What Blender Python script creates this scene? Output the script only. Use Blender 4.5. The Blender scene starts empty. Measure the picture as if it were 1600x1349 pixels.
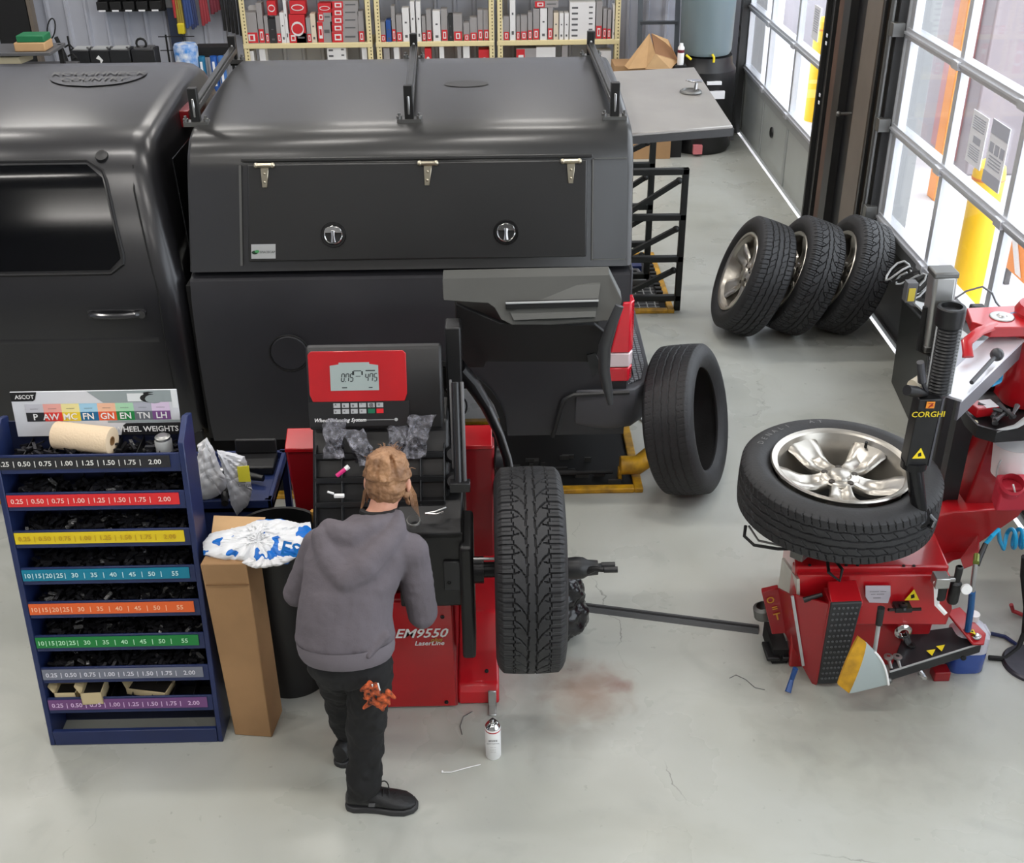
import bpy, math, random
import numpy as np
from mathutils import Vector, Matrix, Euler
random.seed(7)
SC = bpy.context.scene
COL = SC.collection
PI = math.pi
# ------------------------------------------------------------------ camera
F, CX, CY, CAMZ = 1800.0, 800.0, 674.5, 3.5
_y = np.array([758-CX, -(-345-CY), F]); _y /= np.linalg.norm(_y)
_z = -np.array([830-CX, -(3852-CY), F]); _z /= np.linalg.norm(_z)
_z -= _z.dot(_y)*_y; _z /= np.linalg.norm(_z)
_x = np.cross(_z, _y)
if _x[0] < 0: _x = -_x
ROT = np.stack([_x, _y, _z])
def at(px, py, X=None, Y=None, Z=None):
    """point of the place seen in direction (px, py) on the real plane X=, Y= or Z= (survey helper)"""
    r = ROT @ np.array([px-CX, -(py-CY), F])
    t = (Z-CAMZ)/r[2] if Z is not None else (Y/r[1] if Y is not None else X/r[0])
    return Vector((t*r[0], t*r[1], CAMZ+t*r[2]))
cd = bpy.data.cameras.new('camera'); cam = bpy.data.objects.new('camera', cd); COL.objects.link(cam)
cd.sensor_width = 36.0; cd.lens = F/1600*36; cd.clip_end = 200
M4 = Matrix(((ROT[0,0], ROT[0,1], -ROT[0,2], 0), (ROT[1,0], ROT[1,1], -ROT[1,2], 0), (ROT[2,0], ROT[2,1], -ROT[2,2], CAMZ), (0,0,0,1)))
cam.matrix_world = M4
SC.camera = cam
SC.view_settings.view_transform = 'Standard'; SC.view_settings.look = 'None'
SC.view_settings.exposure = 0.0; SC.view_settings.gamma = 1.0
try: SC.view_settings.use_curve_mapping = False
except Exception: pass
# ------------------------------------------------------------------ world (bright overcast winter sky)
w = bpy.data.worlds.new('overcast_sky'); SC.world = w; w.use_nodes = True
bg = w.node_tree.nodes['Background']; bg.inputs[0].default_value = (0.90, 0.95, 1.0, 1); bg.inputs[1].default_value = 5.0
# ------------------------------------------------------------------ helpers
def lin(c):
    out = []
    for v in c[:3]:
        v = v/255.0
        out.append(v/12.92 if v <= 0.04045 else ((v+0.055)/1.055)**2.4)
    return (out[0], out[1], out[2], 1.0)
MATS = {}
def mat(name, c, rough=0.5, metal=0.0, coat=0.0, bump=0.0, bscale=40.0, var=0.0, vscale=6.0, c2=None, emit=0.0, trans=0.0, alpha=1.0, spec=0.5, sheen=0.0):
    if name in MATS: return MATS[name]
    m = bpy.data.materials.new(name); m.use_nodes = True
    nt = m.node_tree; b = nt.nodes['Principled BSDF']
    col = lin(c); b.inputs['Base Color'].default_value = col
    b.inputs['Roughness'].default_value = rough; b.inputs['Metallic'].default_value = metal
    b.inputs['Coat Weight'].default_value = coat; b.inputs['Coat Roughness'].default_value = 0.08
    b.inputs['Specular IOR Level'].default_value = spec
    b.inputs['Transmission Weight'].default_value = trans; b.inputs['Alpha'].default_value = alpha
    if sheen: b.inputs['Sheen Weight'].default_value = sheen
    if emit: b.inputs['Emission Color'].default_value = col; b.inputs['Emission Strength'].default_value = emit
    tc = nt.nodes.new('ShaderNodeTexCoord')
    if var > 0 or c2:
        n = nt.nodes.new('ShaderNodeTexNoise'); n.inputs['Scale'].default_value = vscale; n.inputs['Detail'].default_value = 6
        nt.links.new(tc.outputs['Object'], n.inputs['Vector'])
        mx = nt.nodes.new('ShaderNodeMix'); mx.data_type = 'RGBA'
        r = nt.nodes.new('ShaderNodeMapRange'); r.inputs[1].default_value = 0.35; r.inputs[2].default_value = 0.68
        nt.links.new(n.outputs['Fac'], r.inputs[0]); nt.links.new(r.outputs[0], mx.inputs[0])
        d = lin(c2) if c2 else tuple(v*(1-var) for v in col[:3])+(1,)
        mx.inputs[6].default_value = col; mx.inputs[7].default_value = d
        nt.links.new(mx.outputs[2], b.inputs['Base Color'])
    if bump > 0:
        n = nt.nodes.new('ShaderNodeTexNoise'); n.inputs['Scale'].default_value = bscale; n.inputs['Detail'].default_value = 4
        nt.links.new(tc.outputs['Object'], n.inputs['Vector'])
        bp = nt.nodes.new('ShaderNodeBump'); bp.inputs['Strength'].default_value = bump; bp.inputs['Distance'].default_value = 0.01
        nt.links.new(n.outputs['Fac'], bp.inputs['Height']); nt.links.new(bp.outputs[0], b.inputs['Normal'])
    MATS[name] = m
    return m
def V(*a): return Vector(a)
class B:
    """collects shapes; build() links them as ONE mesh object"""
    def __init__(s): s.v = []; s.f = []; s.m = []
    def add(s, vs, fs, m=0):
        o = len(s.v); s.v += [tuple(p) for p in vs]; s.f += [tuple(i+o for i in f) for f in fs]
        s.m += ([m]*len(fs) if isinstance(m, int) else list(m)); return s
    def box(s, x0, x1, y0, y1, z0, z1, m=0):
        return s.hexa([(x0,y0,z0),(x1,y0,z0),(x1,y1,z0),(x0,y1,z0),(x0,y0,z1),(x1,y0,z1),(x1,y1,z1),(x0,y1,z1)], m)
    def hexa(s, p, m=0):
        return s.add(p, [(0,3,2,1),(4,5,6,7),(0,1,5,4),(1,2,6,5),(2,3,7,6),(3,0,4,7)], m)
    def quad(s, p, m=0): return s.add(p, [tuple(range(len(p)))], m)
    def obox(s, c, ax, ay, az, m=0):
        """oriented box: centre, three half-axis vectors"""
        c, ax, ay, az = map(Vector, (c, ax, ay, az)); p = []
        for sz in (-1, 1):
            for sx, sy in ((-1,-1),(1,-1),(1,1),(-1,1)): p.append(c+ax*sx+ay*sy+az*sz)
        return s.hexa(p, m)
    def slab(s, pts, d, m=0):
        """polygon extruded by the vector d"""
        d = Vector(d); n = len(pts); a = [Vector(p) for p in pts]
        fs = [tuple(range(n))[::-1], tuple(range(n, 2*n))] + [(i, (i+1)%n, (i+1)%n+n, i+n) for i in range(n)]
        return s.add(a+[p+d for p in a], fs, m)
    def bar(s, p0, p1, w, h=None, up=(0,0,1), m=0):
        p0, p1 = Vector(p0), Vector(p1); h = h or w; d = (p1-p0); u = Vector(up)
        if abs(d.normalized().dot(u)) > 0.98: u = Vector((0,1,0))
        a = d.cross(u).normalized()*(w/2); c = a.cross(d).normalized()*(h/2)
        return s.obox((p0+p1)/2, a, d/2, c, m)
    def cyl(s, p0, p1, r0, r1=None, n=20, m=0, cap=True):
        return s.tube([p0, p1], [r0, r0 if r1 is None else r1], n, m, cap)
    def tube(s, pts, r, n=10, m=0, cap=True, sq=(1,1)):
        pts = [Vector(p) for p in pts]; k = len(pts); rs = r if isinstance(r, (list, tuple)) else [r]*k
        vs = []; prev = None
        for i, p in enumerate(pts):
            d = (pts[min(i+1,k-1)]-pts[max(i-1,0)]).normalized()
            if prev is None:
                u = Vector((0,0,1)) if abs(d.z) < 0.9 else Vector((0,1,0))
                a = d.cross(u).normalized()
            else:
                a = (prev - d*prev.dot(d)).normalized()
            prev = a; c = d.cross(a)
            for j in range(n):
                t = 2*PI*j/n; vs.append(p+(a*math.cos(t)*sq[0]+c*math.sin(t)*sq[1])*rs[i])
        fs = [(i*n+j, i*n+(j+1)%n, (i+1)*n+(j+1)%n, (i+1)*n+j) for i in range(k-1) for j in range(n)]
        if cap: fs += [tuple(range(n))[::-1], tuple(range((k-1)*n, k*n))]
        return s.add(vs, fs, m)
    def lathe(s, prof, o=(0,0,0), ax=(0,0,1), n=32, m=0):
        """prof = [(radius, height)], revolved about the axis ax through o"""
        ax = Vector(ax).normalized(); u = Vector((1,0,0)) if abs(ax.x) < 0.9 else Vector((0,1,0))
        a = ax.cross(u).normalized(); c = ax.cross(a); o = Vector(o); vs = []
        for r, h in prof:
            for j in range(n):
                t = 2*PI*j/n; vs.append(o+ax*h+(a*math.cos(t)+c*math.sin(t))*max(r, 1e-4))
        k = len(prof)
        fs = [(i*n+j, i*n+(j+1)%n, (i+1)*n+(j+1)%n, (i+1)*n+j) for i in range(k-1) for j in range(n)]
        return s.add(vs, fs, m)
    def loft(s, rings, m=0, cap=True, closed=True):
        n = len(rings[0]); vs = [p for r in rings for p in r]; k = len(rings); e = n if closed else n-1
        fs = [(i*n+j, i*n+(j+1)%n, (i+1)*n+(j+1)%n, (i+1)*n+j) for i in range(k-1) for j in range(e)]
        if cap and closed: fs += [tuple(range(n))[::-1], tuple(range((k-1)*n, k*n))]
        return s.add(vs, fs, m)
    def ball(s, c, r, n=14, m=0, sc=(1,1,1)):
        c = Vector(c); vs = []; k = n//2+1
        for i in range(k+1):
            ph = PI*i/k
            for j in range(n):
                t = 2*PI*j/n; vs.append(c+Vector((math.sin(ph)*math.cos(t)*sc[0], math.sin(ph)*math.sin(t)*sc[1], math.cos(ph)*sc[2]))*r)
        fs = [(i*n+j, (i+1)*n+j, (i+1)*n+(j+1)%n, i*n+(j+1)%n) for i in range(k) for j in range(n)]
        return s.add(vs, fs, m)
    def build(s, name, mats, parent=None, bevel=0.0, smooth=True, loc=None, remesh=0.0, sm=0, seg=2, angle=35, disp=0.0, dscale=0.1):
        me = bpy.data.meshes.new(name)
        if parent is not None:
            off = Vector((0,0,0)); p = parent
            while p is not None: off += p.location; p = p.parent
        elif loc is not None: off = Vector(loc)
        else:
            a = np.array(s.v); lo, hi = a.min(0), a.max(0); off = Vector(((lo[0]+hi[0])/2, (lo[1]+hi[1])/2, lo[2]))
        me.from_pydata([(p[0]-off.x, p[1]-off.y, p[2]-off.z) for p in s.v], [], s.f)
        if not isinstance(mats, (list, tuple)): mats = [mats]
        for m in mats: me.materials.append(m)
        me.polygons.foreach_set('material_index', s.m)
        me.validate(); me.update()
        import bmesh
        bm = bmesh.new(); bm.from_mesh(me)
        bmesh.ops.recalc_face_normals(bm, faces=bm.faces); bm.to_mesh(me); bm.free()
        if smooth:
            me.shade_smooth(); me.set_sharp_from_angle(angle=math.radians(angle))
        o = bpy.data.objects.new(name, me); COL.objects.link(o)
        if parent is not None: o.parent = parent
        else: o.location = off
        if remesh:
            md = o.modifiers.new('Remesh', 'REMESH'); md.mode = 'VOXEL'; md.voxel_size = remesh; md.use_smooth_shade = True
        if sm:
            md = o.modifiers.new('Smooth', 'SMOOTH'); md.iterations = sm; md.factor = 0.5
        if disp:
            tx = bpy.data.textures.new('folds', 'CLOUDS'); tx.noise_scale = dscale; tx.noise_depth = 3
            md = o.modifiers.new('Displace', 'DISPLACE'); md.texture = tx; md.strength = disp; md.mid_level = 0.5; md.texture_coords = 'LOCAL'
        if bevel:
            md = o.modifiers.new('Bevel', 'BEVEL'); md.width = bevel; md.segments = seg; md.limit_method = 'ANGLE'; md.angle_limit = math.radians(40); md.harden_normals = False
        return o
def thing(name, label, cat, loc, group=None):
    o = bpy.data.objects.new(name, None); COL.objects.link(o); o.empty_display_size = 0.1
    o.location = Vector(loc); tag(o, label, cat, group); return o
def tag(o, label, cat=None, group=None, kind=None):
    o['label'] = label
    if cat: o['category'] = cat
    if group: o['group'] = group
    if kind: o['kind'] = kind
    return o
def struct(o): o['kind'] = 'structure'; return o
def dup(root, loc, rot, label, cat=None, group=None):
    r = root.copy(); COL.objects.link(r); r.location = Vector(loc); r.rotation_euler = rot; r['label'] = label
    if group: r['group'] = group
    for ch in list(root.children):
        c = ch.copy(); COL.objects.link(c); c.parent = r
        for g in list(ch.children):
            d = g.copy(); COL.objects.link(d); d.parent = c
    return r
def text(name, items, mats, org, xd, yd, parent, off=0.0015, depth=0.0):
    """items = [(string, u, v, size, material index, align)] lettered on the plane org + u*xd + v*yd (one mesh)"""
    org, xd, yd = Vector(org), Vector(xd).normalized(), Vector(yd).normalized(); nd = xd.cross(yd).normalized()
    b = B()
    for it in items:
        st, u, v, size, mi, al = it[:6]
        cu = bpy.data.curves.new('t', 'FONT'); cu.body = st; cu.size = size; cu.align_x = al; cu.align_y = 'CENTER'; cu.resolution_u = 2
        if len(it) > 6: cu.shear = it[6]
        cu.offset = size*0.018
        ob = bpy.data.objects.new('t', cu)
        me = bpy.data.meshes.new_from_object(ob)
        vs = [org+xd*(u+p.co.x)+yd*(v+p.co.y)+nd*off for p in me.vertices]
        b.add(vs, [tuple(p.vertices) for p in me.polygons], mi)
        bpy.data.objects.remove(ob); bpy.data.curves.remove(cu); bpy.data.meshes.remove(me)
    return b.build(name, mats, parent, smooth=False)
# common materials
M_WHITE = mat('white_print', (235,235,235), 0.5)
M_BLACKP = mat('black_plastic', (24,24,26), 0.42, var=0.3, vscale=9)
M_BLACK = mat('black_matt', (14,14,15), 0.7)
M_STEEL = mat('bright_steel', (190,190,190), 0.3, 1.0)
M_CHROME = mat('chrome', (205,205,205), 0.14, 1.0)
M_DSTEEL = mat('dull_steel', (120,120,118), 0.45, 0.9)
M_RED = mat('red_paint', (186,20,30), 0.3, 0.0, coat=0.4, var=0.18, vscale=5)
M_REDD = mat('red_paint_darker', (150,18,27), 0.35, coat=0.3)
M_BLUE = mat('navy_paint', (32,46,92), 0.42, var=0.2, vscale=7)
M_YEL = mat('yellow_paint', (214,160,30), 0.45, var=0.35, vscale=14, c2=(150,110,30))
M_YELS = mat('yellow_sticker', (240,215,30), 0.5)
M_CARD = mat('cardboard', (176,138,98), 0.85, var=0.14, vscale=5)
M_CARD2 = mat('cardboard_light', (205,166,120), 0.85, var=0.12, vscale=6)
M_RUB = mat('tyre_rubber', (40,40,42), 0.62, bump=0.15, bscale=90, var=0.35, vscale=8)
M_GRAYP = mat('grey_plastic', (92,92,94), 0.5)
M_GRAYL = mat('grey_light', (170,172,172), 0.5)
M_PAPER = mat('paper', (232,232,236), 0.7)
M_BAG = mat('white_bag_plastic', (226,226,228), 0.35, bump=0.25, bscale=18)
M_BBAG = mat('black_bag_plastic', (20,20,24), 0.22, bump=0.5, bscale=30)
M_CBLUE = mat('hose_blue', (20,150,200), 0.35)
M_ALU = mat('grey_aluminium', (176,176,174), 0.34, 0.85)
M_TEAL = mat('teal_print', (0,132,160), 0.5)
M_TOWEL = mat('towel_paper', (226,203,172), 0.95, bump=0.25, bscale=120)
M_CREAM = mat('cream_steel', (224,208,160), 0.5)
M_CONCG = mat('grey_patina', (90,92,90), 0.6)
# ================================================================== SETTING
def floor_mat():
    m = bpy.data.materials.new('painted_concrete_floor'); m.use_nodes = True; nt = m.node_tree; N = nt.nodes; L = nt.links
    b = N['Principled BSDF']; tc = N.new('ShaderNodeTexCoord')
    def noise(sc, det=5, dist=0.0):
        n = N.new('ShaderNodeTexNoise'); n.inputs['Scale'].default_value = sc; n.inputs['Detail'].default_value = det
        n.inputs['Distortion'].default_value = dist; L.new(tc.outputs['Object'], n.inputs['Vector']); return n.outputs['Fac']
    def rng(s, a, c, lo=0, hi=1):
        r = N.new('ShaderNodeMapRange'); r.inputs[1].default_value = a; r.inputs[2].default_value = c; r.inputs[3].default_value = lo; r.inputs[4].default_value = hi
        L.new(s, r.inputs[0]); return r.outputs[0]
    def mix(f, c1, c2):
        x = N.new('ShaderNodeMix'); x.data_type = 'RGBA'; L.new(f, x.inputs[0])
        for i, c in ((6, c1), (7, c2)):
            if isinstance(c, tuple): x.inputs[i].default_value = c
            else: L.new(c, x.inputs[i])
        return x.outputs[2]
    c = mix(rng(noise(0.9, 6, 0.6), 0.35, 0.65), lin((182,184,178)), lin((168,169,160)))
    c = mix(rng(noise(3.2, 8, 1.0), 0.56, 0.78, 0, 0.55), c, lin((150,152,146)))
    c = mix(rng(noise(26, 6), 0.68, 0.78, 0, 0.5), c, lin((120,120,112)))
    # rusty brown stain and dark wear around the machines
    def blob(x, y, r0, r1, amp):
        mp = N.new('ShaderNodeMapping'); mp.inputs['Location'].default_value = (-x, -y, 0); L.new(tc.outputs['Object'], mp.inputs[0])
        ln = N.new('ShaderNodeVectorMath'); ln.operation = 'LENGTH'; L.new(mp.outputs[0], ln.inputs[0])
        a = N.new('ShaderNodeMath'); a.operation = 'ADD'; L.new(ln.outputs['Value'], a.inputs[0])
        q = N.new('ShaderNodeMath'); q.operation = 'MULTIPLY_ADD'; L.new(noise(9, 7, 0.5), q.inputs[0]); q.inputs[1].default_value = amp; q.inputs[2].default_value = -amp/2
        L.new(q.outputs[0], a.inputs[1]); return rng(a.outputs[0], r0, r1, 1, 0)
    def mul(s, k):
        x = N.new('ShaderNodeMath'); x.operation = 'MULTIPLY'; L.new(s, x.inputs[0]); x.inputs[1].default_value = k; return x.outputs[0]
    c = mix(mul(blob(0.38, 3.86, 0.04, 0.24, 0.22), 0.62), c, lin((138,96,74)))
    c = mix(mul(blob(0.52, 3.88, 0.0, 0.07, 0.08), 0.7), c, lin((120,56,44)))
    c = mix(mul(blob(0.25, 3.72, 0.05, 0.3, 0.5), 0.35), c, lin((128,118,104)))
    c = mix(mul(blob(1.55, 3.62, 0.05, 0.5, 0.8), 0.35), c, lin((120,118,108)))
    # cracks
    vo = N.new('ShaderNodeTexVoronoi'); vo.feature = 'DISTANCE_TO_EDGE'; vo.inputs['Scale'].default_value = 0.42
    mp = N.new('ShaderNodeMapping'); mp.inputs['Location'].default_value = (3.3, 1.2, 0); L.new(tc.outputs['Object'], mp.inputs[0])
    ad = N.new('ShaderNodeVectorMath'); ad.operation = 'ADD'; L.new(mp.outputs[0], ad.inputs[0])
    nn = N.new('ShaderNodeTexNoise'); nn.inputs['Scale'].default_value = 5; nn.inputs['Detail'].default_value = 5; L.new(tc.outputs['Object'], nn.inputs['Vector'])
    sc = N.new('ShaderNodeVectorMath'); sc.operation = 'SCALE'; L.new(nn.outputs['Color'], sc.inputs[0]); sc.inputs['Scale'].default_value = 0.22
    L.new(sc.outputs[0], ad.inputs[1]); L.new(ad.outputs[0], vo.inputs['Vector'])
    cr0 = rng(vo.outputs['Distance'], 0.0004, 0.0018, 0.6, 0)
    mm = N.new('ShaderNodeMath'); mm.operation = 'MULTIPLY'; L.new(cr0, mm.inputs[0]); L.new(rng(noise(1.3, 3), 0.52, 0.60), mm.inputs[1]); cr = mm.outputs[0]
    c = mix(cr, c, lin((88,88,82)))
    L.new(c, b.inputs['Base Color'])
    L.new(rng(noise(2.2, 5), 0.3, 0.7, 0.22, 0.42), b.inputs['Roughness'])
    bp = N.new('ShaderNodeBump'); bp.inputs['Strength'].default_value = 0.06; L.new(noise(14, 6), bp.inputs['Height']); L.new(bp.outputs[0], b.inputs['Normal'])
    return m
M_FLOOR = floor_mat()
struct(B().box(-7, 2.78, -3.2, 13.3, -0.1, 0).build('floor', M_FLOOR, loc=(0,0,0), smooth=False))
M_CEIL = mat('white_ceiling_liner', (168,168,168), 0.8)
struct(B().box(-7, 3.0, -3.2, 13.3, 6.0, 6.1).build('ceiling', M_CEIL))
# corrugated sheet walls
M_SHEET = mat('galvanised_sheet', (196,199,210), 0.42, 0.15, var=0.12, vscale=2)
def corrugated(name, x0, x1, y, z0, z1, pitch=0.21, d=0.035, axis='x'):
    pts = []; x = x0
    while x < x1:
        for dx, o in ((0,0),(pitch*0.42,0),(pitch*0.5,d),(pitch*0.62,d),(pitch*0.70,0)): pts.append((x+dx, o))
        x += pitch
    b = B(); front = []; 
    def q(u, o, z): return (u, y-o, z) if axis == 'x' else (y+o, u, z)
    rings = [[q(u, o, z0) for u, o in pts], [q(u, o, z1) for u, o in pts]]
    b.loft(rings, closed=False)
    if axis == 'x': b.box(x0, x1, y+0.01, y+0.1, z0, z1)
    else: b.box(y-0.1, y-0.01, x0, x1, z0, z1)
    return struct(b.build(name, M_SHEET, smooth=False))
corrugated('wall_back', -7, 3.0, 13.2, 0, 6)
corrugated('wall_left', -3.2, 13.2, -6.9, 0, 6, axis='y')
M_WALL = mat('wall_liner', (150,150,150), 0.7)
struct(B().box(-7, 3.0, -3.3, -3.2, 0, 6).build('wall_front', M_WALL))
# right wall: fixed strips between the sectional doors
M_DARKST = mat('dark_steel_column', (58,58,58), 0.45, 0.4, var=0.2, vscale=3)
M_TAUPE = mat('taupe_jamb', (112,102,92), 0.55, var=0.15, vscale=4)
M_RUSTY = mat('brown_primer', (92,68,56), 0.6, var=0.25, vscale=4)
DT = 4.4
b = B(); b.box(2.8, 3.0, -3.2, 13.2, DT, 6); b.box(2.8, 3.0, 13.0, 13.2, 0, DT); b.box(2.8, 3.0, -3.2, -0.6, 0, DT); b.box(2.8,3.0,3.4,4.0,0,DT)
struct(b.build('wall_right', M_WALL))
b = B()
b.box(2.80, 3.02, 8.02, 9.8, 0, DT, 4)       # infill behind column
b.box(2.74, 2.80, 9.42, 9.66, 0, DT, 0); b.box(2.70,2.74,9.62,9.66,0,DT,0); b.box(2.70,2.74,9.40,9.43,0,DT,0)
b.box(2.72, 2.80, 9.14, 9.36, 0, DT, 1); b.box(2.68, 2.80, 8.93, 9.10, 0, DT, 0); b.box(2.74,2.80,8.6,8.93,0,DT,2)
b.box(2.70, 2.80, 8.26, 8.6, 0, DT, 3); b.box(2.70, 2.72, 8.20, 8.24, 0, DT, 0); b.box(2.74, 2.80, 8.02, 8.2, 0, DT, 0)
b.cyl((2.715,8.07,0.02),(2.715,8.07,DT),0.022,n=10,m=5)
for z in (0.75,1.38,2.02):
    b.box(2.70,2.78,7.98,8.1,z-0.05,z+0.04,5)
b.cyl((2.6,8.62,1.3),(2.7,8.62,1.3),0.012,m=5); b.ball((2.6,8.62,1.3),0.02,m=5)
for z in (1.15,1.62,2.1): b.box(2.695,2.70,9.5,9.54,z,z+0.03,6); b.box(2.695,2.70,9.5,9.54,z+0.06,z+0.09,6)
struct(b.build('wall_column', [M_DARKST, M_RUSTY, M_BLACKP, M_TAUPE, M_WALL, M_DSTEEL, M_PAPER], bevel=0.003, seg=1))
# doors
def glass_mat():
    m = bpy.data.materials.new('window_glass'); m.use_nodes = True; nt = m.node_tree; N = nt.nodes
    for n in list(N):
        if n.type != 'OUTPUT_MATERIAL': N.remove(n)
    t = N.new('ShaderNodeBsdfTransparent'); t.inputs[0].default_value = (0.96,0.97,0.98,1)
    g = N.new('ShaderNodeBsdfGlossy'); g.inputs['Roughness'].default_value = 0.03
    fr = N.new('ShaderNodeLayerWeight'); fr.inputs[0].default_value = 0.12; mx = N.new('ShaderNodeMixShader')
    pw_ = N.new('ShaderNodeMath'); pw_.operation = 'POWER'; pw_.inputs[1].default_value = 5; fr.inputs[0].default_value = 0.5; nt.links.new(fr.outputs[1], pw_.inputs[0]); ad_ = N.new('ShaderNodeMath'); ad_.operation = 'MULTIPLY_ADD'; ad_.inputs[1].default_value = 0.5; ad_.inputs[2].default_value = 0.03; nt.links.new(pw_.outputs[0], ad_.inputs[0]); nt.links.new(ad_.outputs[0], mx.inputs[0]); nt.links.new(t.outputs[0], mx.inputs[1]); nt.links.new(g.outputs[0], mx.inputs[2])
    nt.links.new(mx.outputs[0], [n for n in N if n.type == 'OUTPUT_MATERIAL'][0].inputs[0]); return m
M_GLASS = glass_mat()
M_FRAME = mat('door_aluminium', (205,207,212), 0.35, 0.5)
M_DPANEL = mat('door_panel_grey', (186,190,186), 0.42, 0.3, var=0.08, vscale=2)
def sect_door(name, y0, y1, ncol, panel_m):
    root = bpy.data.objects.new(name, None); COL.objects.link(root); root.location = (2.82, (y0+y1)/2, 0); struct(root)
    w_ = (y1-y0)/ncol
    b = B()
    b.box(2.82, 2.86, y0, y1, 0.03, 0.68, 0); b.box(2.805, 2.87, y0, y1, 0, 0.04, 1)
    for i in range(ncol):
        b.box(2.812, 2.82, y0+i*w_+0.05, y0+(i+1)*w_-0.05, 0.12, 0.6, 2)
    for i in range(ncol+1): b.box(2.806, 2.82, y0+i*w_-0.03 if i else y0, y0+i*w_+0.03 if i < ncol else y1, 0.04, 0.68, 1)
    b.box(2.80, 2.82, y0, y1, 0.60, 0.70, 1)
    b.lathe([(0.001,0.012),(0.05,0.012),(0.055,0.0)], (2.806, (y0+y1)/2+0.05, 0.40), (-1,0,0), 20, 3)
    b.build('bottom_panel', panel_m, root, bevel=0.003, seg=1)
    rows = [0.72+0.64*i for i in range(6)]
    fr = B()
    for z in rows:
        fr.box(2.79, 2.87, y0, y1, z-0.035, z+0.035); fr.box(2.775, 2.80, y0, y1, z-0.006, z+0.012)
    for i in range(ncol+1):
        yy = y0+i*w_; fr.box(2.805, 2.86, max(yy-0.028, y0), min(yy+0.028, y1), 0.70, rows[-1])
    fr.box(2.80,2.86,y1-0.09,y1-0.02,0.7,rows[-1])
    for i in range(1, ncol):
        for z in rows: fr.box(2.765, 2.80, y0+i*w_-0.05, y0+i*w_+0.05, z-0.03, z+0.02)
    fr.build('rail_frame', M_FRAME, root, bevel=0.003, seg=1)
    g = B(); g.box(2.83, 2.836, y0+0.01, y1-0.01, 0.74, rows[-1]); g.build('glass_pane', M_GLASS, root, smooth=False)
    return root
M_DP1 = [M_DPANEL, mat('door_frame_grey', (165,168,166), 0.4, 0.3), M_DPANEL, M_BLACKP]
M_DP2 = [mat('door_panel_dark', (60,60,62), 0.5, 0.2), mat('door_frame_grey2', (110,112,114), 0.4, 0.4), mat('door_panel_dark2', (70,70,72), 0.5, 0.2), M_BLACKP]
sect_door('door_1', 9.8, 13.0, 3, M_DP1)
sect_door('door_2', 4.05, 7.98, 4, M_DP2)
sect_door('door_3', -0.6, 3.4, 4, M_DP1)
b = B(); b.box(2.72,2.8,12.93,13.0,0,DT,0); b.box(2.70,2.72,12.86,12.95,0,DT,0)
for z in (1.0,1.12,1.7,1.8): b.box(2.695,2.70,12.88,12.92,z,z+0.05,1)
struct(b.build('trim_1', [M_DARKST, M_BLACK], bevel=0.003, seg=1))
# notices taped to the glass of door 2
def sheet_on_glass(name, label, y0, y1, z0, z1, parts):
    t = thing(name, label, 'notice', (2.826, (y0+y1)/2, z0))
    B().box(2.824, 2.828, y0, y1, z0, z1).build('sheet', M_PAPER, t, smooth=False)
    mi = [mat('notice_grey', (176,178,188), 0.6), mat('notice_lilac', (190,190,215), 0.6)]
    b = B()
    for (u0,u1,v0,v1,m) in parts:
        b.box(2.8215, 2.8235, y1-(y1-y0)*u1, y1-(y1-y0)*u0, z0+(z1-z0)*v0, z0+(z1-z0)*v1, m)
    b.build('printing', mi, t, smooth=False)
sheet_on_glass('paper_notice', 'pale printed paper notice with small text taped to the door glass', 6.50, 6.73, 1.50, 1.80,
   [(0.3,0.75,0.42,0.55,0)]+[(0.12,0.88,0.9-0.045*i,0.918-0.045*i,0) for i in range(6)]+[(0.15,0.8,0.34-0.045*i,0.357-0.045*i,0) for i in range(6)])
sheet_on_glass('poster_notice', 'grey banded notice with three round pictures, beside the plain one on the door glass', 6.20, 6.44, 1.46, 1.82,
   [(0,1,0.78,1,0),(0,1,0,0.2,0),(0.08,0.3,0.5,0.66,0),(0.39,0.61,0.5,0.66,0),(0.7,0.92,0.5,0.66,0)]+[(0.15,0.85,0.44-0.05*i,0.46-0.05*i,0) for i in range(4)])
b = sheet_on_glass('paper_notice', 'printed paper notice on the glass of the farther door', 10.25, 10.45, 1.5, 1.78,
   [(0.15,0.85,0.88-0.07*i,0.91-0.07*i,0) for i in range(10)])
# outdoors
M_SNOW = mat('snowy_concrete', (214,212,214), 0.8, var=0.22, vscale=0.8, c2=(176,172,174))
struct(B().box(2.86, 34, -20, 40, -0.22, -0.12).build('ground', M_SNOW, smooth=False))
M_BOL = mat('bollard_yellow', (240,186,20), 0.5)
def bollard(x, y, label):
    b = B(); b.lathe([(0.115,-0.12),(0.115,0.98),(0.105,1.03),(0.06,1.07),(0.001,1.08)], (x,y,0), n=28); 
    t = thing('bollard', label, 'bollard', (x,y,-0.12)); b.build('post', M_BOL, t)
    b = B(); b.lathe([(0.1165,0.93),(0.119,0.94),(0.1165,0.95)], (x,y,0), n=28); b.build('reflective_band', mat('band_orange', (225,120,30), 0.4), t)
bollard(3.62, 8.15, 'yellow concrete-filled bollard outside the nearer overhead door')
bollard(3.9, 13.9, 'yellow bollard outside the farther overhead door')
M_OR = mat('orange_paint', (240,150,70), 0.5)
b = B(); b.box(4.3,4.42,10.8,11.0,-0.12,2.6,0)
tag(b.build('orange_post', M_OR, bevel=0.01), 'upright orange steel post beyond the nearer overhead door', 'post')
t = thing('barricade', 'orange and white striped barricade standing outside at the right edge', 'barricade', (4.35,8.6,-0.12))
b = B(); b.box(4.15,4.2,8.05,8.75,0.02,0.35,0); b.build('board', M_OR, t, bevel=0.01)
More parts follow.
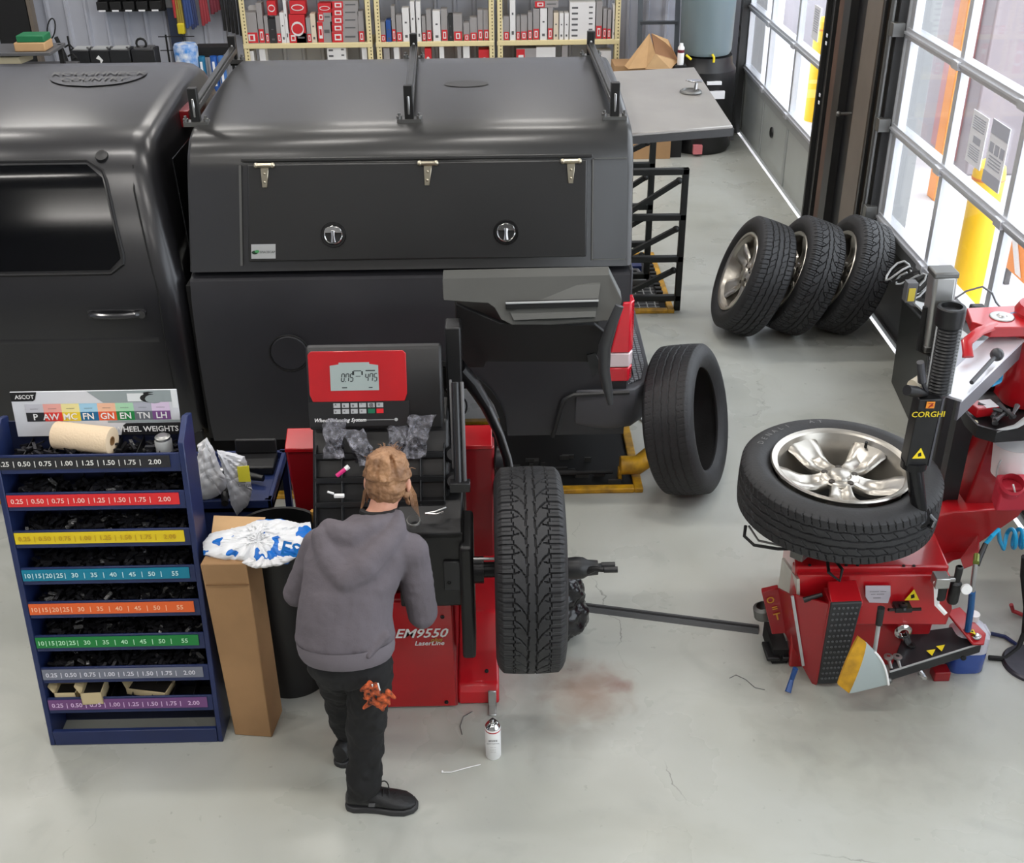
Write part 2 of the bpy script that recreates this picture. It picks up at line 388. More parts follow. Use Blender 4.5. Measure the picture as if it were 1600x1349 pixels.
b = B(); b.slab([(4.14,8.1,0.05),(4.14,8.2,0.05),(4.14,8.45,0.33),(4.14,8.35,0.33)],(0.008,0,0)); b.slab([(4.14,8.4,0.05),(4.14,8.5,0.05),(4.14,8.72,0.33),(4.14,8.62,0.33)],(0.008,0,0)); b.build('stripes', M_PAPER, t, smooth=False)
b = B(); b.bar((4.18,8.1,-0.12),(4.18,8.1,0.05),0.04); b.bar((4.18,8.7,-0.12),(4.18,8.7,0.05),0.04); b.build('feet', M_GRAYP, t)
# grey shed wall beyond the yard, mauve-grey
M_SHED = mat('shed_cladding', (150,142,146), 0.7, var=0.15, vscale=1)
t = thing('outbuilding', 'mauve grey outbuilding standing across the yard behind the orange post', 'building', (5.6,15,-0.12))
B().box(4.9,6.4,11.6,20,-0.12,3.4,0).build('wall', M_SHED, t, bevel=0.02)
B().box(4.75,6.5,11.5,20.1,3.4,3.55,0).build('roof', M_GRAYL, t, bevel=0.02)
B().box(4.87,4.9,11.9,12.6,-0.05,1.9).build('service_door', mat('shed_door',(170,120,120),0.6), t)
t = thing('parked_van', 'white van parked outside beyond the farther door', 'vehicle', (7.5,24,-0.12))
b = B(); b.slab([(6.2,21,0.2),(8.2,21,0.2),(8.2,21,1.2),(8.0,21,2.0),(6.4,21,2.0),(6.2,21,1.2)],(0,5,0)); b.build('body', mat('van_white',(230,230,232),0.3), t, bevel=0.08)
b = B()
for yy in (21.8,25.0): b.cyl((6.15,yy,0.22),(6.4,yy,0.22),0.34,m=0)
b.build('wheels', M_RUB, t)
# ceiling lamps (strip fixtures high above the frame)
M_LAMP = mat('lamp_tube', (255,248,238), 0.5, emit=1.0)
MATS['lamp_tube'].node_tree.nodes['Principled BSDF'].inputs['Emission Strength'].default_value = 9.0
def strip(x, y, along='x', L_=1.3, pw=43):
    cw_ = {-4.6:'left',-1.9:'middle',0.9:'right'}[x]; rw_ = {-1.2:'first',1.9:'second',5.2:'third',8.6:'fourth',11.6:'fifth'}[y]
    t = thing('strip_light', 'white ceiling strip light, %s column, %s row counted from the camera' % (cw_, rw_), 'light', (x,y,5.9), 'strip lights under the ceiling')
    a, c = (L_/2, 0.12) if along == 'x' else (0.12, L_/2)
    B().box(x-a,x+a,y-c,y+c,5.92,6.0).build('housing', M_GRAYL, t)
    B().box(x-a+0.02,x+a-0.02,y-c+0.02,y+c-0.02,5.90,5.92).build('diffuser', M_LAMP, t)
    ld = bpy.data.lights.new('strip_lamp', 'AREA'); ld.shape = 'RECTANGLE'; ld.size = 2*a; ld.size_y = 2*c; ld.energy = pw; ld.color = (1.0,0.965,0.92)
    lo = bpy.data.objects.new('strip_lamp', ld); COL.objects.link(lo); lo.location = (0,0,-0.02); lo.parent = t
for x in (-4.6,-1.9,0.9):
    for y in (-1.2,1.9,5.2,8.6,11.6): strip(x, y)
# ================================================================== TRUCK
M_PAINT = mat('charcoal_car_paint', (36,36,39), 0.36, 0.35, coat=0.5, var=0.1, vscale=3)
M_CAP = mat('charcoal_canopy_paint', (50,50,50), 0.38, 0.35, coat=0.35, var=0.10, vscale=2)
M_DUST = mat('dusty_body', (46,46,50), 0.5, 0.2, coat=0.1, var=0.25, vscale=2.5)
M_TINT = mat('tinted_glass', (7,8,11), 0.12, 0.0, spec=0.25)
M_GAP = mat('shut_gap', (6,6,7), 0.8)
M_BUMP = mat('bumper_plastic', (70,70,74), 0.55, var=0.15, vscale=5)
for m_ in (M_PAINT, M_CAP): m_.node_tree.nodes['Principled BSDF'].inputs['Coat Roughness'].default_value = 0.22
TK = thing('pickup_truck', 'charcoal four-door pickup truck with a canopy over its bed, parked over the floor lift', 'truck', (-1.2, 6.4, 0))
YC = 6.40
def csec(x, ins=0.0, dz=0.0, hi=True):
    """cross-section of the cab at x; ins pulls everything inward"""
    p = [(5.44,0.42),(5.37,0.60),(5.34,0.95),(5.35,1.20),(5.38,1.36),(5.47,1.58),(5.585,1.82),(5.65,1.90),(5.74,1.965),(5.90,1.995)]
    p = p[:9]+[(5.90,1.995),(6.25,2.03),(6.6,2.055),(6.9,2.07),(7.04,2.06),(7.13,2.02),(7.21,1.92),(7.26,1.82),(7.34,1.58),(7.42,1.36),(7.45,1.2),(7.45,0.95),(7.43,0.6),(7.36,0.42)]
    q = p
    out = []
    for y, z in q:
        zz = z if z < 1.0 else z-ins*0.5
        yy = y+ins if y < YC-0.01 else (y-ins if y > YC+0.01 else y)
        sh = -max(0, z-1.3)*0.20
        out.append((x+sh, yy, zz+dz))
    return out
b = B(); xs = [(-1.545,0.10),(-1.56,0.05),(-1.60,0.015),(-1.66,0.0),(-2.6,0.0),(-3.6,0.0),(-4.3,0.02)]
b.loft([csec(x, i) for x, i in xs])
cab = b.build('cab', M_PAINT, TK, angle=50)
b = B(); b.slab([(-4.3,5.38,0.45),(-4.3,5.38,1.35),(-4.8,5.40,1.32),(-6.2,5.5,1.2),(-6.3,5.55,0.5)],(0,2.0,0)); b.slab([(-4.3,5.62,1.9),(-4.95,5.62,1.34),(-4.3,5.62,1.34)],(0,1.56,0),1)
b.build('hood', [M_PAINT, M_TINT], TK, bevel=0.05)
def cside(x, z, out=0.0):
    """point on the near cab side"""
    zs = [0.42,0.60,0.95,1.20,1.36,1.58,1.82,1.90]; ys = [5.44,5.37,5.34,5.35,5.38,5.47,5.585,5.66]
    y = float(np.interp(z, zs, ys)); n = (0,-1,0.0) if z < 1.3 else (0,-0.9,0.42)
    return Vector((x-max(0,z-1.3)*0.20+n[0]*out, y+n[1]*out, z+n[2]*out))
def cpatch(name, outline, m, out, par, sub=1, thick=0.006):
    """outline [(x,z)] laid on the cab side, filled as a fan of horizontal strips"""
    b = B(); top = [cside(x, z, out) for x, z in outline]; bot = [cside(x, z, out-thick) for x, z in outline]
    n = len(outline); b.add(top+bot, [tuple(range(n)), tuple(range(n,2*n))[::-1]]+[(i,i+n,(i+1)%n+n,(i+1)%n) for i in range(n)])
    return b.build(name, m, par, smooth=False)
def rrect(x0, x1, z0, z1, r, sk=0.0, n=5):
    o = []
    for cx_, cz_, a0 in ((x1-r, z1-r, 0), (x0+r, z1-r, 90), (x0+r, z0+r, 180), (x1-r, z0+r, 270)):
        for i in range(n+1):
            a = math.radians(a0+90*i/n); o.append((cx_+r*math.cos(a), cz_+r*math.sin(a)))
    return o
def winpatch(name, x0, x1, z0, z1, r, m, out, par):
    """rounded window following the curved side, in horizontal rows"""
    rows = 9; b = B(); rings = []
    for k in range(rows+1):
        z = z0+(z1-z0)*k/rows; d = 0.0
        e = min(z-z0, z1-z)
        if e < r: d = r-math.sqrt(max(0, r*r-(r-e)**2))
        rings.append([cside(x0+d, z, out), cside(x1-d, z, out)])
    b.loft(rings, closed=False); return b.build(name, m, par, angle=60)
door = winpatch('rear_door_window', -2.85, -1.81, 1.40, 1.865, 0.07, M_TINT, 0.006, TK)
b = B(); ol = []
for k in range(13):
    z = 1.385+0.495*k/12; e = min(z-1.385, 1.88-z); d = 0.08-math.sqrt(max(0,0.0064-(0.08-e)**2)) if e < 0.08 else 0
    ol.append(cside(-1.795-d, z, 0.005))
b.tube([cside(-2.85,1.385,0.005)]+ol+[cside(-2.85,1.88,0.005)], 0.009, 6)
b.build('window_seal', mat('gloss_black_trim', (16,16,18), 0.6), TK)
b = B()
b.tube([cside(-1.655,1.86,0.001)]+[cside(-1.67+0.0*k, 1.75-0.09*k, 0.001) for k in range(13)]+[cside(-1.67,0.52,0.001)], 0.005, 5)
b.tube([cside(x,0.50,0.001) for x in (-1.67,-2.2,-2.9)], 0.005, 5)
b.tube([cside(-2.88,z,0.001) for z in (0.5,0.9,1.3,1.6,1.85)], 0.005, 5)
b.tube([cside(x,1.885,0.001) for x in (-1.655,-2.2,-2.9)], 0.004, 5)
b.build('door_gap', M_GAP, TK)
b = B()
hp = [cside(-2.02+0.0185*k, 1.19, 0.012+0.035*math.sin(PI*k/14)**0.6 if 0 < k < 14 else 0.0) for k in range(15)]
b.tube(hp, 0.016, 10, sq=(1,1)); b.box(-2.03,-1.75,5.335,5.352,1.17,1.21)
b.cyl(cside(-1.76,1.19,0.0), cside(-1.76,1.19,0.03), 0.02, n=14)
b.build('door_handle', mat('handle_paint', (46,46,49), 0.25, 0.4, coat=0.6), TK)
# body line and rocker
b = B(); b.loft([[cside(x,1.055,0.0),cside(x,1.045,0.003),cside(x,1.03,0.0)] for x in (-1.7,-2.9,-4.2)], closed=False); b.build('body_crease', M_PAINT, TK)
b = B(); b.box(-4.2,-1.58,5.44,5.56,0.32,0.46); b.build('sill', M_BLACKP, TK, bevel=0.01)
# roof print
b = B(); oc = Vector((-2.26,7.28,0))
def roofz(y):
    ys = [5.74,5.90,6.25,6.6,6.9,7.04,7.13]; zs = [1.965,1.995,2.03,2.055,2.07,2.06,2.02]; return float(np.interp(y, ys, zs))
rings = []
for k in range(17):
    v = -1+2*k/16; y = 6.70+0.22*v; h_ = 0.265*math.sqrt(max(0.0, 1-v*v))+0.002
    rings.append([(-2.21+h_*u, y, roofz(y)+0.006) for u in (-1,-0.5,0,0.5,1)])
b.loft(rings, closed=False); b.build('roof_decal', mat('roof_decal', (26,26,26), 0.35, coat=0.4), TK, smooth=False)
text('decal_lettering', [('ROUGHNECK',0,0.03,0.085,0,'CENTER'),('COUNTRY',0,-0.08,0.075,0,'CENTER')], [mat('decal_grey',(88,88,86),0.5)], (-2.21,6.68,roofz(6.68)), (1,0,0), (0,1,0.06), TK, off=0.012)
b = B(); b.lathe([(0.001,0.0),(0.03,-0.003),(0.035,-0.02)], cside(-1.80,1.90,0.02), (0,-0.6,0.8), 14); b.build('roof_bump', M_BLACKP, TK)
hb_ = at(293,166,Y=6.15); b = B(); b.obox((-1.66,6.5,1.91),(0.025,0,0),(0,0.2,0),(0,0,0.045)); b.build('high_brake_light', mat('brake_red', (120,20,26), 0.25, coat=0.5), TK, bevel=0.004)
b = B(); b.slab([(-1.555,5.62,1.40),(-1.60,5.72,1.86),(-1.60,7.08,1.86),(-1.555,7.18,1.40)],(0.006,0,0)); b.build('rear_window', M_TINT, TK, smooth=False)
# ---- bed with open wheel arch
XF, XR = -1.515, 0.685
arch = [(-0.44+0.50*math.cos(a), 0.46+0.47*math.sin(a)) for a in [PI*k/16 for k in range(17)]]   # right -> left
outl = [(XF,0.44),(XF,1.33),(XR-0.02,1.33),(XR,1.25),(XR+0.02,0.9),(XR,0.44)]+arch
def bside(z): return float(np.interp(z, [0.3,0.5,0.95,1.2,1.33], [5.42,5.37,5.345,5.365,5.40]))
b = B(); n = 24; zt = 1.33
# strips in x so that the arch stays open
xs = sorted(set([XF+ (XR-XF)*k/40 for k in range(41)]+[a[0] for a in arch]))
def lowz(x):
    d = abs(x+0.44); base = 0.42 if x < 0.2 else 0.42
    return base if d >= 0.50 else 0.46+0.47*math.sqrt(max(0,1-(d/0.50)**2))
rings = []
for x in xs:
    lz = lowz(x); zz = [lz+(zt-lz)*k/8 for k in range(9)]
    rings.append([(x, bside(z), z) for z in zz]+[(x, 5.46, 1.352), (x, 5.55, 1.352)])
b.loft(rings, closed=False)
ring2 = [[(x, 12.8-p[1], p[2]) for p in r for x in (r[0][0],)] for r in rings]
b.loft([[(p[0], 2*YC-p[1], p[2]) for p in r] for r in rings], closed=False)
# front, rear walls, bed floor
b.quad([(XF,bside(z),z) for z in (0.42,0.7,1.0,1.33)]+[(XF,2*YC-bside(z),z) for z in (1.33,1.0,0.7,0.42)])
b.quad([(XR,bside(z),z) for z in (0.42,0.7,1.0,1.33)]+[(XR,2*YC-bside(z),z) for z in (1.33,1.0,0.7,0.42)])
b.box(XF,XR,5.75,7.05,0.78,0.84,0)
bed = b.build('bed', M_DUST, TK, angle=50)
b = B(); ar = [(x, bside(z)-0.004, z) for x, z in arch]
b.loft([[(x,y+0.01,z),(x-(x+0.44)*0.0,y-0.012,z-0.0),( -0.44+(x+0.44)*0.93, y+0.0, 0.46+(z-0.46)*0.93)] for x,y,z in ar], closed=False); b.build('wheel_arch_lip', M_GAP, TK)
b = B(); b.box(-4.4,0.45,5.95,6.08,0.42,0.56); b.box(-4.4,0.45,6.72,6.85,0.42,0.56); b.box(-0.55,-0.35,5.65,7.15,0.42,0.56); b.ball((-0.44,6.4,0.48),0.19,sc=(1,1,0.8)); b.cyl((-0.44,5.62,0.48),(-0.44,5.66,0.48),0.19,n=24); b.cyl((-0.44,5.5,0.48),(-0.44,5.62,0.48),0.07,n=16)
b.box(-1.3,-0.98,5.5,7.3,0.42,0.8)
b.build('chassis', M_BLACK, TK)
b = B(); fc = Vector((-1.05,0,0.97))
b.lathe([(0.097,0.0),(0.101,0.004),(0.105,0.0)], (-1.05,5.343,0.955), (0,-1,0), 36, 0); b.lathe([(0.001,0.006),(0.09,0.006),(0.096,0.0)], (-1.05,5.344,0.955), (0,-1,0), 36, 1)
b.build('fuel_door', [M_GAP, M_DUST], TK)
b = B(); b.box(XF-0.03,XF+0.002,5.42,7.38,0.42,1.3); b.build('cab_gap', M_GAP, TK)
# tail lights
M_TLR = mat('tail_lamp_red', (205,24,44), 0.2, coat=0.6); M_TLW = mat('tail_lamp_clear', (225,205,208), 0.2, coat=0.6)
for s, nm in ((1,'near'),(-1,'far')):
    b = B()
    def tp(x, y, z): return (x, y if s > 0 else 2*YC-y, z)
    def blk(z0, z1, m):
        p = []
        for z in (z0, z1):
            o_ = 0.012
            p += [tp(0.56+ (z-0.78)*0.22, bside(z)-o_, z), tp(0.69, bside(z)-o_, z), tp(0.712, bside(z)+0.03, z), tp(0.712, bside(z)+0.10, z), tp(0.56+(z-0.78)*0.22, bside(z)+0.10, z)]
        n_=5; b.add(p, [(0,1,2,3,4)[::-1],(5,6,7,8,9)]+[(i,(i+1)%5,(i+1)%5+5,i+5) for i in range(5)], m)
    blk(0.76,0.84,0); blk(0.845,0.925,1); blk(0.93,1.20,0); b.build('tail_light', [M_TLR, M_TLW], TK, bevel=0.006)
# tailgate and bumper
b = B(); b.box(XR,XR+0.03,5.52,7.28,0.78,1.32); b.build('tailgate', M_DUST, TK, bevel=0.01)
b = B(); ring = []
path = [(0.42,5.36),(0.62,5.33),(0.73,5.36),(0.80,5.44),(0.835,5.60),(0.845,6.4),(0.835,7.2),(0.80,7.36),(0.73,7.44),(0.62,7.47),(0.42,7.44)]
cen = Vector((0.5,6.4,0)); R_ = []
for x, y in path:
    p = Vector((x,y,0)); ins = (cen-p).normalized()
    R_.append([(x-0.0,y,0.71),(x+ins.x*-0.01,y+ins.y*-0.01,0.68),(x,y,0.52),(x+ins.x*0.04,y+ins.y*0.04,0.46),(x+ins.x*0.13,y+ins.y*0.13,0.46),(x+ins.x*0.13,y+ins.y*0.13,0.71)])
b.loft(R_); b.box(0.55,0.80,5.46,7.34,0.55,0.705); bp_ = b.build('rear_bumper', M_BUMP, TK, angle=30, bevel=0.008)
def hexpad_mat():
    m = bpy.data.materials.new('step_pad'); m.use_nodes = True; nt = m.node_tree; bs = nt.nodes['Principled BSDF']; bs.inputs['Roughness'].default_value = 0.5
    tc = nt.nodes.new('ShaderNodeTexCoord'); v = nt.nodes.new('ShaderNodeTexVoronoi'); v.feature = 'DISTANCE_TO_EDGE'; v.inputs['Scale'].default_value = 38; v.inputs['Randomness'].default_value = 0.15
    nt.links.new(tc.outputs['Object'], v.inputs['Vector']); cr = nt.nodes.new('ShaderNodeMapRange'); cr.inputs[1].default_value = 0.08; cr.inputs[2].default_value = 0.16
    nt.links.new(v.outputs[0], cr.inputs[0]); mx = nt.nodes.new('ShaderNodeMix'); mx.data_type = 'RGBA'; mx.inputs[6].default_value = lin((50,50,54)); mx.inputs[7].default_value = lin((126,128,132))
    nt.links.new(cr.outputs[0], mx.inputs[0]); nt.links.new(mx.outputs[2], bs.inputs['Base Color'])
    bp = nt.nodes.new('ShaderNodeBump'); bp.inputs['Distance'].default_value = 0.004; nt.links.new(cr.outputs[0], bp.inputs['Height']); nt.links.new(bp.outputs[0], bs.inputs['Normal']); return m
b = B(); b.slab([(0.70,5.40,0.712),(0.775,5.46,0.712),(0.815,5.65,0.712),(0.825,6.4,0.712),(0.815,7.1,0.712),(0.74,7.1,0.712),(0.74,5.5,0.712)],(0,0,0.008)); b.build('step_pad', hexpad_mat(), bp_, smooth=False)
b = B(); b.tube([(0.30,5.352,0.43),(0.34,5.345,0.60),(0.36,5.34,0.66),(0.41,5.335,0.69),(0.55,5.325,0.70),(0.70,5.335,0.70)],0.012,6); b.build('bumper_seam', M_BLACKP, bp_)
# ---- canopy (hard bed cover)
prof = [(5.42,1.372),(5.43,1.40),(5.52,1.85),(5.545,1.92),(5.60,1.985),(5.68,2.015),(5.78,2.028),(6.1,2.04),(6.4,2.045)]
prof = prof[:-2]+[(6.1,2.052),(6.45,2.072),(6.8,2.078),(7.0,2.070),(7.12,2.045),(7.20,2.0),(7.26,1.92),(7.28,1.85),(7.37,1.40),(7.38,1.372)]
b = B(); L0, L1 = [], []
rr = []
for x, ins in ((-1.515,0.012),(-1.50,0.0),(0.66,0.0),(0.685,0.012),(0.695,0.03)):
    rr.append([(x+(0.045*(z-1.37)/0.65 if x < 0 else 0), y+(ins if y < YC else -ins if y > YC else 0), z-(ins*0.6 if z > 1.5 else 0)) for y, z in prof])
b.loft(rr); cap_ = b.build('canopy', M_CAP, TK, angle=40)
def kside(x, z, out=0.0):
    y = 5.43+(z-1.40)*0.2; return Vector((x+(0.045*(z-1.37)/0.65)*(1 if x < 0 else 0), y-out*0.98, z+out*0.2))
def kbox(b, x0, x1, z0, z1, o0, o1, m=0):
    return b.hexa([kside(x0,z0,o0),kside(x1,z0,o0),kside(x1,z0,o1),kside(x0,z0,o1),kside(x0,z1,o0),kside(x1,z1,o0),kside(x1,z1,o1),kside(x0,z1,o1)], m)
b = B(); kbox(b,-1.22,0.465,1.42,1.885,-0.005,0.013); sd = b.build('canopy_side_door', M_CAP, TK, bevel=0.008, seg=3)
b = B()
for x0,x1,z0,z1 in ((-1.262,-1.250,1.40,1.88),(0.49,0.497,1.40,1.885),(0.50,0.66,1.402,1.407),(0.50,0.66,1.886,1.891)):
    kbox(b,x0,x1,z0,z1,-0.002,0.006)
b.build('side_door_channel', M_DSTEEL, TK)
b = B(); kbox(b,-1.25,0.49,1.895,1.912,-0.002,0.012); b.build('drip_rail', M_CAP, TK, bevel=0.004)
for hx in (-1.135,-0.345,0.385):
    b = B(); kbox(b,hx-0.04,hx+0.04,1.868,1.889,0.012,0.022); c0 = kside(hx-0.04,1.879,0.02); c1 = kside(hx+0.04,1.879,0.02)
    b.cyl(c0,c1,0.011,n=12); b.ball(c0,0.014,10); b.ball(c1,0.014,10)
    b.hexa([kside(hx-0.02,1.868,0.012),kside(hx+0.02,1.868,0.012),kside(hx+0.02,1.868,0.02),kside(hx-0.02,1.868,0.02)][:0] or
           [kside(hx-0.012,1.775,0.012),kside(hx+0.012,1.775,0.012),kside(hx+0.012,1.775,0.02),kside(hx-0.012,1.775,0.02),
            kside(hx-0.02,1.868,0.012),kside(hx+0.02,1.868,0.012),kside(hx+0.02,1.868,0.02),kside(hx-0.02,1.868,0.02)])
    b.ball(kside(hx,1.80,0.02),0.007,8); b.ball(kside(hx,1.84,0.02),0.007,8)
    b.build('hinge', mat('hinge_nickel', (196,188,168), 0.3, 1.0), sd, bevel=0.002, seg=1)
kn = (kside(0,1.6,1)-kside(0,1.6,0)).normalized()
for hx in (-0.80,0.065):
    o_ = kside(hx,1.545,0.012); b = B()
    b.lathe([(0.001,-0.004),(0.048,-0.004),(0.05,0.008),(0.060,0.008),(0.064,0.0),(0.066,-0.004)], o_, kn, 32, 0)
    b.build('latch_recess', mat('latch_black', (16,16,17), 0.25, coat=0.5), sd)
    up = Vector((0,0.2,0.98)); b = B()
    b.slab([o_+kn*0.004+Vector((-0.046,0,0))+up*0.012, o_+kn*0.004+Vector((0.046,0,0))+up*0.012, o_+kn*0.004+Vector((0.036,0,0))+up*0.036, o_+kn*0.004+up*0.048, o_+kn*0.004+Vector((-0.036,0,0))+up*0.036], kn*0.012)
    b.tube([o_+kn*0.012+up*0.02, o_+kn*0.018, o_+kn*0.012-up*0.034],[0.013,0.009,0.014],12)
    b.tube([o_+kn*0.006+Vector((math.cos(a)*0.043,0,0))+up*(math.sin(a)*0.043) for a in [2*PI*k/20 for k in range(21)]],0.004,6)
    b.build('latch_handle', M_CHROME, sd, bevel=0.002, seg=1)
b = B(); kbox(b,-1.205,-1.085,1.435,1.505,0.0135,0.016); stk = b.build('maker_sticker', mat('sticker_grey',(172,174,174),0.5), sd, smooth=False)
b = B(); b.quad([kside(-1.187+0.016*math.cos(a),1.466+0.009*math.sin(a),0.0172) for a in [2*PI*k/14 for k in range(14)]],0)
b.quad([kside(-1.176+0.012*math.cos(a),1.471+0.007*math.sin(a),0.0178) for a in [2*PI*k/14 for k in range(14)]],1)
b.build('leaf_logo', [mat('logo_dark',(20,50,30),0.5), mat('logo_green',(70,150,90),0.5)], stk, smooth=False)
text('sticker_text', [('SPACECAP',0,0,0.016,0,'LEFT')], [mat('logo_grey',(90,96,94),0.6)], kside(-1.162,1.467,0.017), (1,0,0), (0,0.2,0.98), stk, off=0.001)
# roof bars of the canopy
M_BAR = mat('rack_bar_metal', (74,74,72), 0.32, 0.7, var=0.3, vscale=10); M_BARP = mat('rack_post_dark', (40,40,40), 0.45, 0.5)
def czc(y): return float(np.interp(y, [5.6,5.68,5.78,6.1,6.45,6.8,7.0,7.12,7.2], [1.985,2.015,2.028,2.052,2.072,2.078,2.070,2.045,2.0]))
for k, (xa, xb) in enumerate(((-1.46,-1.52),(-0.405,-0.45),(0.615,0.60))):
    b = B(); y0, y1 = 5.76, 7.08
    b.bar((xa,y0,2.10),(xb,y1,2.115),0.045,0.03); b.bar((xa,y0,2.12),(xb,y1,2.135),0.028,0.012)
    rb = b.build('roof_bar', M_BAR, TK, bevel=0.004)
    for x, y in ((xa,y0),(xb,y1)):
        b = B(); b.box(x-0.022,x+0.022,y-0.02,y+0.02,2.03,2.20); b.box(x-0.006,x+0.006,y-0.026,y-0.02,2.06,2.15,1); b.build('upright', [M_BARP, M_STEEL], rb, bevel=0.003, seg=1)
        b = B(); b.box(x-0.06,x+0.06,y-0.03,y+0.03,czc(y)-0.01,czc(y)+0.012)
        for dx in (-0.05,0.05): b.lathe([(0.014,0),(0.014,0.014),(0.007,0.016),(0.007,0.028),(0.001,0.028)], (x+dx,y-0.01,czc(y)+0.012), (0,0,1), 8)
        b.build('foot_bracket', M_DSTEEL, rb)
b = B(); b.quad([(-0.13+0.12*math.cos(a),6.35+0.06*math.sin(a),czc(6.35+0.06*math.sin(a))+0.003) for a in [2*PI*k/24 for k in range(24)]]); b.build('vent_patch', mat('patch',(46,46,46),0.5), cap_, smooth=False)
# rear hatch of the canopy, swung up
P1, P2, P3, P4 = at(955,112,Z=1.92), at(1085,105,Z=1.90), at(1145,196,Z=1.87), at(987,209,Z=1.89)
P1.x = 0.70; P4.x = 0.70
b = B(); b.slab([P1,P2,P3,P4],(0,0,-0.022),0); hatch = b.build('rear_hatch', mat('hatch_skin', (158,154,149), 0.42, 0.4, coat=0.2, var=0.12, vscale=3), TK, bevel=0.004, seg=1)
b = B(); b.bar(P4+V(0,0,-0.035),P3+V(0,0,-0.035),0.02,0.04); b.bar(P3+V(0,0,-0.05),P2+V(0,0,-0.05),0.02,0.06); b.build('hatch_frame', M_DARKST, hatch)
hc = at(1082,142,Z=1.90); b = B(); b.lathe([(0.001,0.005),(0.045,0.004),(0.05,0.012),(0.06,0.010),(0.066,0.0)], hc+V(-0.01,0,-0.005), (0,0,1), 24); b.build('latch_recess', M_DSTEEL, hatch)
b = B(); b.cyl(hc+V(0.015,0,0.0),hc+V(0.02,0.0,0.05),0.012,0.008); b.slab([hc+V(-0.04,0.03,0.05),hc+V(0.02,0.045,0.05),hc+V(0.06,0.02,0.05),hc+V(0.05,-0.02,0.05),hc+V(-0.01,-0.015,0.05)],(0,0,0.008)); b.build('latch_handle', M_CHROME, hatch, bevel=0.002)
# ================================================================== FLOOR LIFT
M_PIT = mat('pit_black', (12,12,13), 0.6, var=0.4, vscale=20)
def lift(x0,x1,y0,y1,label):
    t = thing('floor_lift', label, 'vehicle lift', ((x0+x1)/2,(y0+y1)/2,0))
    B().box(x0,x1,y0,y1,0.0,0.012).build('deck', M_PIT, t)
    b = B(); w_=0.05; h=0.03
    b.box(x0,x1,y0-w_,y0,0,h); b.box(x0,x1,y1,y1+w_,0,h); b.box(x1,x1+w_,y0-w_,y1+w_,0,h); b.box(x0-w_,x0,y0-w_,y1+w_,0,h)
    b.build('edge_frame', M_YEL, t, bevel=0.006)
    return t
lf = lift(-3.3,0.77,5.50,6.25,'yellow-edged black platform lift in the floor under the near side of the truck')
b = B()
for k in range(26):
    x = -0.1+random.random()*0.75; y = 5.52+random.random()*0.3; b.box(x,x+0.02+random.random()*0.06,y,y+0.012,0.012,0.03+random.random()*0.02,0)
b.cyl((0.0,5.6,0.05),(0.45,5.6,0.05),0.02,n=10,m=1); b.cyl((0.45,5.6,0.05),(0.66,5.6,0.05),0.012,n=10,m=1)
b.build('mechanism', [M_DSTEEL, M_BLACKP], lf)
b = B(); b.tube([(0.70,5.59,0.10),(0.80,5.59,0.10),(0.86,5.62,0.13),(0.98,5.74,0.16)],[0.055]*4,18); b.box(0.69,0.71,5.56,5.62,0.012,0.08); b.build('guard_tube', M_YEL, lf, bevel=0.004, seg=1)
lf2 = lift(-0.3,1.30,7.98,9.1,'yellow-edged grated platform lift behind the black ramps')
def mesh_mat():
    m = bpy.data.materials.new('expanded_mesh'); m.use_nodes = True; nt = m.node_tree; bs = nt.nodes['Principled BSDF']
    tc = nt.nodes.new('ShaderNodeTexCoord'); v = nt.nodes.new('ShaderNodeTexVoronoi'); v.feature = 'DISTANCE_TO_EDGE'; v.inputs['Scale'].default_value = 16; v.inputs['Randomness'].default_value = 0.1
    nt.links.new(tc.outputs['Object'], v.inputs['Vector']); g = nt.nodes.new('ShaderNodeMath'); g.operation = 'LESS_THAN'; g.inputs[1].default_value = 0.07; nt.links.new(v.outputs[0], g.inputs[0])
    mx = nt.nodes.new('ShaderNodeMix'); mx.data_type = 'RGBA'; mx.inputs[6].default_value = lin((14,14,15)); mx.inputs[7].default_value = lin((150,150,148)); nt.links.new(g.outputs[0], mx.inputs[0]); nt.links.new(mx.outputs[2], bs.inputs['Base Color']); return m
B().box(0.9,1.25,8.0,8.4,0.012,0.02).build('grating', mesh_mat(), lf2, smooth=False)
b = B()
for k in range(12): b.box(1.25,1.30,8.05+k*0.08,8.09+k*0.08,0.04,0.056)
b.build('rack_teeth', M_BLACK, lf2)
b = B(); b.box(1.02,1.2,8.75,8.82,0.0,0.06); b.build('blue_block', M_BLUE, lf2)
t = thing('cable_reel', 'heap of cable and grey clutter on the far lift behind the ramps', 'clutter', (1.1,8.6,0.02))
b = B(); b.tube([(1.08+0.1*math.cos(a),8.62+0.12*math.sin(a),0.04+0.01*math.sin(3*a)) for a in [2*PI*k/10 for k in range(30)]],0.014,6); b.build('cable', M_GRAYP, t)
b = B(); b.box(0.98,1.2,8.42,8.55,0.02,0.08); b.build('grey_box', M_DSTEEL, t, bevel=0.01)
t = thing('cable', 'thin grey cable lying on the floor beside the lift corner', 'cable', (0.9,6.1,0))
b = B(); b.tube([(0.86,6.42,0.008),(0.9,6.3,0.008),(0.98,6.15,0.008),(1.0,6.0,0.008)],0.008,6); b.build('cord', M_GRAYL, t)
# lamp glowing under the truck
t = thing('work_lamp', 'bright work lamp glowing on the floor under the truck between the racks', 'lamp', (-1.3,5.8,0))
M_WL = mat('work_lamp_lens', (255,244,205), 0.4, emit=6.0); lc = at(448,748,Y=5.85)
B().box(lc.x-0.09,lc.x+0.05,5.86,5.90,max(lc.z-0.09,0.02),lc.z+0.09).build('lens', M_WL, t, bevel=0.01)
B().box(lc.x-0.11,lc.x+0.07,5.90,5.98,0.0,lc.z+0.11).build('body', M_YEL, t, bevel=0.01)
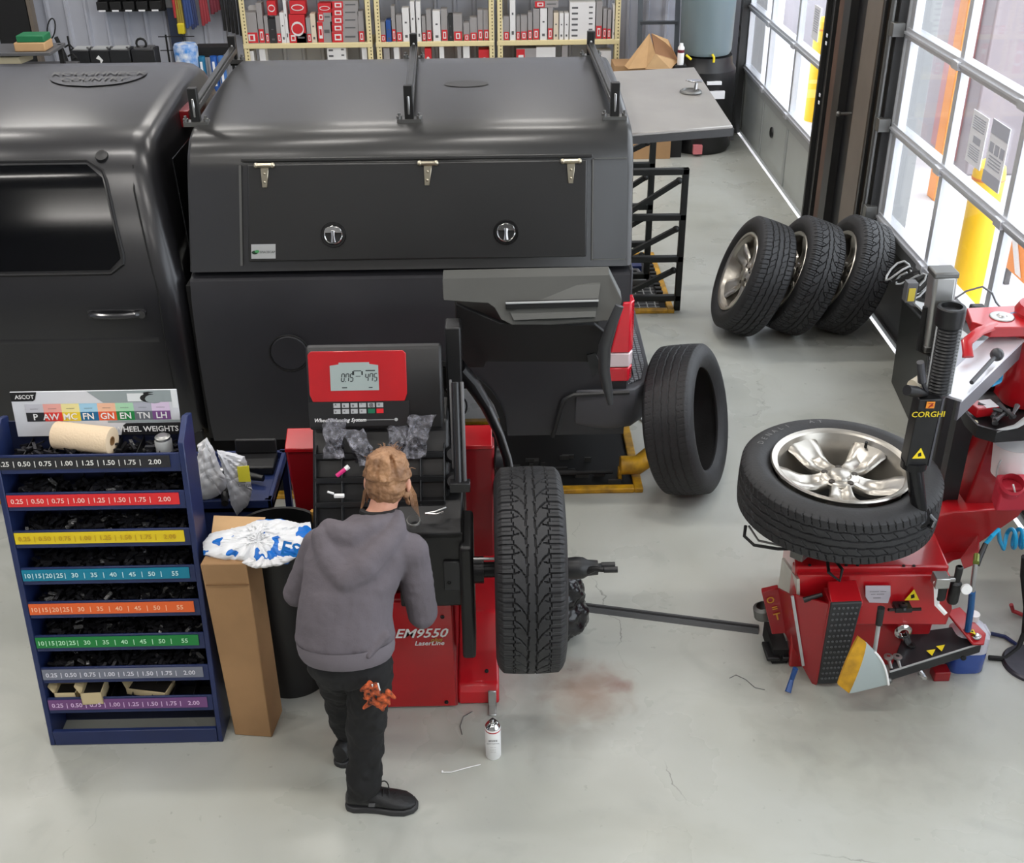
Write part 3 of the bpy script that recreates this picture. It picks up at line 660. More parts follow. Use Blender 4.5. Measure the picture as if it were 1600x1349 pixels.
# ================================================================== BLACK RAMPS (stand on end)
M_RAMP = mat('black_powder_coat', (26,28,27), 0.5, 0.2)
def ramp(x0,x1,y,zt,label,levels,group=None):
    t = thing('alignment_ramp', label, 'ramp', ((x0+x1)/2,y,0)); b = B(); s_=0.045
    for yy in (y,):
        b.box(x0,x0+s_,yy-s_/2,yy+s_/2,0,zt); b.box(x1-s_,x1,yy-s_/2,yy+s_/2,0,zt); b.box(x0,x1,yy-s_/2,yy+s_/2,zt-s_,zt)
    b.build('side_frame', M_RAMP, t, bevel=0.004, seg=1)
    for i, z in enumerate(levels):
        B().box(x0,x1,y-s_/2,y+s_/2,z-s_/2,z+s_/2).build('crossbar', M_RAMP, t, bevel=0.004, seg=1)
        zz = (levels[i-1] if i else zt)-0.085
        b = B(); b.bar((x0+0.08,y,z+0.01),(x1-0.07,y-0.02,zz),0.035,0.035); b.ball((x1-0.07,y-0.02,zz),0.026,10); b.build('brace', M_RAMP, t)
    return t
ramp(0.86,1.40,8.0,1.09,'black steel ramp frame standing on end, the nearer of two behind the truck',[0.73,0.41,0.10])
ramp(0.74,1.22,8.45,1.24,'black steel ramp frame standing on end behind the nearer one, under the raised hatch',[0.98,0.66,0.36,0.10])
# ================================================================== TYRES AND WHEELS
def tyre_mesh(kind, R=0.415, wd=0.275, NU=760, rim=0.280):
    tw = 0.108; nv = 78
    side = [(-0.098,rim+0.002),(-0.112,rim+0.012),(-0.126,0.312),(-0.1365,0.335),(-0.1375,0.35),(-0.133,0.373),(-0.1265,0.388)]
    vv = np.linspace(-0.122, 0.122, nv)
    tr = [(v, R-0.0045*(v/tw)**2-(0.0 if abs(v) < tw else 0.9*(abs(v)-tw)+8*(abs(v)-tw)**2)) for v in vv]
    inner = [(0.088,rim+0.004),(0.10,0.305),(0.122,0.345),(0.112,0.378),(0.0,0.396),(-0.112,0.378),(-0.122,0.345),(-0.10,0.305),(-0.088,rim+0.004)]
    prof = side+tr+[(-x, r) for x, r in side[::-1]]+inner
    P_ = np.array(prof); n = len(P_); s0 = len(side)
    th = np.linspace(0, 2*PI, NU, endpoint=False)
    U = th*R; T, X = np.meshgrid(th, P_[:,0], indexing='ij'); RR = np.tile(P_[:,1], (NU,1))
    circ = 2*PI*R; depth = np.zeros_like(RR); v = X; a = np.abs(v); u = T*R
    istr = np.zeros(n, bool); istr[s0:s0+nv] = True
    def frac_dist(ph, per):
        q = np.mod(ph, per); return np.minimum(q, per-q)
    if kind == 'winter':
        k = 36; per = circ/k; off = np.where(v > 0, per*0.5, 0)
        uu = u+off
        g1 = np.abs(a-(0.0165+0.006*(np.mod(uu, per)/per-0.5))) < 0.0030
        sweep = -0.062*np.power(np.clip((0.070-a)/0.054, 0, 1.2), 1.7)
        g2 = (frac_dist(uu+sweep, per) < 0.0030) & (a > 0.018)
        g2b = (frac_dist(uu+per/2, per) < 0.0026) & (a > 0.068)
        g3 = np.abs(a-(0.068+0.003*np.sign(np.sin(4*PI*uu/per)))) < 0.0026
        br = (frac_dist(uu+per/2+0.25*(0.07-a), per) < 0.0022) & (a > 0.045) & (a < 0.069)
        sip = (frac_dist(uu+per/4, per/2) < 0.0018) & (a > 0.076)
        depth = np.where(g1 | g2 | g2b | g3 | br, 0.0085, 0)+np.where(sip & ~(g2 | g2b), 0.003, 0)
        fade = np.clip((0.127-a)/0.01, 0, 1)
    else:
        dp = 0.0 ; k = 78; per = circ/k
        g = np.zeros_like(a, bool)
        for c_ in (0.019, 0.062): g |= np.abs(a-c_-0.0016*np.sign(np.sin(2*PI*u/(per*2)))) < 0.0042
        lat = (frac_dist(u+0.25*v, per) < 0.0022) & (a > 0.070)
        lat2 = (frac_dist(u+0.9*v, per*1.6) < 0.0019) & (a < 0.057) & (a > 0.024)
        dd = 0.0085 if kind == 'highway' else 0.0035
        depth = np.where(g, dd, 0)+np.where((lat | lat2) & ~g, dd*0.6, 0)
        fade = np.clip((0.125-a)/0.012, 0, 1)
    depth = depth*fade; depth[:, ~istr] = 0
    RR = RR-depth
    co = np.stack([X, RR*np.cos(T), RR*np.sin(T)], -1).reshape(-1, 3)
    i = np.arange(NU)[:, None]; j = np.arange(n)[None, :]
    q = np.stack([i*n+j, i*n+(j+1) % n, ((i+1) % NU)*n+(j+1) % n, ((i+1) % NU)*n+j], -1).reshape(-1, 4)
    me = bpy.data.meshes.new('tyre'); me.vertices.add(len(co)); me.vertices.foreach_set('co', co.astype(np.float32).ravel())
    me.loops.add(len(q)*4); me.loops.foreach_set('vertex_index', q.astype(np.int32).ravel())
    me.polygons.add(len(q)); me.polygons.foreach_set('loop_start', np.arange(0, len(q)*4, 4, dtype=np.int32)); me.polygons.foreach_set('loop_total', np.full(len(q), 4, np.int32))
    me.materials.append(M_RUB); me.update(calc_edges=True); me.validate()
    import bmesh
    bm = bmesh.new(); bm.from_mesh(me); bmesh.ops.recalc_face_normals(bm, faces=bm.faces); bm.to_mesh(me); bm.free()
    me.shade_smooth(); me.set_sharp_from_angle(angle=math.radians(38)); return me
ME_WIN, ME_HWY, ME_WORN = tyre_mesh('winter'), tyre_mesh('highway'), tyre_mesh('worn', NU=560)
M_RIM = mat('machined_alloy', (190,185,176), 0.30, 0.85, var=0.1, vscale=8); M_RIMD = mat('rim_barrel', (96,92,88), 0.4, 0.8)
def rim_build(par):
    """20 inch five-spoke alloy, face towards +x"""
    b = B(); b.lathe([(0.255,0.118),(0.268,0.122),(0.272,0.115),(0.266,0.105),(0.258,0.10),(0.247,0.095),(0.240,0.085),(0.236,0.03),(0.215,-0.02),(0.212,-0.10),(0.262,-0.115),(0.268,-0.12)], (0,0,0), (1,0,0), 64)
    b.lathe([(0.255,0.118),(0.246,0.112),(0.236,0.085)], (0,0,0), (1,0,0), 64)
    rm = b.build('rim', M_RIM, par); rm.scale = (1, 1.07, 1.07)
    b = B(); b.lathe([(0.21,-0.1),(0.10,-0.06),(0.001,-0.05)], (0,0,0), (1,0,0), 40); b.build('brake_side_disc', M_BLACK, rm)
    for k in range(5):
        th = PI/2+2*PI*(k+0.5)/5; ct, st = math.cos(th), math.sin(th); b = B(); rings = []
        for t in np.linspace(0, 1, 9):
            r = 0.050+t*0.192; w_ = 0.040+0.008*t+0.034*t**1.5; x = 0.062-0.018*math.sin(PI*min(t*1.3,1))+0.030*t**2; dp = 0.040-0.012*t
            vdep = 0.018*math.sin(PI*min(max(t*1.05,0),1))
            pr_ = [(-w_,x-0.012),(-w_*0.86,x),(-w_*0.45,x+0.002),(0,x-vdep),(w_*0.45,x+0.002),(w_*0.86,x),(w_,x-0.012),(w_*0.8,x-dp),(-w_*0.8,x-dp)]
            rings.append([(xx, r*ct-ww*st, r*st+ww*ct) for ww, xx in pr_])
        b.loft(rings); b.build('spoke', M_RIM, rm, angle=50)
    b = B(); b.lathe([(0.074,0.03),(0.078,0.052),(0.068,0.060),(0.045,0.062),(0.040,0.072),(0.034,0.076),(0.001,0.077)], (0,0,0), (1,0,0), 40); b.build('hub_cap', M_RIM, rm)
    b = B()
    for k in range(5):
        th = PI/2+2*PI*(k+0.5)/5+PI/5; b.lathe([(0.013,0.058),(0.0125,0.063),(0.001,0.0632)], (0,0.060*math.cos(th),0.060*math.sin(th)), (1,0,0), 14)
    b.build('lug_hole', mat('lug_dark',(70,64,58),0.5,0.6), rm)
    b = B(); b.cyl((0.08,0.22,-0.05),(0.115,0.212,-0.052),0.006); b.build('valve', M_BLACK, rm)
    return rm
def tyre_obj(me, par):
    o = bpy.data.objects.new('tyre', me); COL.objects.link(o); o.parent = par; return o
def aim(ax, spin=0.0):
    """rotation taking local +x to the direction ax"""
    return (Vector(ax).to_track_quat('X','Z') @ Euler((spin,0,0)).to_quaternion()).to_euler()
# wheel on the tyre changer (face up)
WC = Vector((1.435, 4.08, 0.89))
wheel = thing('wheel', 'tyre with bright five-spoke alloy rim lying flat on the red tyre changer', 'wheel', (0,0,0)); TY_ = tyre_obj(ME_HWY, wheel); rim_build(wheel)
wheel.location = WC; wheel.rotation_euler = aim((0.01,-0.02,1), PI/5); TY_.scale = (0.86,1,1)
def arc_text(s, r, a0, da, size, par, zoff, m):
    b = B()
    for k, ch in enumerate(s):
        if ch == ' ': continue
        cu = bpy.data.curves.new('t','FONT'); cu.body = ch; cu.size = size; cu.align_x = 'CENTER'; cu.resolution_u = 2; ob = bpy.data.objects.new('t', cu); me = bpy.data.meshes.new_from_object(ob)
        a = a0-da*k; c = Vector((r*math.cos(a), r*math.sin(a))); xd = Vector((math.sin(a), -math.cos(a))); yd = Vector((math.cos(a), math.sin(a)))
        vs = [(zoff-(p.co.y*0.08), *(c+xd*p.co.x+yd*p.co.y)) for p in me.vertices]; b.add(vs, [tuple(p.vertices) for p in me.polygons])
        bpy.data.objects.remove(ob); bpy.data.curves.remove(cu); bpy.data.meshes.remove(me)
    o = b.build('lettering', m, None, smooth=False, loc=(0,0,0)); o.parent = par; return o
ld_ = wheel.rotation_euler.to_matrix().transposed() @ Vector((-0.86,0.5,0)); lx_ = wheel.rotation_euler.to_matrix().transposed() @ Vector((0.5,0.86,0))
LET = arc_text('DENALI  AT', 0.338, math.atan2(ld_.z, ld_.y), 0.115, 0.036, wheel, 0.1200, mat('rubber_letter',(120,120,120),0.6))

# wheel mounted on the balancer
BW = Vector((0.122, 3.77, 0.725))
w2 = thing('wheel', 'wheel with winter tread clamped upright on the red wheel balancer', 'wheel', (0,0,0)); tyre_obj(ME_WIN, w2)
rm = wheel.children[1]
for ch in [c for c in wheel.children if c.name.startswith('rim')]:
    c = ch.copy(); COL.objects.link(c); c.parent = w2
    for g in ch.children: d = g.copy(); COL.objects.link(d); d.parent = c
w2.location = BW; w2.rotation_euler = (0.02, 0, 0)
# three wheels leaning by the doors
lean = math.radians(21)
def lean_wheel(me, x, y, label, yaw=0.0, ln=lean, rimmed=True, nm='wheel', cat='wheel'):
    ax = Vector((-math.cos(ln)*math.cos(yaw), -math.sin(yaw), math.sin(ln)))
    t = thing(nm, label, cat, (0,0,0)); tyre_obj(me, t)
    if rimmed:
        for ch in [c for c in wheel.children if c.name.startswith('rim')]:
            c = ch.copy(); COL.objects.link(c); c.parent = t
            for g in ch.children: d = g.copy(); COL.objects.link(d); d.parent = c
    # lowest point: bottom corner of the tread on the -x side of the leaning tyre
    n = ax.normalized(); h = math.sqrt(max(0, 1-n.z**2))*0.4105+abs(n.z)*0.108
    t.location = (x, y, h-0.001); t.rotation_euler = aim(ax, 0.6); return t
lean_wheel(ME_HWY, 1.83, 7.60, 'alloy wheel with highway tyre, front one of three leaning by the doors, rim facing left')
lean_wheel(ME_WIN, 2.17, 7.60, 'winter-tread wheel in the middle of the three leaning by the doors')
lean_wheel(ME_WIN, 2.51, 7.60, 'winter-tread wheel nearest the door glass, last of the three leaning')
# loose worn tyre standing against the bumper
t = thing('tyre', 'bald worn tyre without a rim standing tilted beside the truck bumper', 'tyre', (0,0,0)); tyre_obj(ME_WORN, t)
ax = Vector((0.90,-0.37,0.235)).normalized(); h = math.sqrt(1-ax.z**2)*0.4105+abs(ax.z)*0.108
t.location = (1.05, 5.53, h-0.001); t.rotation_euler = aim(ax, 0.3)
# ================================================================== WHEEL WEIGHT RACK
RX0, RX1 = -1.885, -1.165
def ry(z): return 3.58+0.113*z
RK = thing('wheel_weight_rack', 'navy blue display rack of wheel weights with coloured number strips and a printed header', 'rack', ((RX0+RX1)/2, 3.75, 0))
b = B()
for x in (RX0, RX1-0.022):
    b.slab([(x,ry(0),0),(x,ry(1.36),1.36),(x,ry(1.40)+0.10,1.42),(x,ry(1.40)+0.16,1.40),(x,ry(0)+0.16,0)],(0.022,0,0))
b.build('side_panel', M_BLUE, RK, bevel=0.003, seg=1)
B().slab([(RX0+0.022,ry(0)+0.15,0),(RX0+0.022,ry(1.38)+0.15,1.38),(RX0+0.022,ry(1.38)+0.155,1.38),(RX0+0.022,ry(0)+0.155,0)],(RX1-RX0-0.044,0,0)).build('back_panel', mat('navy_dark',(20,28,58),0.5), RK)  # darker navy paints in the shade inside the rack
b = B(); b.bar((-1.7,3.88,1.2),(-1.7,4.15,0.0),0.03); b.bar((-1.35,3.88,1.2),(-1.35,4.15,0.0),0.03); b.bar((-1.7,4.13,0.1),(-1.35,4.13,0.1),0.02); b.build('rear_stand', M_BLUE, RK)
B().box(RX0+0.022,RX1-0.022,ry(0),ry(0)+0.02,0.0,0.075).build('plinth', M_BLUE, RK, bevel=0.003, seg=1)
rows = [(1.285,'strip_black',(38,38,42),(230,230,225),0), (1.13,'strip_red',(226,44,48),(250,200,190),0), (0.97,'strip_yellow',(232,204,32),(190,150,30),0), (0.808,'strip_teal',(0,128,158),(200,235,240),1),
        (0.655,'strip_orange',(236,104,44),(255,200,160),1), (0.500,'strip_green',(22,130,60),(190,240,200),1), (0.348,'strip_grey',(122,126,140),(225,225,235),0), (0.200,'strip_purple',(118,74,128),(225,195,230),0)]
A = ['0.25','0.50','0.75','1.00','1.25','1.50','1.75','2.00']; A2 = ['10','15','20','25','30','35','40','45','50','55']
M_WT = mat('weights_lead', (48,48,52), 0.35, 0.6)
for i, (z, nm, c, tc_, kind) in enumerate(rows):
    y = ry(z); h = 0.048
    b = B(); b.slab([(RX0+0.022,y+0.002,z-0.045),(RX0+0.022,y+0.008,z+0.032),(RX0+0.022,y+0.016,z+0.032),(RX0+0.022,y+0.012,z-0.045)],(RX1-RX0-0.044,0,0)); b.slab([(RX0+0.022,y+0.012,z-0.035),(RX0+0.022,y+0.148,z-0.035),(RX0+0.022,y+0.148,z-0.045),(RX0+0.022,y+0.012,z-0.045)],(RX1-RX0-0.044,0,0),1)
    sh = b.build('shelf', [M_BLUE, mat('shelf_inside_shade',(16,17,22),0.6)], RK, bevel=0.002, seg=1)  # dark of the bin openings put into the shelf floor colour
    b = B()
    for j in range(1, 8): x = RX0+0.022+(RX1-RX0-0.044)*j/8; b.slab([(x,y+0.02,z-0.03),(x,y+0.025,z+0.02),(x,y+0.148,z+0.03),(x,y+0.148,z-0.03)],(0.003,0,0))
    b.build('divider', M_BLACKP, RK)['kind'] = 'stuff'
    x0 = RX0+(0.0 if i == 0 else 0.025); x1 = RX1-(0.06 if i == 0 else 0.045)-0.0
    mm = mat(nm, c, 0.42); b = B(); b.slab([(x0,y-0.001,z-h/2),(x1,y-0.001,z-h/2),(x1,y+0.004,z+h/2),(x0,y+0.004,z+h/2)],(0,0.003,0))
    st = b.build('number_strip', mm, sh, smooth=False)
    its = []; W_ = x1-x0; m_ = [mat(nm+'_ink', tc_, 0.5)]
    if kind == 0:
        ws = [1]*7+[1.4]; names = A
    else:
        ws = [0.62,0.62,0.62,0.62,1.1,1.1,1.1,1.1,1.1,1.6]; names = A2
    s_ = sum(ws); u = 0; tb = B()
    for wv, n_ in zip(ws, names):
        its.append((n_, (u+wv/2)/s_*W_, 0, 0.028, 0, 'CENTER')); u += wv
        if u < s_-0.01: its.append(('|', u/s_*W_, 0.001, 0.027, 0, 'CENTER'))
    text('numbers', its, m_, (x0, y-0.001+0.0025, z), (1,0,0), (0,0.104,1), st, off=0.004)
# loose weights lying in the bins: nobody could count them
for i, (z, nm, *_r) in enumerate(rows[:7]):
    rr_ = random.Random(20+i); b = B(); y = ry(z)
    for k in range(260 if i else 170):
        x = RX0+0.06+rr_.random()*(RX1-RX0-0.12); yy = y+0.03+rr_.random()*0.105; zz = z-0.028+rr_.random()*0.062
        a = rr_.random()*PI; q = Vector((math.cos(a),math.sin(a),rr_.uniform(-0.5,0.5)))*0.017
        b.obox((x,yy,zz), q, Vector((-math.sin(a),math.cos(a),0.2))*0.006, Vector((0.1,0.1,1))*0.004, 1 if rr_.random() < 0.07 else 0)
    cn = nm.split('_')[1]
    tag(b.build('wheel_weights', [M_WT, mat('weights_shine',(190,190,190),0.25,0.8)], smooth=False), 'heap of small dark clip-on wheel weights in the bins above the %s number strip' % cn, 'wheel weights', kind='stuff')
# header
hz0, hz1 = 1.325, 1.505
def hp_(u, v, o=0.0): return Vector((RX0+0.055+u*0.625+ (0.0), 3.865+v*0.02-o, hz0+v*(hz1-hz0)))
def hq(b, u0, v0, u1, v1, m, o): b.quad([hp_(u0,v0,o),hp_(u1,v0,o),hp_(u1,v1,o),hp_(u0,v1,o)], m)
b = B(); b.slab([hp_(0,0),hp_(1,0),hp_(1,1),hp_(0,1)],(0,0.006,0)); hd = b.build('header_sign', mat('header_white',(214,216,222),0.35,coat=0.3), RK, smooth=False)
cols = [((40,40,44),(196,196,204)),((226,60,52),(236,170,160)),((230,204,60),(236,226,160)),((0,100,150),(160,206,232)),((228,90,50),(240,190,160)),((24,130,66),(170,216,180)),((104,108,116),(176,178,190)),((120,74,134),(220,200,226))]
b = B(); hm = []
for k, (c1, c2) in enumerate(cols):
    hm += [mat('hdr_a%d' % k, c1, 0.4), mat('hdr_b%d' % k, c2, 0.4)]; u0 = 0.075+k*0.109; hq(b,u0,0.34,u0+0.109,0.54,2*k,0.0015); hq(b,u0,0.54,u0+0.109,0.73,2*k+1,0.0015)
hm += [mat('hdr_black',(24,24,28),0.4), mat('hdr_photo',(150,160,162),0.4), mat('hdr_photo_light',(225,228,230),0.4)]
b.quad([hp_(0.63,0.0,0.0015),hp_(1,0.0,0.0015),hp_(1,0.27,0.0015),hp_(0.67,0.27,0.0015),hp_(0.65,0.22,0.0015)],16)
b.quad([hp_(0,0.80,0.0015),hp_(0.13,0.80,0.0015),hp_(0.145,0.84,0.0015),hp_(0.16,1,0.0015),hp_(0,1,0.0015)],16)
hq(b,0.56,0.28,1.0,0.33,17,0.0012); b.quad([hp_(0.55,0.74,0.0012),hp_(1,0.74,0.0012),hp_(1,1,0.0012),hp_(0.46,1,0.0012)],17); hq(b,0.70,0.76,0.80,0.94,18,0.0018); hq(b,0.965,0.6,1.0,1.0,18,0.0018)
for k in range(4): b.quad([hp_(0.83+0.055*math.cos(a)+0.03*(k%2),0.87+0.1*math.sin(a)-0.02*k,0.0016+0.0003*k) for a in [2*PI*j/12 for j in range(12)]],17 if k % 2 else 16)
b.build('header_print', hm, hd, smooth=False)
hx = 0.625; hh = hz1-hz0
text('header_lettering', [('P',0.13*hx,0.44*hh,0.036,0,'CENTER'),('AW',0.225*hx,0.44*hh,0.036,0,'CENTER'),('MC',0.34*hx,0.44*hh,0.036,0,'CENTER'),('FN',0.45*hx,0.44*hh,0.036,0,'CENTER'),('GN',0.565*hx,0.44*hh,0.036,0,'CENTER'),('EN',0.675*hx,0.44*hh,0.036,0,'CENTER'),('TN',0.785*hx,0.44*hh,0.036,0,'CENTER'),('LH',0.893*hx,0.44*hh,0.036,0,'CENTER'),
     ('WHEEL WEIGHTS',0.985*hx,0.13*hh,0.031,0,'RIGHT'),('ASCOT',0.085*hx,0.90*hh,0.022,0,'CENTER')]+[('--------',(0.13+0.109*k)*hx,0.635*hh,0.012,1,'CENTER') for k in range(8)], [M_WHITE, M_GRAYP], hp_(0,0), (1,0,0), (0,0.02,hz1-hz0), hd, off=0.004)
# things on the rack top
t = thing('paper_towel_roll', 'cream paper towel roll lying on top of the wheel weight rack', 'paper towels', (-1.58,3.86,1.31))
c = at(135,682,Y=3.80); e = at(178,688,Y=3.76); c = V(-1.50,3.80,1.385)
pr0, pr1 = at(88,680,Y=3.83), at(172,689,Y=3.79)
ax = (pr1-pr0).normalized(); b = B(); b.lathe([(0.018,0.0),(0.052,0.0),(0.053,0.004),(0.053,0.222),(0.052,0.226),(0.018,0.226),(0.018,0.0)], pr0+V(0,0,0.0), ax, 40); b.slab([pr1+ax*(-0.004)+V(0.0,0.052,-0.01),pr1-ax*0.21+V(0,0.052,-0.01),pr1-ax*0.21+V(0,0.07,-0.05),pr1+ax*(-0.004)+V(0,0.07,-0.05)],(0,0.002,0))
b.build('towel', M_TOWEL, t, bevel=0.002, seg=1)
b = B(); b.lathe([(0.0175,-0.001),(0.0175,0.227),(0.015,0.227),(0.015,-0.001),(0.0175,-0.001)], pr0, ax, 24); b.build('core', mat('core_brown',(150,112,70),0.8), t)
p = at(258,706,Y=3.80); t = thing('spray_can', 'short white can with silver cap on the right end of the rack top', 'can', p)
b = B(); b.lathe([(0.001,0),(0.031,0),(0.032,0.004),(0.032,0.05),(0.028,0.056)], p, (0,0,1), 24); b.build('body', M_GRAYL, t)
b = B(); b.lathe([(0.028,0.056),(0.029,0.066),(0.022,0.07),(0.018,0.074),(0.001,0.075)], p, (0,0,1), 24); b.build('cap', M_ALU, t)
b = B(); 
# small boxes of weights on the lowest shelves
def small_box(x0,x1,y0,y1,z,h,label,ang=0.0,flap=True):
    c = V((x0+x1)/2,(y0+y1)/2,z); t = thing('weight_carton', label, 'box', c); t.rotation_euler = (0,0,ang)
    a_,d_ = (x1-x0)/2,(y1-y0)/2; b = B(); tk = 0.003
    for q in ((-a_,a_,-d_,-d_+tk,0,h),(-a_,a_,d_-tk,d_,0,h),(-a_,-a_+tk,-d_,d_,0,h),(a_-tk,a_,-d_,d_,0,h),(-a_,a_,-d_,d_,0,tk)):
        b.box(c.x+q[0],c.x+q[1],c.y+q[2],c.y+q[3],c.z+q[4],c.z+q[5])
    b.build('carton', mat('carton_cream',(208,190,150),0.8), t)
    if flap:
        b = B(); b.slab([c+V(-a_,d_-tk,h),c+V(a_,d_-tk,h),c+V(a_*0.9,d_-0.03,h+0.035),c+V(-a_*0.9,d_-0.03,h+0.035)],(0,0.003,0)); b.slab([c+V(-a_,-d_,h),c+V(-a_,d_,h),c+V(-a_-0.025,d_*0.8,h+0.02),c+V(-a_-0.025,-d_*0.6,h+0.02)],(0,0,0.003)); b.build('flap', mat('carton_cream',(208,190,150),0.8), t)
    b = B(); b.box(c.x-a_+tk,c.x+a_-tk,c.y-d_+tk,c.y+d_-tk,c.z+tk,c.z+h*0.6); b.build('contents', M_WT, t)
small_box(-1.835,-1.745,3.62,3.70,0.205,0.045,'shallow cream carton at the left of the purple-strip shelf')
small_box(-1.72,-1.635,3.60,3.70,0.205,0.06,'open cream carton with raised flap, middle of the purple-strip shelf',0.05)
small_box(-1.545,-1.37,3.64,3.73,0.205,0.03,'flat torn cream carton at the right of the purple-strip shelf',-0.2)
# ================================================================== CARDBOARD, BIN, BAGS, CART
t = thing('cardboard_box', 'tall narrow cardboard box standing between the weight rack and the balancer', 'box', (-1.05,3.72,0))
b = B(); b.hexa([(-1.125,3.62,0),(-0.965,3.60,0),(-0.945,3.76,0),(-1.10,3.78,0),(-1.14,3.60,0.9),(-0.965,3.60,0.9),(-0.945,3.76,0.9),(-1.12,3.78,0.9)]); b.build('carton', mat('cardboard_worn',(172,134,94),0.88,var=0.2,vscale=4), t, bevel=0.004, seg=1)
b = B(); b.slab([(-1.135,3.78,0.9),(-0.945,3.765,0.9),(-0.93,3.86,0.935),(-1.14,3.88,0.935)],(0,0.004,0)); b.build('flap', M_CARD2, t)
b = B(); b.box(-1.13,-0.965,3.597,3.60,0.80,0.803); b.build('crease', mat('cardboard_dark',(128,96,64),0.9), t)
t = thing('waste_bin', 'round black plastic bin under the blue and white shopping bag', 'bin', (-0.84,3.95,0))
b = B(); b.lathe([(0.001,0.03),(0.15,0.03),(0.155,0.0),(0.16,0.03),(0.19,0.60),(0.195,0.74),(0.205,0.74),(0.205,0.77),(0.19,0.77),(0.18,0.60),(0.15,0.05)], (-0.925,3.99,0), (0,0,1), 40); b.build('barrel', M_BLACKP, t)
def bag(name, label, pts, m, cat='plastic bag', disp=0.05, ds=0.12, vox=0.012, sm=3, parent_thing=True):
    """crumpled bag: closed hull of balls + ribbons fused by a voxel remesh"""
    b = B(); xs_ = [p[0] for p in pts]; ys_ = [p[1] for p in pts]; zs_ = [p[2] for p in pts]
    for p in pts: b.ball(p[:3], p[3], 12, 0, p[4] if len(p) > 4 else (1,1,1))
    o = b.build(name, m, None, remesh=vox, sm=sm, disp=disp, dscale=ds)
    return tag(o, label, cat) if label else o
M_BAGB = bpy.data.materials.new('bag_blue_print'); M_BAGB.use_nodes = True
nt = M_BAGB.node_tree; bs = nt.nodes['Principled BSDF']; bs.inputs['Roughness'].default_value = 0.35
tc = nt.nodes.new('ShaderNodeTexCoord'); nz = nt.nodes.new('ShaderNodeTexNoise'); nz.inputs['Scale'].default_value = 11; nz.inputs['Detail'].default_value = 2; nt.links.new(tc.outputs['Object'], nz.inputs['Vector'])
cr = nt.nodes.new('ShaderNodeValToRGB'); cr.color_ramp.interpolation = 'CONSTANT'; cr.color_ramp.elements[0].color = lin((230,232,235)); cr.color_ramp.elements[1].position = 0.58; cr.color_ramp.elements[1].color = lin((20,110,200))
nt.links.new(nz.outputs['Fac'], cr.inputs[0]); nt.links.new(cr.outputs[0], bs.inputs['Base Color'])
def pillow(name, label, outline, yf, depth, m, cat='plastic bag', seed=1, nfold=7, famp=0.012, knot=None, parent=None):
    """crumpled film bag: outline (px) on the surveyed surface yf(px, py), blown up towards both sides, with sharp folds"""
    r = random.Random(seed); P2 = [at(a_, c_, Y=yf(a_, c_)) for a_, c_ in outline]; ring = []
    n0 = len(P2)
    for i in range(n0):
        p, q = P2[i], P2[(i+1) % n0]; k = max(2, int((q-p).length/0.008))
        for t in range(k): ring.append(p.lerp(q, t/k)+V(r.uniform(-1,1),r.uniform(-1,1),r.uniform(-1,1))*0.0015)
    c = sum(ring, V(0,0,0))/len(ring); kn = at(*knot, Y=yf(*knot)) if knot else c+V(0,0,0.05); K = 16; n = len(ring)
    ph = [r.uniform(0, 6.28) for _ in range(8)]; nd = V(0,-0.8,0.6); vs = []
    for side in (1, -1):
        for k in range(K+1):
            s_ = 1-k/K
            for p in ring:
                q = c+(p-c)*s_; d = q-kn; an = math.atan2(d.z+0.5*d.y, d.x); rad = d.length
                f = abs(math.sin(an*nfold+ph[0]+6*rad))+0.6*abs(math.sin(an*nfold*1.9+ph[1]-14*rad))+0.5*abs(math.sin(q.x*55+ph[2]+q.z*38))+0.4*abs(math.sin(q.z*80-q.x*47+ph[3]))
                h = depth*math.sqrt(max(0, 1-s_*s_))*side+(famp*(f-1.1)*min(1, (1-s_)*4) if side > 0 else 0); vs.append(q+nd*h)
    fs = []
    for sd in (0, 1):
        o_ = sd*(K+1)*n
        for k in range(K):
            for j in range(n): fs.append((o_+k*n+j, o_+k*n+(j+1)%n, o_+(k+1)*n+(j+1)%n, o_+(k+1)*n+j))
    for j in range(n): fs.append((j, (j+1)%n, (K+1)*n+(j+1)%n, (K+1)*n+j))
    b = B(); b.add(vs, fs); o = b.build(name, m, parent, angle=28)
    return tag(o, label, cat) if label else o
yb = lambda a_, c_: 3.60+(888-c_)*0.0030
o = pillow('shopping_bag', 'crumpled white shopping bag with blue print draped over the black bin', [(318,868),(317,848),(328,834),(352,828),(380,822),(405,812),(440,811),(468,818),(484,816),(490,838),(480,860),(456,872),(450,882),(400,884),(380,878),(345,876)], yb, 0.05, M_BAGB, seed=3, knot=(410,830))
text('print', [('ES',0,0,0.075,0,'CENTER')], [mat('print_blue',(24,120,205),0.4)], at(452,856,Y=3.64), (0.9,0.1,-0.32), (0.25,0.45,0.85), o, off=0.05)
pillow('plastic_bag', 'flat white plastic bag lying over the front rim of the black bin', [(376,880),(392,868),(420,862),(450,866),(462,872),(440,884),(400,889)], lambda a_, c_: 3.585+(888-c_)*0.0030, 0.02, M_BAG, seed=6, famp=0.006)
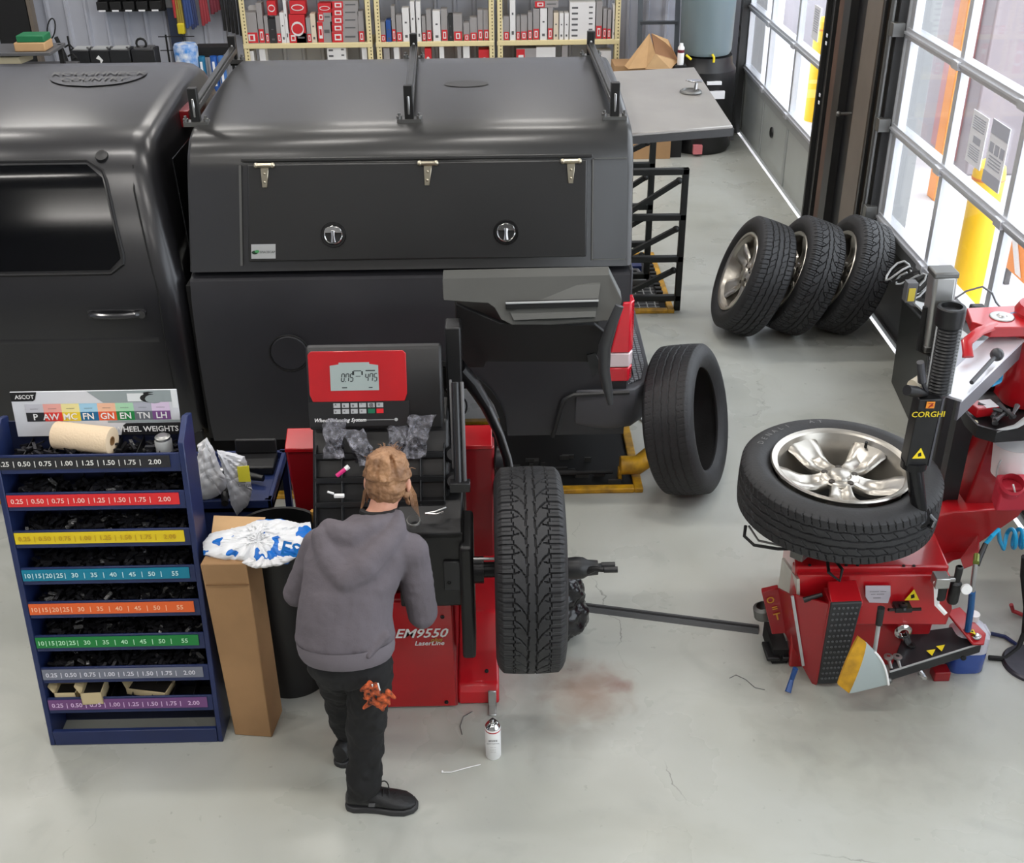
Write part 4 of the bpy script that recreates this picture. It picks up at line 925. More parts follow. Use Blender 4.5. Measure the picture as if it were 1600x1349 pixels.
# tool cart behind
t = thing('tool_cart', 'dark blue open steel cart holding black tools, behind the shopping bags', 'cart', (-1.0,4.3,0))
b = B()
for x in (-1.42,-0.99):
    for y in (4.22,4.62): b.box(x-0.015,x+0.015,y-0.015,y+0.015,0,0.80)
b.build('frame_post', M_BLUE, t)
b = B(); b.box(-1.43,-0.975,4.20,4.63,0.74,0.765); b.box(-1.43,-0.975,4.20,4.22,0.74,0.80); b.box(-1.43,-0.975,4.61,4.63,0.74,0.80); b.box(-1.43,-1.41,4.2,4.63,0.74,0.80); b.box(-0.995,-0.975,4.2,4.63,0.74,0.80); b.build('top_tray', M_BLUE, t, bevel=0.003, seg=1)
b = B(); b.box(-1.43,-0.975,4.20,4.63,0.25,0.28); b.box(-1.43,-0.975,4.205,4.215,0.28,0.74); b.build('lower_shelf', M_BLUE, t)
def tool(x0,y0,x1,y1,z,r,label,nm='impact_wrench'):
    t = thing(nm, label, 'tool', (x0,y0,z-r)); b = B(); p0, p1 = V(x0,y0,z), V(x1,y1,z); d = p1-p0
    b.tube([p0,p0+d*0.45,p0+d*0.6,p1],[r,r*1.1,r*0.7,r*0.5],14); b.tube([p0+d*0.3, p0+d*0.3+V(0.02,-0.10,0)],[r*0.6,r*0.5],10); b.build('housing', M_BLACKP, t)
    b = B(); b.cyl(p0-d*0.2,p0,r*0.7,r*0.75,14); b.build('socket', M_STEEL, t)
tool(-1.24,4.28,-1.08,4.28,0.80,0.03,'black impact wrench with steel socket at the front of the cart tray')
tool(-1.22,4.44,-1.04,4.38,0.80,0.028,'black air tool lying behind the impact wrench on the cart tray','air_tool')
t = thing('tool_case', 'black open tool case on the blue cart', 'case', (-1.1,4.52,0.765)); b = B(); b.box(-1.2,-1.01,4.46,4.6,0.768,0.81); b.slab([(-1.2,4.58,0.81),(-1.01,4.58,0.81),(-1.01,4.59,0.88),(-1.2,4.59,0.88)],(0,0.015,0)); b.build('shell', M_BLACKP, t, bevel=0.008)
pillow('shopping_bag', 'white plastic shopping bag with folded-over corner, left of the two on the cart', [(309,694),(323,684),(334,702),(345,735),(354,748),(354,762),(345,772),(330,780),(316,784),(309,770),(309,740),(308,715),(312,703)], lambda a_, c_: 4.22, 0.05, M_BAG, seed=9, knot=(322,690))
o = pillow('shopping_bag', 'grey-white shopping bag with yellow print and dark lettering, right of the two on the cart', [(339,703),(360,707),(382,713),(390,735),(394,765),(388,790),(378,798),(370,806),(362,790),(356,765),(352,745),(345,722)], lambda a_, c_: 4.18, 0.045, mat('grey_bag',(205,206,212),0.35,bump=0.25,bscale=18), seed=12, knot=(345,708))
b = B(); pc = at(379,742,Y=4.125); b.slab([pc+V(-0.02,0,-0.035),pc+V(0.03,0,-0.035),pc+V(0.03,0.005,0.04),pc+V(-0.02,0.005,0.035)],(0,0.002,0)); b.build('yellow_print', mat('print_yellow',(222,212,60),0.4), o, smooth=False)
text('bag_text', [('UPRISE',0,0,0.018,0,'CENTER')], [M_GRAYP], pc+V(0.005,0,-0.05), (1,0,0), (0,0.1,1), o, off=0.008)
# ================================================================== WHEEL BALANCER
BL = thing('wheel_balancer', 'red and black wheel balancer with digital display and raised black wheel guard', 'wheel balancer', (-0.4,4.05,0))
b = B(); b.box(-0.715,-0.185,3.765,4.35,0.0,0.585,0); b.build('cabinet', M_REDD, BL, bevel=0.01)
b = B(); b.box(-0.70,-0.195,3.757,3.765,0.01,0.575); fp = b.build('front_panel', M_RED, BL, bevel=0.004)
b = B(); 
for x, z in ((-0.235,0.035),(-0.235,0.50),(-0.665,0.035)): b.lathe([(0.009,0),(0.009,0.004),(0.001,0.005)], (x,3.757,z), (0,-1,0), 12)
b.build('screw', M_BLACK, fp)
text('model_lettering', [('EM9550',0,0,0.066,0,'CENTER',0.35),('plus',0.065,-0.034,0.03,1,'CENTER',0.3),('LaserLine',0.035,-0.052,0.032,0,'CENTER',0.25)], [M_WHITE, mat('gold_ink',(180,150,60),0.5)], (-0.33,3.757,0.415), (1,0,0), (0,0,1), fp, off=0.003)
b = B(); b.slab([(-0.185,3.775,0.0),(-0.185,3.775,0.07),(-0.185,3.80,0.10),(-0.185,4.2,0.17),(-0.185,4.40,0.42),(-0.185,4.45,0.42),(-0.185,4.45,0.0)],(0.178,0,0)); b.build('base_cover', mat('lit_red_cover',(206,26,38),0.32,coat=0.35), BL, bevel=0.012, seg=3)  # brighter red puts the light on this slope into the paint
b = B()
for x, y, z in ((-0.045,3.772,0.035),(-0.06,3.86,0.113)): b.lathe([(0.009,0),(0.009,0.005),(0.001,0.006)], (x,y,z), (0,-0.7,0.7), 10)
b.build('screw', M_BLACK, BL)
b = B(); b.box(-0.055,-0.02,3.70,3.765,0,0.008); b.box(-0.055,-0.02,3.755,3.765,0,0.09); b.build('floor_bracket', M_ALU, BL, bevel=0.003, seg=1)
# rear housing (red, wider than the cabinet)
b = B(); b.slab([(-0.90,4.36,0.42),(-0.925,4.36,0.955),(-0.01,4.36,0.955),(-0.02,4.36,0.1),(-0.72,4.36,0.1),(-0.80,4.36,0.42)],(0,0.10,0)); b.build('rear_housing', mat('deep_red_housing',(140,16,26),0.36,coat=0.3), BL, bevel=0.012, seg=3)
for xa, xb in ((-0.925,-0.745),(-0.18,-0.02)):
    b = B(); b.slab([(xa,4.352,0.945),(xb,4.352,0.945),(xb,4.46,0.99),(xa,4.46,0.99)],(0,0.0,0.02)); b.build('corner_cap', M_RED, BL, bevel=0.004)  # housing's slanted top, its light painted as a lighter red
# black upper body with weight trays
b = B(); b.slab([(-0.745,3.80,0.60),(-0.745,3.80,0.80),(-0.745,4.02,1.12),(-0.745,4.10,1.24),(-0.745,4.3,1.24),(-0.745,4.3,0.60)],(0.55,0,0)); b.build('tray_body', M_BLACKP, BL, bevel=0.01)
def ty(z): return 3.80+(z-0.80)*0.6875
b = B(); zz = [0.82,0.90,0.98,1.06,1.14]
for z in zz: b.slab([(-0.73,ty(z)-0.045,z+0.0),(-0.73,ty(z)+0.01,z-0.01),(-0.73,ty(z)+0.01,z-0.02),(-0.73,ty(z)-0.05,z-0.012),(-0.73,ty(z)-0.055,z+0.018)],(0.52,0,0))
for x in (-0.73,-0.625,-0.52,-0.415,-0.31,-0.215): b.slab([(x,ty(0.80)-0.045,0.81),(x,ty(1.15)-0.045,1.16),(x,ty(1.15)+0.02,1.16),(x,ty(0.80)+0.02,0.81)],(0.006,0,0))
b.build('weight_tray', mat('tray_grey_black',(34,35,37),0.5), BL, bevel=0.002, seg=1)
# display head
dz0, dz1 = 1.24, 1.60
b = B(); b.slab([(-0.745,4.02,1.24),(-0.745,4.035,1.33),(-0.745,4.10,1.55),(-0.745,4.115,1.562),(-0.745,4.15,1.562),(-0.745,4.16,1.24)],(0.535,0,0)); b.build('display_head', M_BLACKP, BL, bevel=0.012, seg=3)
fd = Vector((0,0.075,0.245)).normalized(); fn = Vector((0,-0.245,0.075)).normalized(); fo = Vector((-0.735,4.035,1.33))
def fpn(u, v, o=0.002): return fo+Vector((1,0,0))*u+fd*v+fn*o
b = B(); b.slab([fpn(0.012,0.03),fpn(0.375,0.03),fpn(0.385,0.06),fpn(0.385,0.22),fpn(0.372,0.232),fpn(0.012,0.232),fpn(0.0,0.22),fpn(0.0,0.06)], fn*0.006); face = b.build('red_face', M_RED, BL, bevel=0.002, seg=1)
b = B(); b.slab([fpn(-0.006,-0.07,0.001),fpn(0.39,-0.07,0.001),fpn(0.39,0.03,0.001),fpn(-0.006,0.03,0.001)], fn*0.005); kp = b.build('keypad', mat('keypad_black',(30,30,32),0.4), BL, smooth=False)
M_LCD = mat('lcd_grey', (150,162,160), 0.35, emit=0.12)
b = B(); b.slab([fpn(0.085,0.075,0.008),fpn(0.275,0.075,0.008),fpn(0.275,0.175,0.008),fpn(0.24,0.18,0.008),fpn(0.24,0.187,0.008),fpn(0.12,0.187,0.008),fpn(0.12,0.18,0.008),fpn(0.085,0.175,0.008)], fn*0.002); lcd = b.build('lcd_screen', M_LCD, face, smooth=False)
SEG = {'0':'abcdef','7':'abcf','5':'afgcd','4':'fgbc'}
b = B()
def seg7(ch, u0, v0, w_, h_):
    t_ = 0.0035; sg = {'a':(0,h_,w_,h_),'b':(w_,h_/2,w_,h_),'c':(w_,0,w_,h_/2),'d':(0,0,w_,0),'e':(0,0,0,h_/2),'f':(0,h_/2,0,h_),'g':(0,h_/2,w_,h_/2)}
    for k in SEG[ch]:
        a0,c0,a1,c1 = sg[k]; q0 = fpn(u0+a0+0.12*c0,v0+c0,0.0108); q1 = fpn(u0+a1+0.12*c1,v0+c1,0.0108); d = (q1-q0).normalized(); sd_ = d.cross(fn)*t_/2
        b.quad([q0-sd_+d*0.001,q1-sd_-d*0.001,q1+sd_-d*0.001,q0+sd_+d*0.001])
for k, ch in enumerate('075'): seg7(ch, 0.128+0.017*k, 0.112, 0.011, 0.030)
for k, ch in enumerate('475'): seg7(ch, 0.222+0.017*k, 0.112, 0.011, 0.030)
b.quad([fpn(0.143,0.110,0.0108),fpn(0.146,0.110,0.0108),fpn(0.146,0.113,0.0108),fpn(0.143,0.113,0.0108)])
for (u0,v0,u1,v1) in ((0.178,0.152,0.208,0.155),(0.172,0.137,0.180,0.152),(0.208,0.137,0.214,0.152),(0.185,0.131,0.205,0.133),(0.225,0.152,0.262,0.156),(0.13,0.085,0.15,0.089),(0.235,0.085,0.25,0.088)):
    b.quad([fpn(u0,v0,0.0108),fpn(u1,v0,0.0108),fpn(u1,v1,0.0108),fpn(u0,v1,0.0108)])
b.build('lcd_digits', mat('lcd_ink',(34,40,42),0.6), lcd, smooth=False)
for r_ in range(2):
    for k in range(6):
        mb = mat('key_grey',(176,178,180),0.45) if not (r_ == 1 and k >= 4) else (mat('key_green',(28,110,80),0.4) if k == 4 else mat('key_red',(215,40,48),0.4))
        u = 0.092+k*0.034; v = 0.006-r_*0.024; b = B(); b.slab([fpn(u,v,0.006),fpn(u+0.027,v,0.006),fpn(u+0.027,v+0.018,0.006),fpn(u,v+0.018,0.006)], fn*0.003); kk = b.build('key', mb, kp, smooth=False)
text('keypad_lettering', [('Wheel Balancing System',0,0,0.021,0,'LEFT',0.3)]+[(s_,0.085+0.034*k,0.060,0.017,1,'LEFT') for k, s_ in enumerate('^ao*@=')]+[(s_,0.085+0.034*k,0.035,0.014,1,'LEFT') for k, s_ in enumerate('v<x+')], [M_WHITE, M_BLACK], fpn(0.012,-0.044,0.006), (1,0,0), fd, kp, off=0.0045)
b = B(); b.slab([fpn(0.17,-0.046,0.007),fpn(0.33,-0.046,0.007),fpn(0.33,-0.044,0.007),fpn(0.17,-0.044,0.007)], fn*0.0005); b.quad([fpn(0.338+0.007*math.cos(a),-0.045+0.007*math.sin(a),0.0075) for a in [2*PI*k/12 for k in range(12)]]); b.build('keypad_line', M_GRAYL, kp, smooth=False)
# round holders on the right of the trays, cones
for k, z in enumerate((0.93,1.03,1.12)):
    b = B(); b.lathe([(0.035,0),(0.038,0.02),(0.033,0.03),(0.025,0.04),(0.001,0.04)], (-0.175,ty(z)+0.0,z), (0,-0.8,0.5), 20); b.build('cone_holder', M_BLACKP, BL)
for k, z in enumerate((0.74,0.87)):
    b = B(); b.lathe([(0.055,0),(0.055,0.03),(0.045,0.05),(0.001,0.06)], (0.0,4.40,z), (1,-0.1,0), 20); b.build('centring_cone', mat('cone_grey',(60,60,62),0.4,0.5), BL)
# spindle housing
b = B(); b.box(-0.40,-0.135,3.735,4.2,0.57,0.93); b.slab([(-0.40,3.735,0.93),(-0.40,3.80,0.97),(-0.40,4.2,1.0),(-0.40,4.2,0.9),(-0.4,3.735,0.9)],(0.26,0,0)); sh = b.build('spindle_housing', M_BLACKP, BL, bevel=0.008)
b = B(); b.box(-0.22,-0.145,3.722,3.735,0.66,0.80); b.lathe([(0.008,0),(0.008,0.006),(0.001,0.007)], (-0.20,3.722,0.70),(0,-1,0),10,1); b.lathe([(0.03,0),(0.03,0.004),(0.024,0.006)],(-0.33,3.76,0.975),(0,-0.3,1),20,2); b.build('cover_plate', [mat('cover_charcoal',(44,45,48),0.45), M_BLACK, M_DSTEEL], sh, bevel=0.003, seg=1)
b = B(); b.slab([(-0.155,3.70,0.88),(-0.155,3.70,0.32),(-0.155,3.78,0.30),(-0.155,3.92,0.30),(-0.155,3.95,0.90)],(0.055,0,0)); b.build('side_shield', M_BLACKP, BL, bevel=0.014, seg=3)
b = B(); b.tube([(-0.12,3.77,0.725),(0.36,3.77,0.725)],0.032,24); b.cyl((-0.11,3.77,0.725),(-0.06,3.77,0.725),0.055,n=24); b.build('spindle', mat('spindle_black',(30,30,32),0.3,0.6), BL)
b = B(); b.tube([(-0.12,3.74,0.80),(0.02,3.74,0.80)],0.006,8); b.build('gauge_rod', M_STEEL, BL)
b = B(); b.lathe([(0.034,0.27),(0.042,0.275),(0.046,0.31),(0.044,0.34),(0.033,0.36),(0.03,0.40),(0.001,0.405)], (0,3.77,0.725), (1,0,0), 24); hn = b.build('quick_nut', M_BLACKP, BL)
for s_ in (-1,1):
    b = B(); b.tube([(0.34,3.77+s_*0.01,0.725+s_*0.012),(0.385,3.77+s_*0.035,0.725-s_*0.02),(0.42,3.77+s_*0.045,0.725-s_*0.022)],[0.022,0.012,0.010],10); b.tube([(0.42,3.77+s_*0.045,0.725-s_*0.022),(0.475,3.77+s_*0.045,0.725-s_*0.022)],0.013,12,0); b.build('nut_handle', M_BLACKP, hn)
# rod with end stop
b = B(); b.tube([(-0.155,3.98,1.47),(-0.15,3.80,1.10)],0.016,12); b.tube([(-0.13,3.98,1.47),(-0.125,3.81,1.12)],0.008,8,1); b.tube([(-0.175,4.0,1.47),(-0.17,3.86,1.15)],0.006,8,1); b.box(-0.185,-0.105,3.785,3.825,1.085,1.125); b.build('gas_strut', [mat('strut_black',(26,26,28),0.3), M_GRAYP], BL, bevel=0.003, seg=1)
# wheel guard, raised
M_GUARD = mat('guard_plastic', (62,63,60), 0.42, var=0.12, vscale=6)
GY = 4.25
def g(px, py, y=GY): return at(px, py, Y=y)
top = [g(692,470),g(691,436,4.34),g(952,430,4.34),g(972,470),g(968,490),g(952,502),g(860,509),g(800,509),g(782,500),g(772,482),g(762,475),g(740,474)]
b = B(); dv = V(0,0.05,0.02); n_ = len(top)
b.slab(top, dv); gd = b.build('wheel_guard', M_GUARD, BL, bevel=0.006)
b = B(); q = [g(778,447,4.325),g(938,441,4.325),g(930,492,4.24),g(803,497,4.24)]
b.slab([p+V(0,-0.012,-0.004) for p in q], V(0,0.01,0.003)); b.build('guard_recess', mat('guard_grey',(74,75,72),0.4), gd, smooth=False)
b = B(); p0, p1 = g(790,474,4.26), g(934,470,4.26); b.bar(p0+V(0,-0.02,0),p1+V(0,-0.02,0),0.02,0.03); b.build('guard_rib', M_BLACK, gd, bevel=0.003)
b = B(); p0, p1 = g(790,470,4.26), g(934,466,4.26); b.bar(p0+V(0,-0.035,0.004),p1+V(0,-0.035,0.004),0.006,0.006); b.build('guard_edge', M_GRAYL, gd)
# dark underside shell (curved inside of the guard)
def gsec(x):
    return [(x,4.36,1.70),(x,4.50,1.66),(x,4.62,1.56),(x,4.68,1.44),(x,4.69,1.32),(x,4.67,1.32),(x,4.66,1.43),(x,4.60,1.54),(x,4.49,1.63),(x,4.36,1.67)]
b = B(); b.loft([gsec(x) for x in (-0.17,0.0,0.2,0.40,0.46)]); b.build('guard_shell', M_BLACKP, gd, angle=40)
b = B(); b.slab([g(712,476,4.30),g(782,505,4.28),g(930,508,4.28),g(945,520,4.3),g(930,566,4.45),g(760,566,4.45),g(757,575,4.45),g(714,575,4.45)], V(0,0.03,0)); b.build('guard_lining', M_BLACK, gd, bevel=0.004)
b = B(); b.tube([g(968,478,4.22),g(955,510,4.22),g(945,540,4.24),g(944,580,4.26),g(950,610,4.26),g(954,632,4.26)],[0.018,0.022,0.026,0.024,0.020,0.012],12, sq=(1,0.7)); b.build('guard_side_rail', mat('rail_charcoal',(52,53,55),0.35), gd)
b = B(); b.slab([g(917,555,4.4),g(930,552,4.4),g(940,575,4.4),g(925,590,4.4)],V(0,0.03,0)); b.build('guard_hook', M_BLACKP, gd)
b = B(); ap = [g(715,572,4.26),g(735,595,4.28),g(760,635,4.28),g(780,678,4.26),g(792,715,4.22),g(797,745,4.18)]
b.tube(ap,[0.06,0.06,0.046,0.036,0.034,0.032],14,sq=(1,0.55)); b.build('guard_arm', M_BLACKP, BL)
b = B(); b.tube([p+V(0.015,-0.035,0.01) for p in ap[1:]],0.006,8); b.build('arm_edge', M_GRAYP, BL)
b = B(); b.box(-0.20,-0.135,4.2,4.30,0.95,1.60); b.build('guard_post', M_BLACKP, BL, bevel=0.008)
b = B(); c0 = at(722,635,Y=4.3); b.tube([c0+V(0.02*math.cos(a),0,0.04*math.sin(a)) for a in [2*PI*k/14 for k in range(15)]],0.004,6); b.build('cable_loop', M_BLACK, BL)
# clear bags of weights on the tray top
def clear_mat():
    m = bpy.data.materials.new('clear_film'); m.use_nodes = True; nt = m.node_tree; b_ = nt.nodes['Principled BSDF']
    b_.inputs['Base Color'].default_value = lin((165,165,175)); b_.inputs['Roughness'].default_value = 0.12; b_.inputs['Alpha'].default_value = 0.35
    tc = nt.nodes.new('ShaderNodeTexCoord'); n = nt.nodes.new('ShaderNodeTexNoise'); n.inputs['Scale'].default_value = 38; n.inputs['Detail'].default_value = 3; nt.links.new(tc.outputs['Object'], n.inputs['Vector'])
    r = nt.nodes.new('ShaderNodeMapRange'); r.inputs[1].default_value = 0.45; r.inputs[2].default_value = 0.75; r.inputs[3].default_value = 0.12; r.inputs[4].default_value = 0.75; nt.links.new(n.outputs['Fac'], r.inputs[0]); nt.links.new(r.outputs[0], b_.inputs['Alpha'])
    bp = nt.nodes.new('ShaderNodeBump'); bp.inputs['Strength'].default_value = 0.9; bp.inputs['Distance'].default_value = 0.02; nt.links.new(n.outputs['Fac'], bp.inputs['Height']); nt.links.new(bp.outputs[0], b_.inputs['Normal']); return m
M_CLEAR = clear_mat()
def clearbag(px, py, w_, h_, y, label, tilt=0.0, seed=1):
    r = random.Random(seed); c = at(px, py, Y=y); t = thing('bag_of_weights', label, 'plastic bag', c+V(0,0,-h_/2)); b = B(); rings = []
    for k in range(9):
        v = k/8; ww = w_/2*(0.95-0.35*math.sin(PI*v)*(1-v)+0.1*r.uniform(-1,1)); th = 0.008+0.035*math.sin(PI*min(1,(1-v)*1.2))*(1-v)
        ctr = c+V(tilt*(v-0.5)*h_+r.uniform(-.005,.005), 0.05*(v-0.5), (v-0.5)*h_); rings.append([ctr+V(ww*math.cos(a), -th*math.sin(a)+0.006*math.sin(5*a+k*seed), 0.006*math.sin(3*a+k)) for a in [2*PI*j/18 for j in range(18)]])
    b.loft(rings); b.build('film', M_CLEAR, t, sm=1, disp=0.02, dscale=0.03)
    b = B()
    for k in range(24): a = r.random()*PI; b.obox(c+V(r.uniform(-.3,.3)*w_,r.uniform(-0.01,0.01),-h_*0.42+r.random()*h_*0.35), V(math.cos(a),0.1,math.sin(a))*0.012, V(0,0.004,0), V(-math.sin(a),0,math.cos(a))*0.005)
    b.build('weights', M_WT, t, smooth=False)['kind'] = 'stuff'
clearbag(522,686,0.10,0.15,3.98,'clear plastic bag of weights, leftmost below the balancer display',0.1,3)
clearbag(565,700,0.10,0.13,3.97,'clear plastic bag slumped behind the mechanic\'s head, second from left',-0.5,5)
clearbag(622,690,0.09,0.12,3.99,'flat clear plastic bag of weights, second from right below the display',0.0,8)
clearbag(652,682,0.11,0.16,3.98,'tall shiny clear plastic bag of weights at the right below the display',0.25,11)
p0, p1 = at(526,744,Y=3.86), at(545,729,Y=3.88)
t = thing('marker_pen', 'pink marker pen with white cap sticking out of a weight tray', 'pen', p0); b = B(); b.cyl(p0,p0+(p1-p0)*0.75,0.0085,n=12); b.build('barrel', mat('pen_pink',(210,40,120),0.4), t)
b = B(); b.cyl(p0+(p1-p0)*0.72,p1,0.0095,n=12); b.build('cap', M_WHITE, t)
p0 = at(665,803,Y=3.78); t = thing('wheel_weight_pliers', 'silver pliers handles lying on the right of the balancer tray', 'pliers', p0); b = B(); b.tube([p0,at(680,800,Y=3.78),at(697,793,Y=3.80)],[0.005,0.004,0.003],8); b.tube([p0,at(682,804,Y=3.77),at(693,800,Y=3.77)],[0.005,0.004,0.003],8); b.build('handle', M_STEEL, t)
p0 = at(530,775,Y=3.83); t = thing('small_tool', 'white and silver small tool in the lower left weight tray', 'tool', p0); b = B(); b.box(p0.x-0.02,p0.x+0.02,p0.y-0.008,p0.y+0.008,p0.z-0.006,p0.z+0.006); b.cyl(p0+V(-0.02,0,0.01),p0+V(-0.045,0,0.02),0.005,n=8); b.build('body', M_WHITE, t, bevel=0.002)
p0 = at(490,806,Y=4.0); t = thing('brass_fitting', 'small brass air fitting beside the mechanic\'s left shoulder', 'fitting', p0+V(0,0,-0.03)); b = B(); b.cyl(p0+V(0,0,-0.03),p0+V(0,0,0.02),0.009,n=10); b.cyl(p0+V(0,0,0.01),p0+V(0.0,0,0.025),0.013,n=6); b.build('body', mat('brass',(190,140,70),0.35,0.9), t)
# black refuse bag behind the mounted wheel
tag(bag('refuse_bag', None, [(0.28,4.22,0.14,0.14),(0.30,4.20,0.26,0.10,(0.9,0.9,1.2)),(0.24,4.25,0.12,0.13)], M_BBAG, disp=0.06, ds=0.07), 'full black refuse bag on the floor behind the mounted wheel', 'refuse bag')
# ================================================================== MECHANIC
M_SKIN = mat('skin', (206,150,126), 0.5, var=0.08, vscale=20); M_HOOD = mat('grey_hoodie', (98,92,98), 0.95, bump=0.12, bscale=160, var=0.08, vscale=10)
M_PANT = mat('black_trousers', (20,20,22), 0.85, var=0.2, vscale=6); M_HAIR = mat('light_brown_hair', (170,128,92), 0.55, bump=0.5, bscale=60, var=0.35, vscale=12, c2=(104,72,48))
M_SHOE = mat('black_trainer', (24,24,26), 0.55, bump=0.2, bscale=80)
PR = thing('person', 'person in a grey hooded jacket and black trousers, hair tied up, bent over the balancer', 'person', (-0.52,3.3,0))
def cap(b, p0, p1, r0, r1, n=16):
    p0, p1 = Vector(p0), Vector(p1); b.ball(p0, r0, n); b.ball(p1, r1, n); b.cyl(p0, p1, r0, r1, n)
HC = Vector((-0.398,3.565,1.285)); up = Vector((0.06,0.30,0.95)).normalized(); fw = Vector((0.10,0.95,-0.30)).normalized(); rt = fw.cross(up).normalized()
NK = Vector((-0.43,3.49,1.165))
def hpnt(r_, f_, u_): return HC+rt*r_+fw*f_+up*u_
b = B()
# head: skull, jaw, nose, ears, neck, and the covered body, fused into one skin
def ell(b, c, a0, a1, a2, n=18):
    vs = []; k = 10
    for i in range(k+1):
        ph = PI*i/k
        for j in range(n):
            t = 2*PI*j/n; vs.append(c+rt*(math.sin(ph)*math.cos(t)*a0)+fw*(math.sin(ph)*math.sin(t)*a1)+up*(math.cos(ph)*a2))
    b.add(vs, [(i*n+j,(i+1)*n+j,(i+1)*n+(j+1)%n,i*n+(j+1)%n) for i in range(k) for j in range(n)])
ell(b, hpnt(0,0,0.02), 0.073, 0.092, 0.088); ell(b, hpnt(0,0.035,-0.045), 0.055, 0.055, 0.06); ell(b, hpnt(0,0.095,-0.012), 0.011, 0.018, 0.02); ell(b, hpnt(0,0.072,-0.085), 0.025, 0.02, 0.02)
for s_ in (-1,1): ell(b, hpnt(s_*0.078,-0.005,-0.012), 0.009, 0.018, 0.028)
cap(b, hpnt(0,-0.02,-0.05), NK, 0.050, 0.052); cap(b, NK, (-0.50,3.36,1.02), 0.06, 0.12); cap(b, (-0.50,3.36,1.02), (-0.545,3.25,0.85), 0.11, 0.12)
SL, SR = V(-0.645,3.44,1.09), V(-0.315,3.41,1.08); EL, ER = V(-0.745,3.43,0.885), V(-0.285,3.39,0.81); HL, HR = V(-0.60,3.70,0.90), V(-0.36,3.645,0.84)
for s0, e0, h0 in ((SL,EL,HL),(SR,ER,HR)): cap(b, s0, e0, 0.045, 0.035); cap(b, e0, h0, 0.035, 0.024)
LHp, RHp = V(-0.60,3.25,0.82), V(-0.485,3.23,0.82); LK, RKn = V(-0.63,3.40,0.45), V(-0.50,3.235,0.44); LA, RA = V(-0.625,3.50,0.10), V(-0.545,3.215,0.10)
for p0, p1, p2 in ((LHp,LK,LA),(RHp,RKn,RA)): cap(b, p0, p1, 0.075, 0.05); cap(b, p1, p2, 0.05, 0.035)
# hands: palm, four curled fingers of unequal length, thumb from the side
def hand(b, wr, d, side, pn):
    d = Vector(d).normalized(); pn = Vector(pn).normalized(); s_ = d.cross(pn).normalized()*side
    cap(b, wr, wr+d*0.03, 0.023, 0.026, 10)
    for k in range(4): cap(b, wr+d*0.03+s_*(0.008-0.004), wr+d*0.075+s_*(0.028-0.019*k), 0.018, 0.013, 10)
    for k, L_ in enumerate((0.068,0.076,0.070,0.055)):
        a = wr+d*0.078+s_*(0.030-0.020*k); c1 = a+d*L_*0.42-pn*0.006; c2 = c1+d*L_*0.28-pn*L_*0.26; c3 = c2+d*L_*0.06-pn*L_*0.26
        cap(b, a, c1, 0.0088, 0.0082, 8); cap(b, c1, c2, 0.0082, 0.0076, 8); cap(b, c2, c3, 0.0076, 0.007, 8)
    t0 = wr+d*0.030+s_*0.024; t1 = t0+s_*0.028+d*0.022-pn*0.008; t2 = t1+d*0.026+s_*0.006-pn*0.010
    cap(b, t0, t1, 0.012, 0.0098, 8); cap(b, t1, t2, 0.0098, 0.0085, 8)
hand(b, HL, (0.35,0.75,-0.15), 1, (0,0.1,1)); hand(b, HR, (-0.35,0.75,0.05), -1, (0,0.1,1))
b.build('body', M_SKIN, PR, remesh=0.0045, sm=2)
b = B()
for s_ in (-1,1): b.ball(hpnt(s_*0.030,0.086,0.008),0.010,10,0); b.ball(hpnt(s_*0.030,0.0935,0.008),0.005,8,1)
b.build('eyes', [M_WHITE, M_BLACK], PR)
b = B(); b.obox(hpnt(0,0.094,-0.052), rt*0.022, fw*0.004, up*0.003); b.build('mouth', mat('lips',(170,90,84),0.5), PR, bevel=0.002)
# hair: cap over skull, bun, stray locks, ponytail end at the right
b = B(); ell(b, hpnt(0,-0.012,0.035), 0.081, 0.094, 0.086, 24); ell(b, hpnt(0,-0.035,-0.012), 0.074, 0.066, 0.066); ell(b, hpnt(0.006,-0.035,0.105), 0.042, 0.040, 0.028)
cap(b, hpnt(0.062,-0.0,-0.035), hpnt(0.076,0.02,-0.09), 0.014, 0.006, 10); cap(b, hpnt(-0.07,0.02,-0.04), hpnt(-0.082,0.03,-0.10), 0.012, 0.004, 10)
r = random.Random(5)
for k in range(46):
    a = r.uniform(0, 2*PI); q0 = hpnt(0.06*math.cos(a), -0.03+0.07*math.sin(a), 0.085); q1 = hpnt(0.02*math.cos(a), -0.035+0.02*math.sin(a), 0.125); 
    b.tube([hpnt(0.082*math.cos(a),-0.012+0.096*math.sin(a),0.02), q0+up*0.012, q1],[0.008,0.009,0.006],6)
b.build('hair', M_HAIR, PR, remesh=0.004, sm=0, disp=0.014, dscale=0.02)
b = B(); r = random.Random(31)
for k in range(60):
    a = r.uniform(0, 2*PI); e_ = r.uniform(0.2, 1.0); q0 = hpnt(0.080*math.cos(a)*e_, -0.015+0.094*math.sin(a)*e_, 0.035+0.085*math.sqrt(max(0,1-e_*e_))); dr = rt*r.uniform(-.03,.03)+fw*r.uniform(-.03,.02)+up*r.uniform(-.005,.03)
    b.tube([q0, q0+dr*0.5+up*0.008, q0+dr],[0.0016,0.0013,0.0007],4)
for s_ in (-1,1):
    for k in range(9): q0 = hpnt(s_*0.070, 0.01+0.005*k, -0.01); b.tube([q0, q0+rt*s_*(0.012+0.002*k)-up*0.05, q0+rt*s_*(0.018+0.003*k)-up*(0.09+0.006*k)+fw*0.01],[0.002,0.0017,0.0008],4)
b.build('stray_hair', M_HAIR, PR)['kind'] = 'stuff'
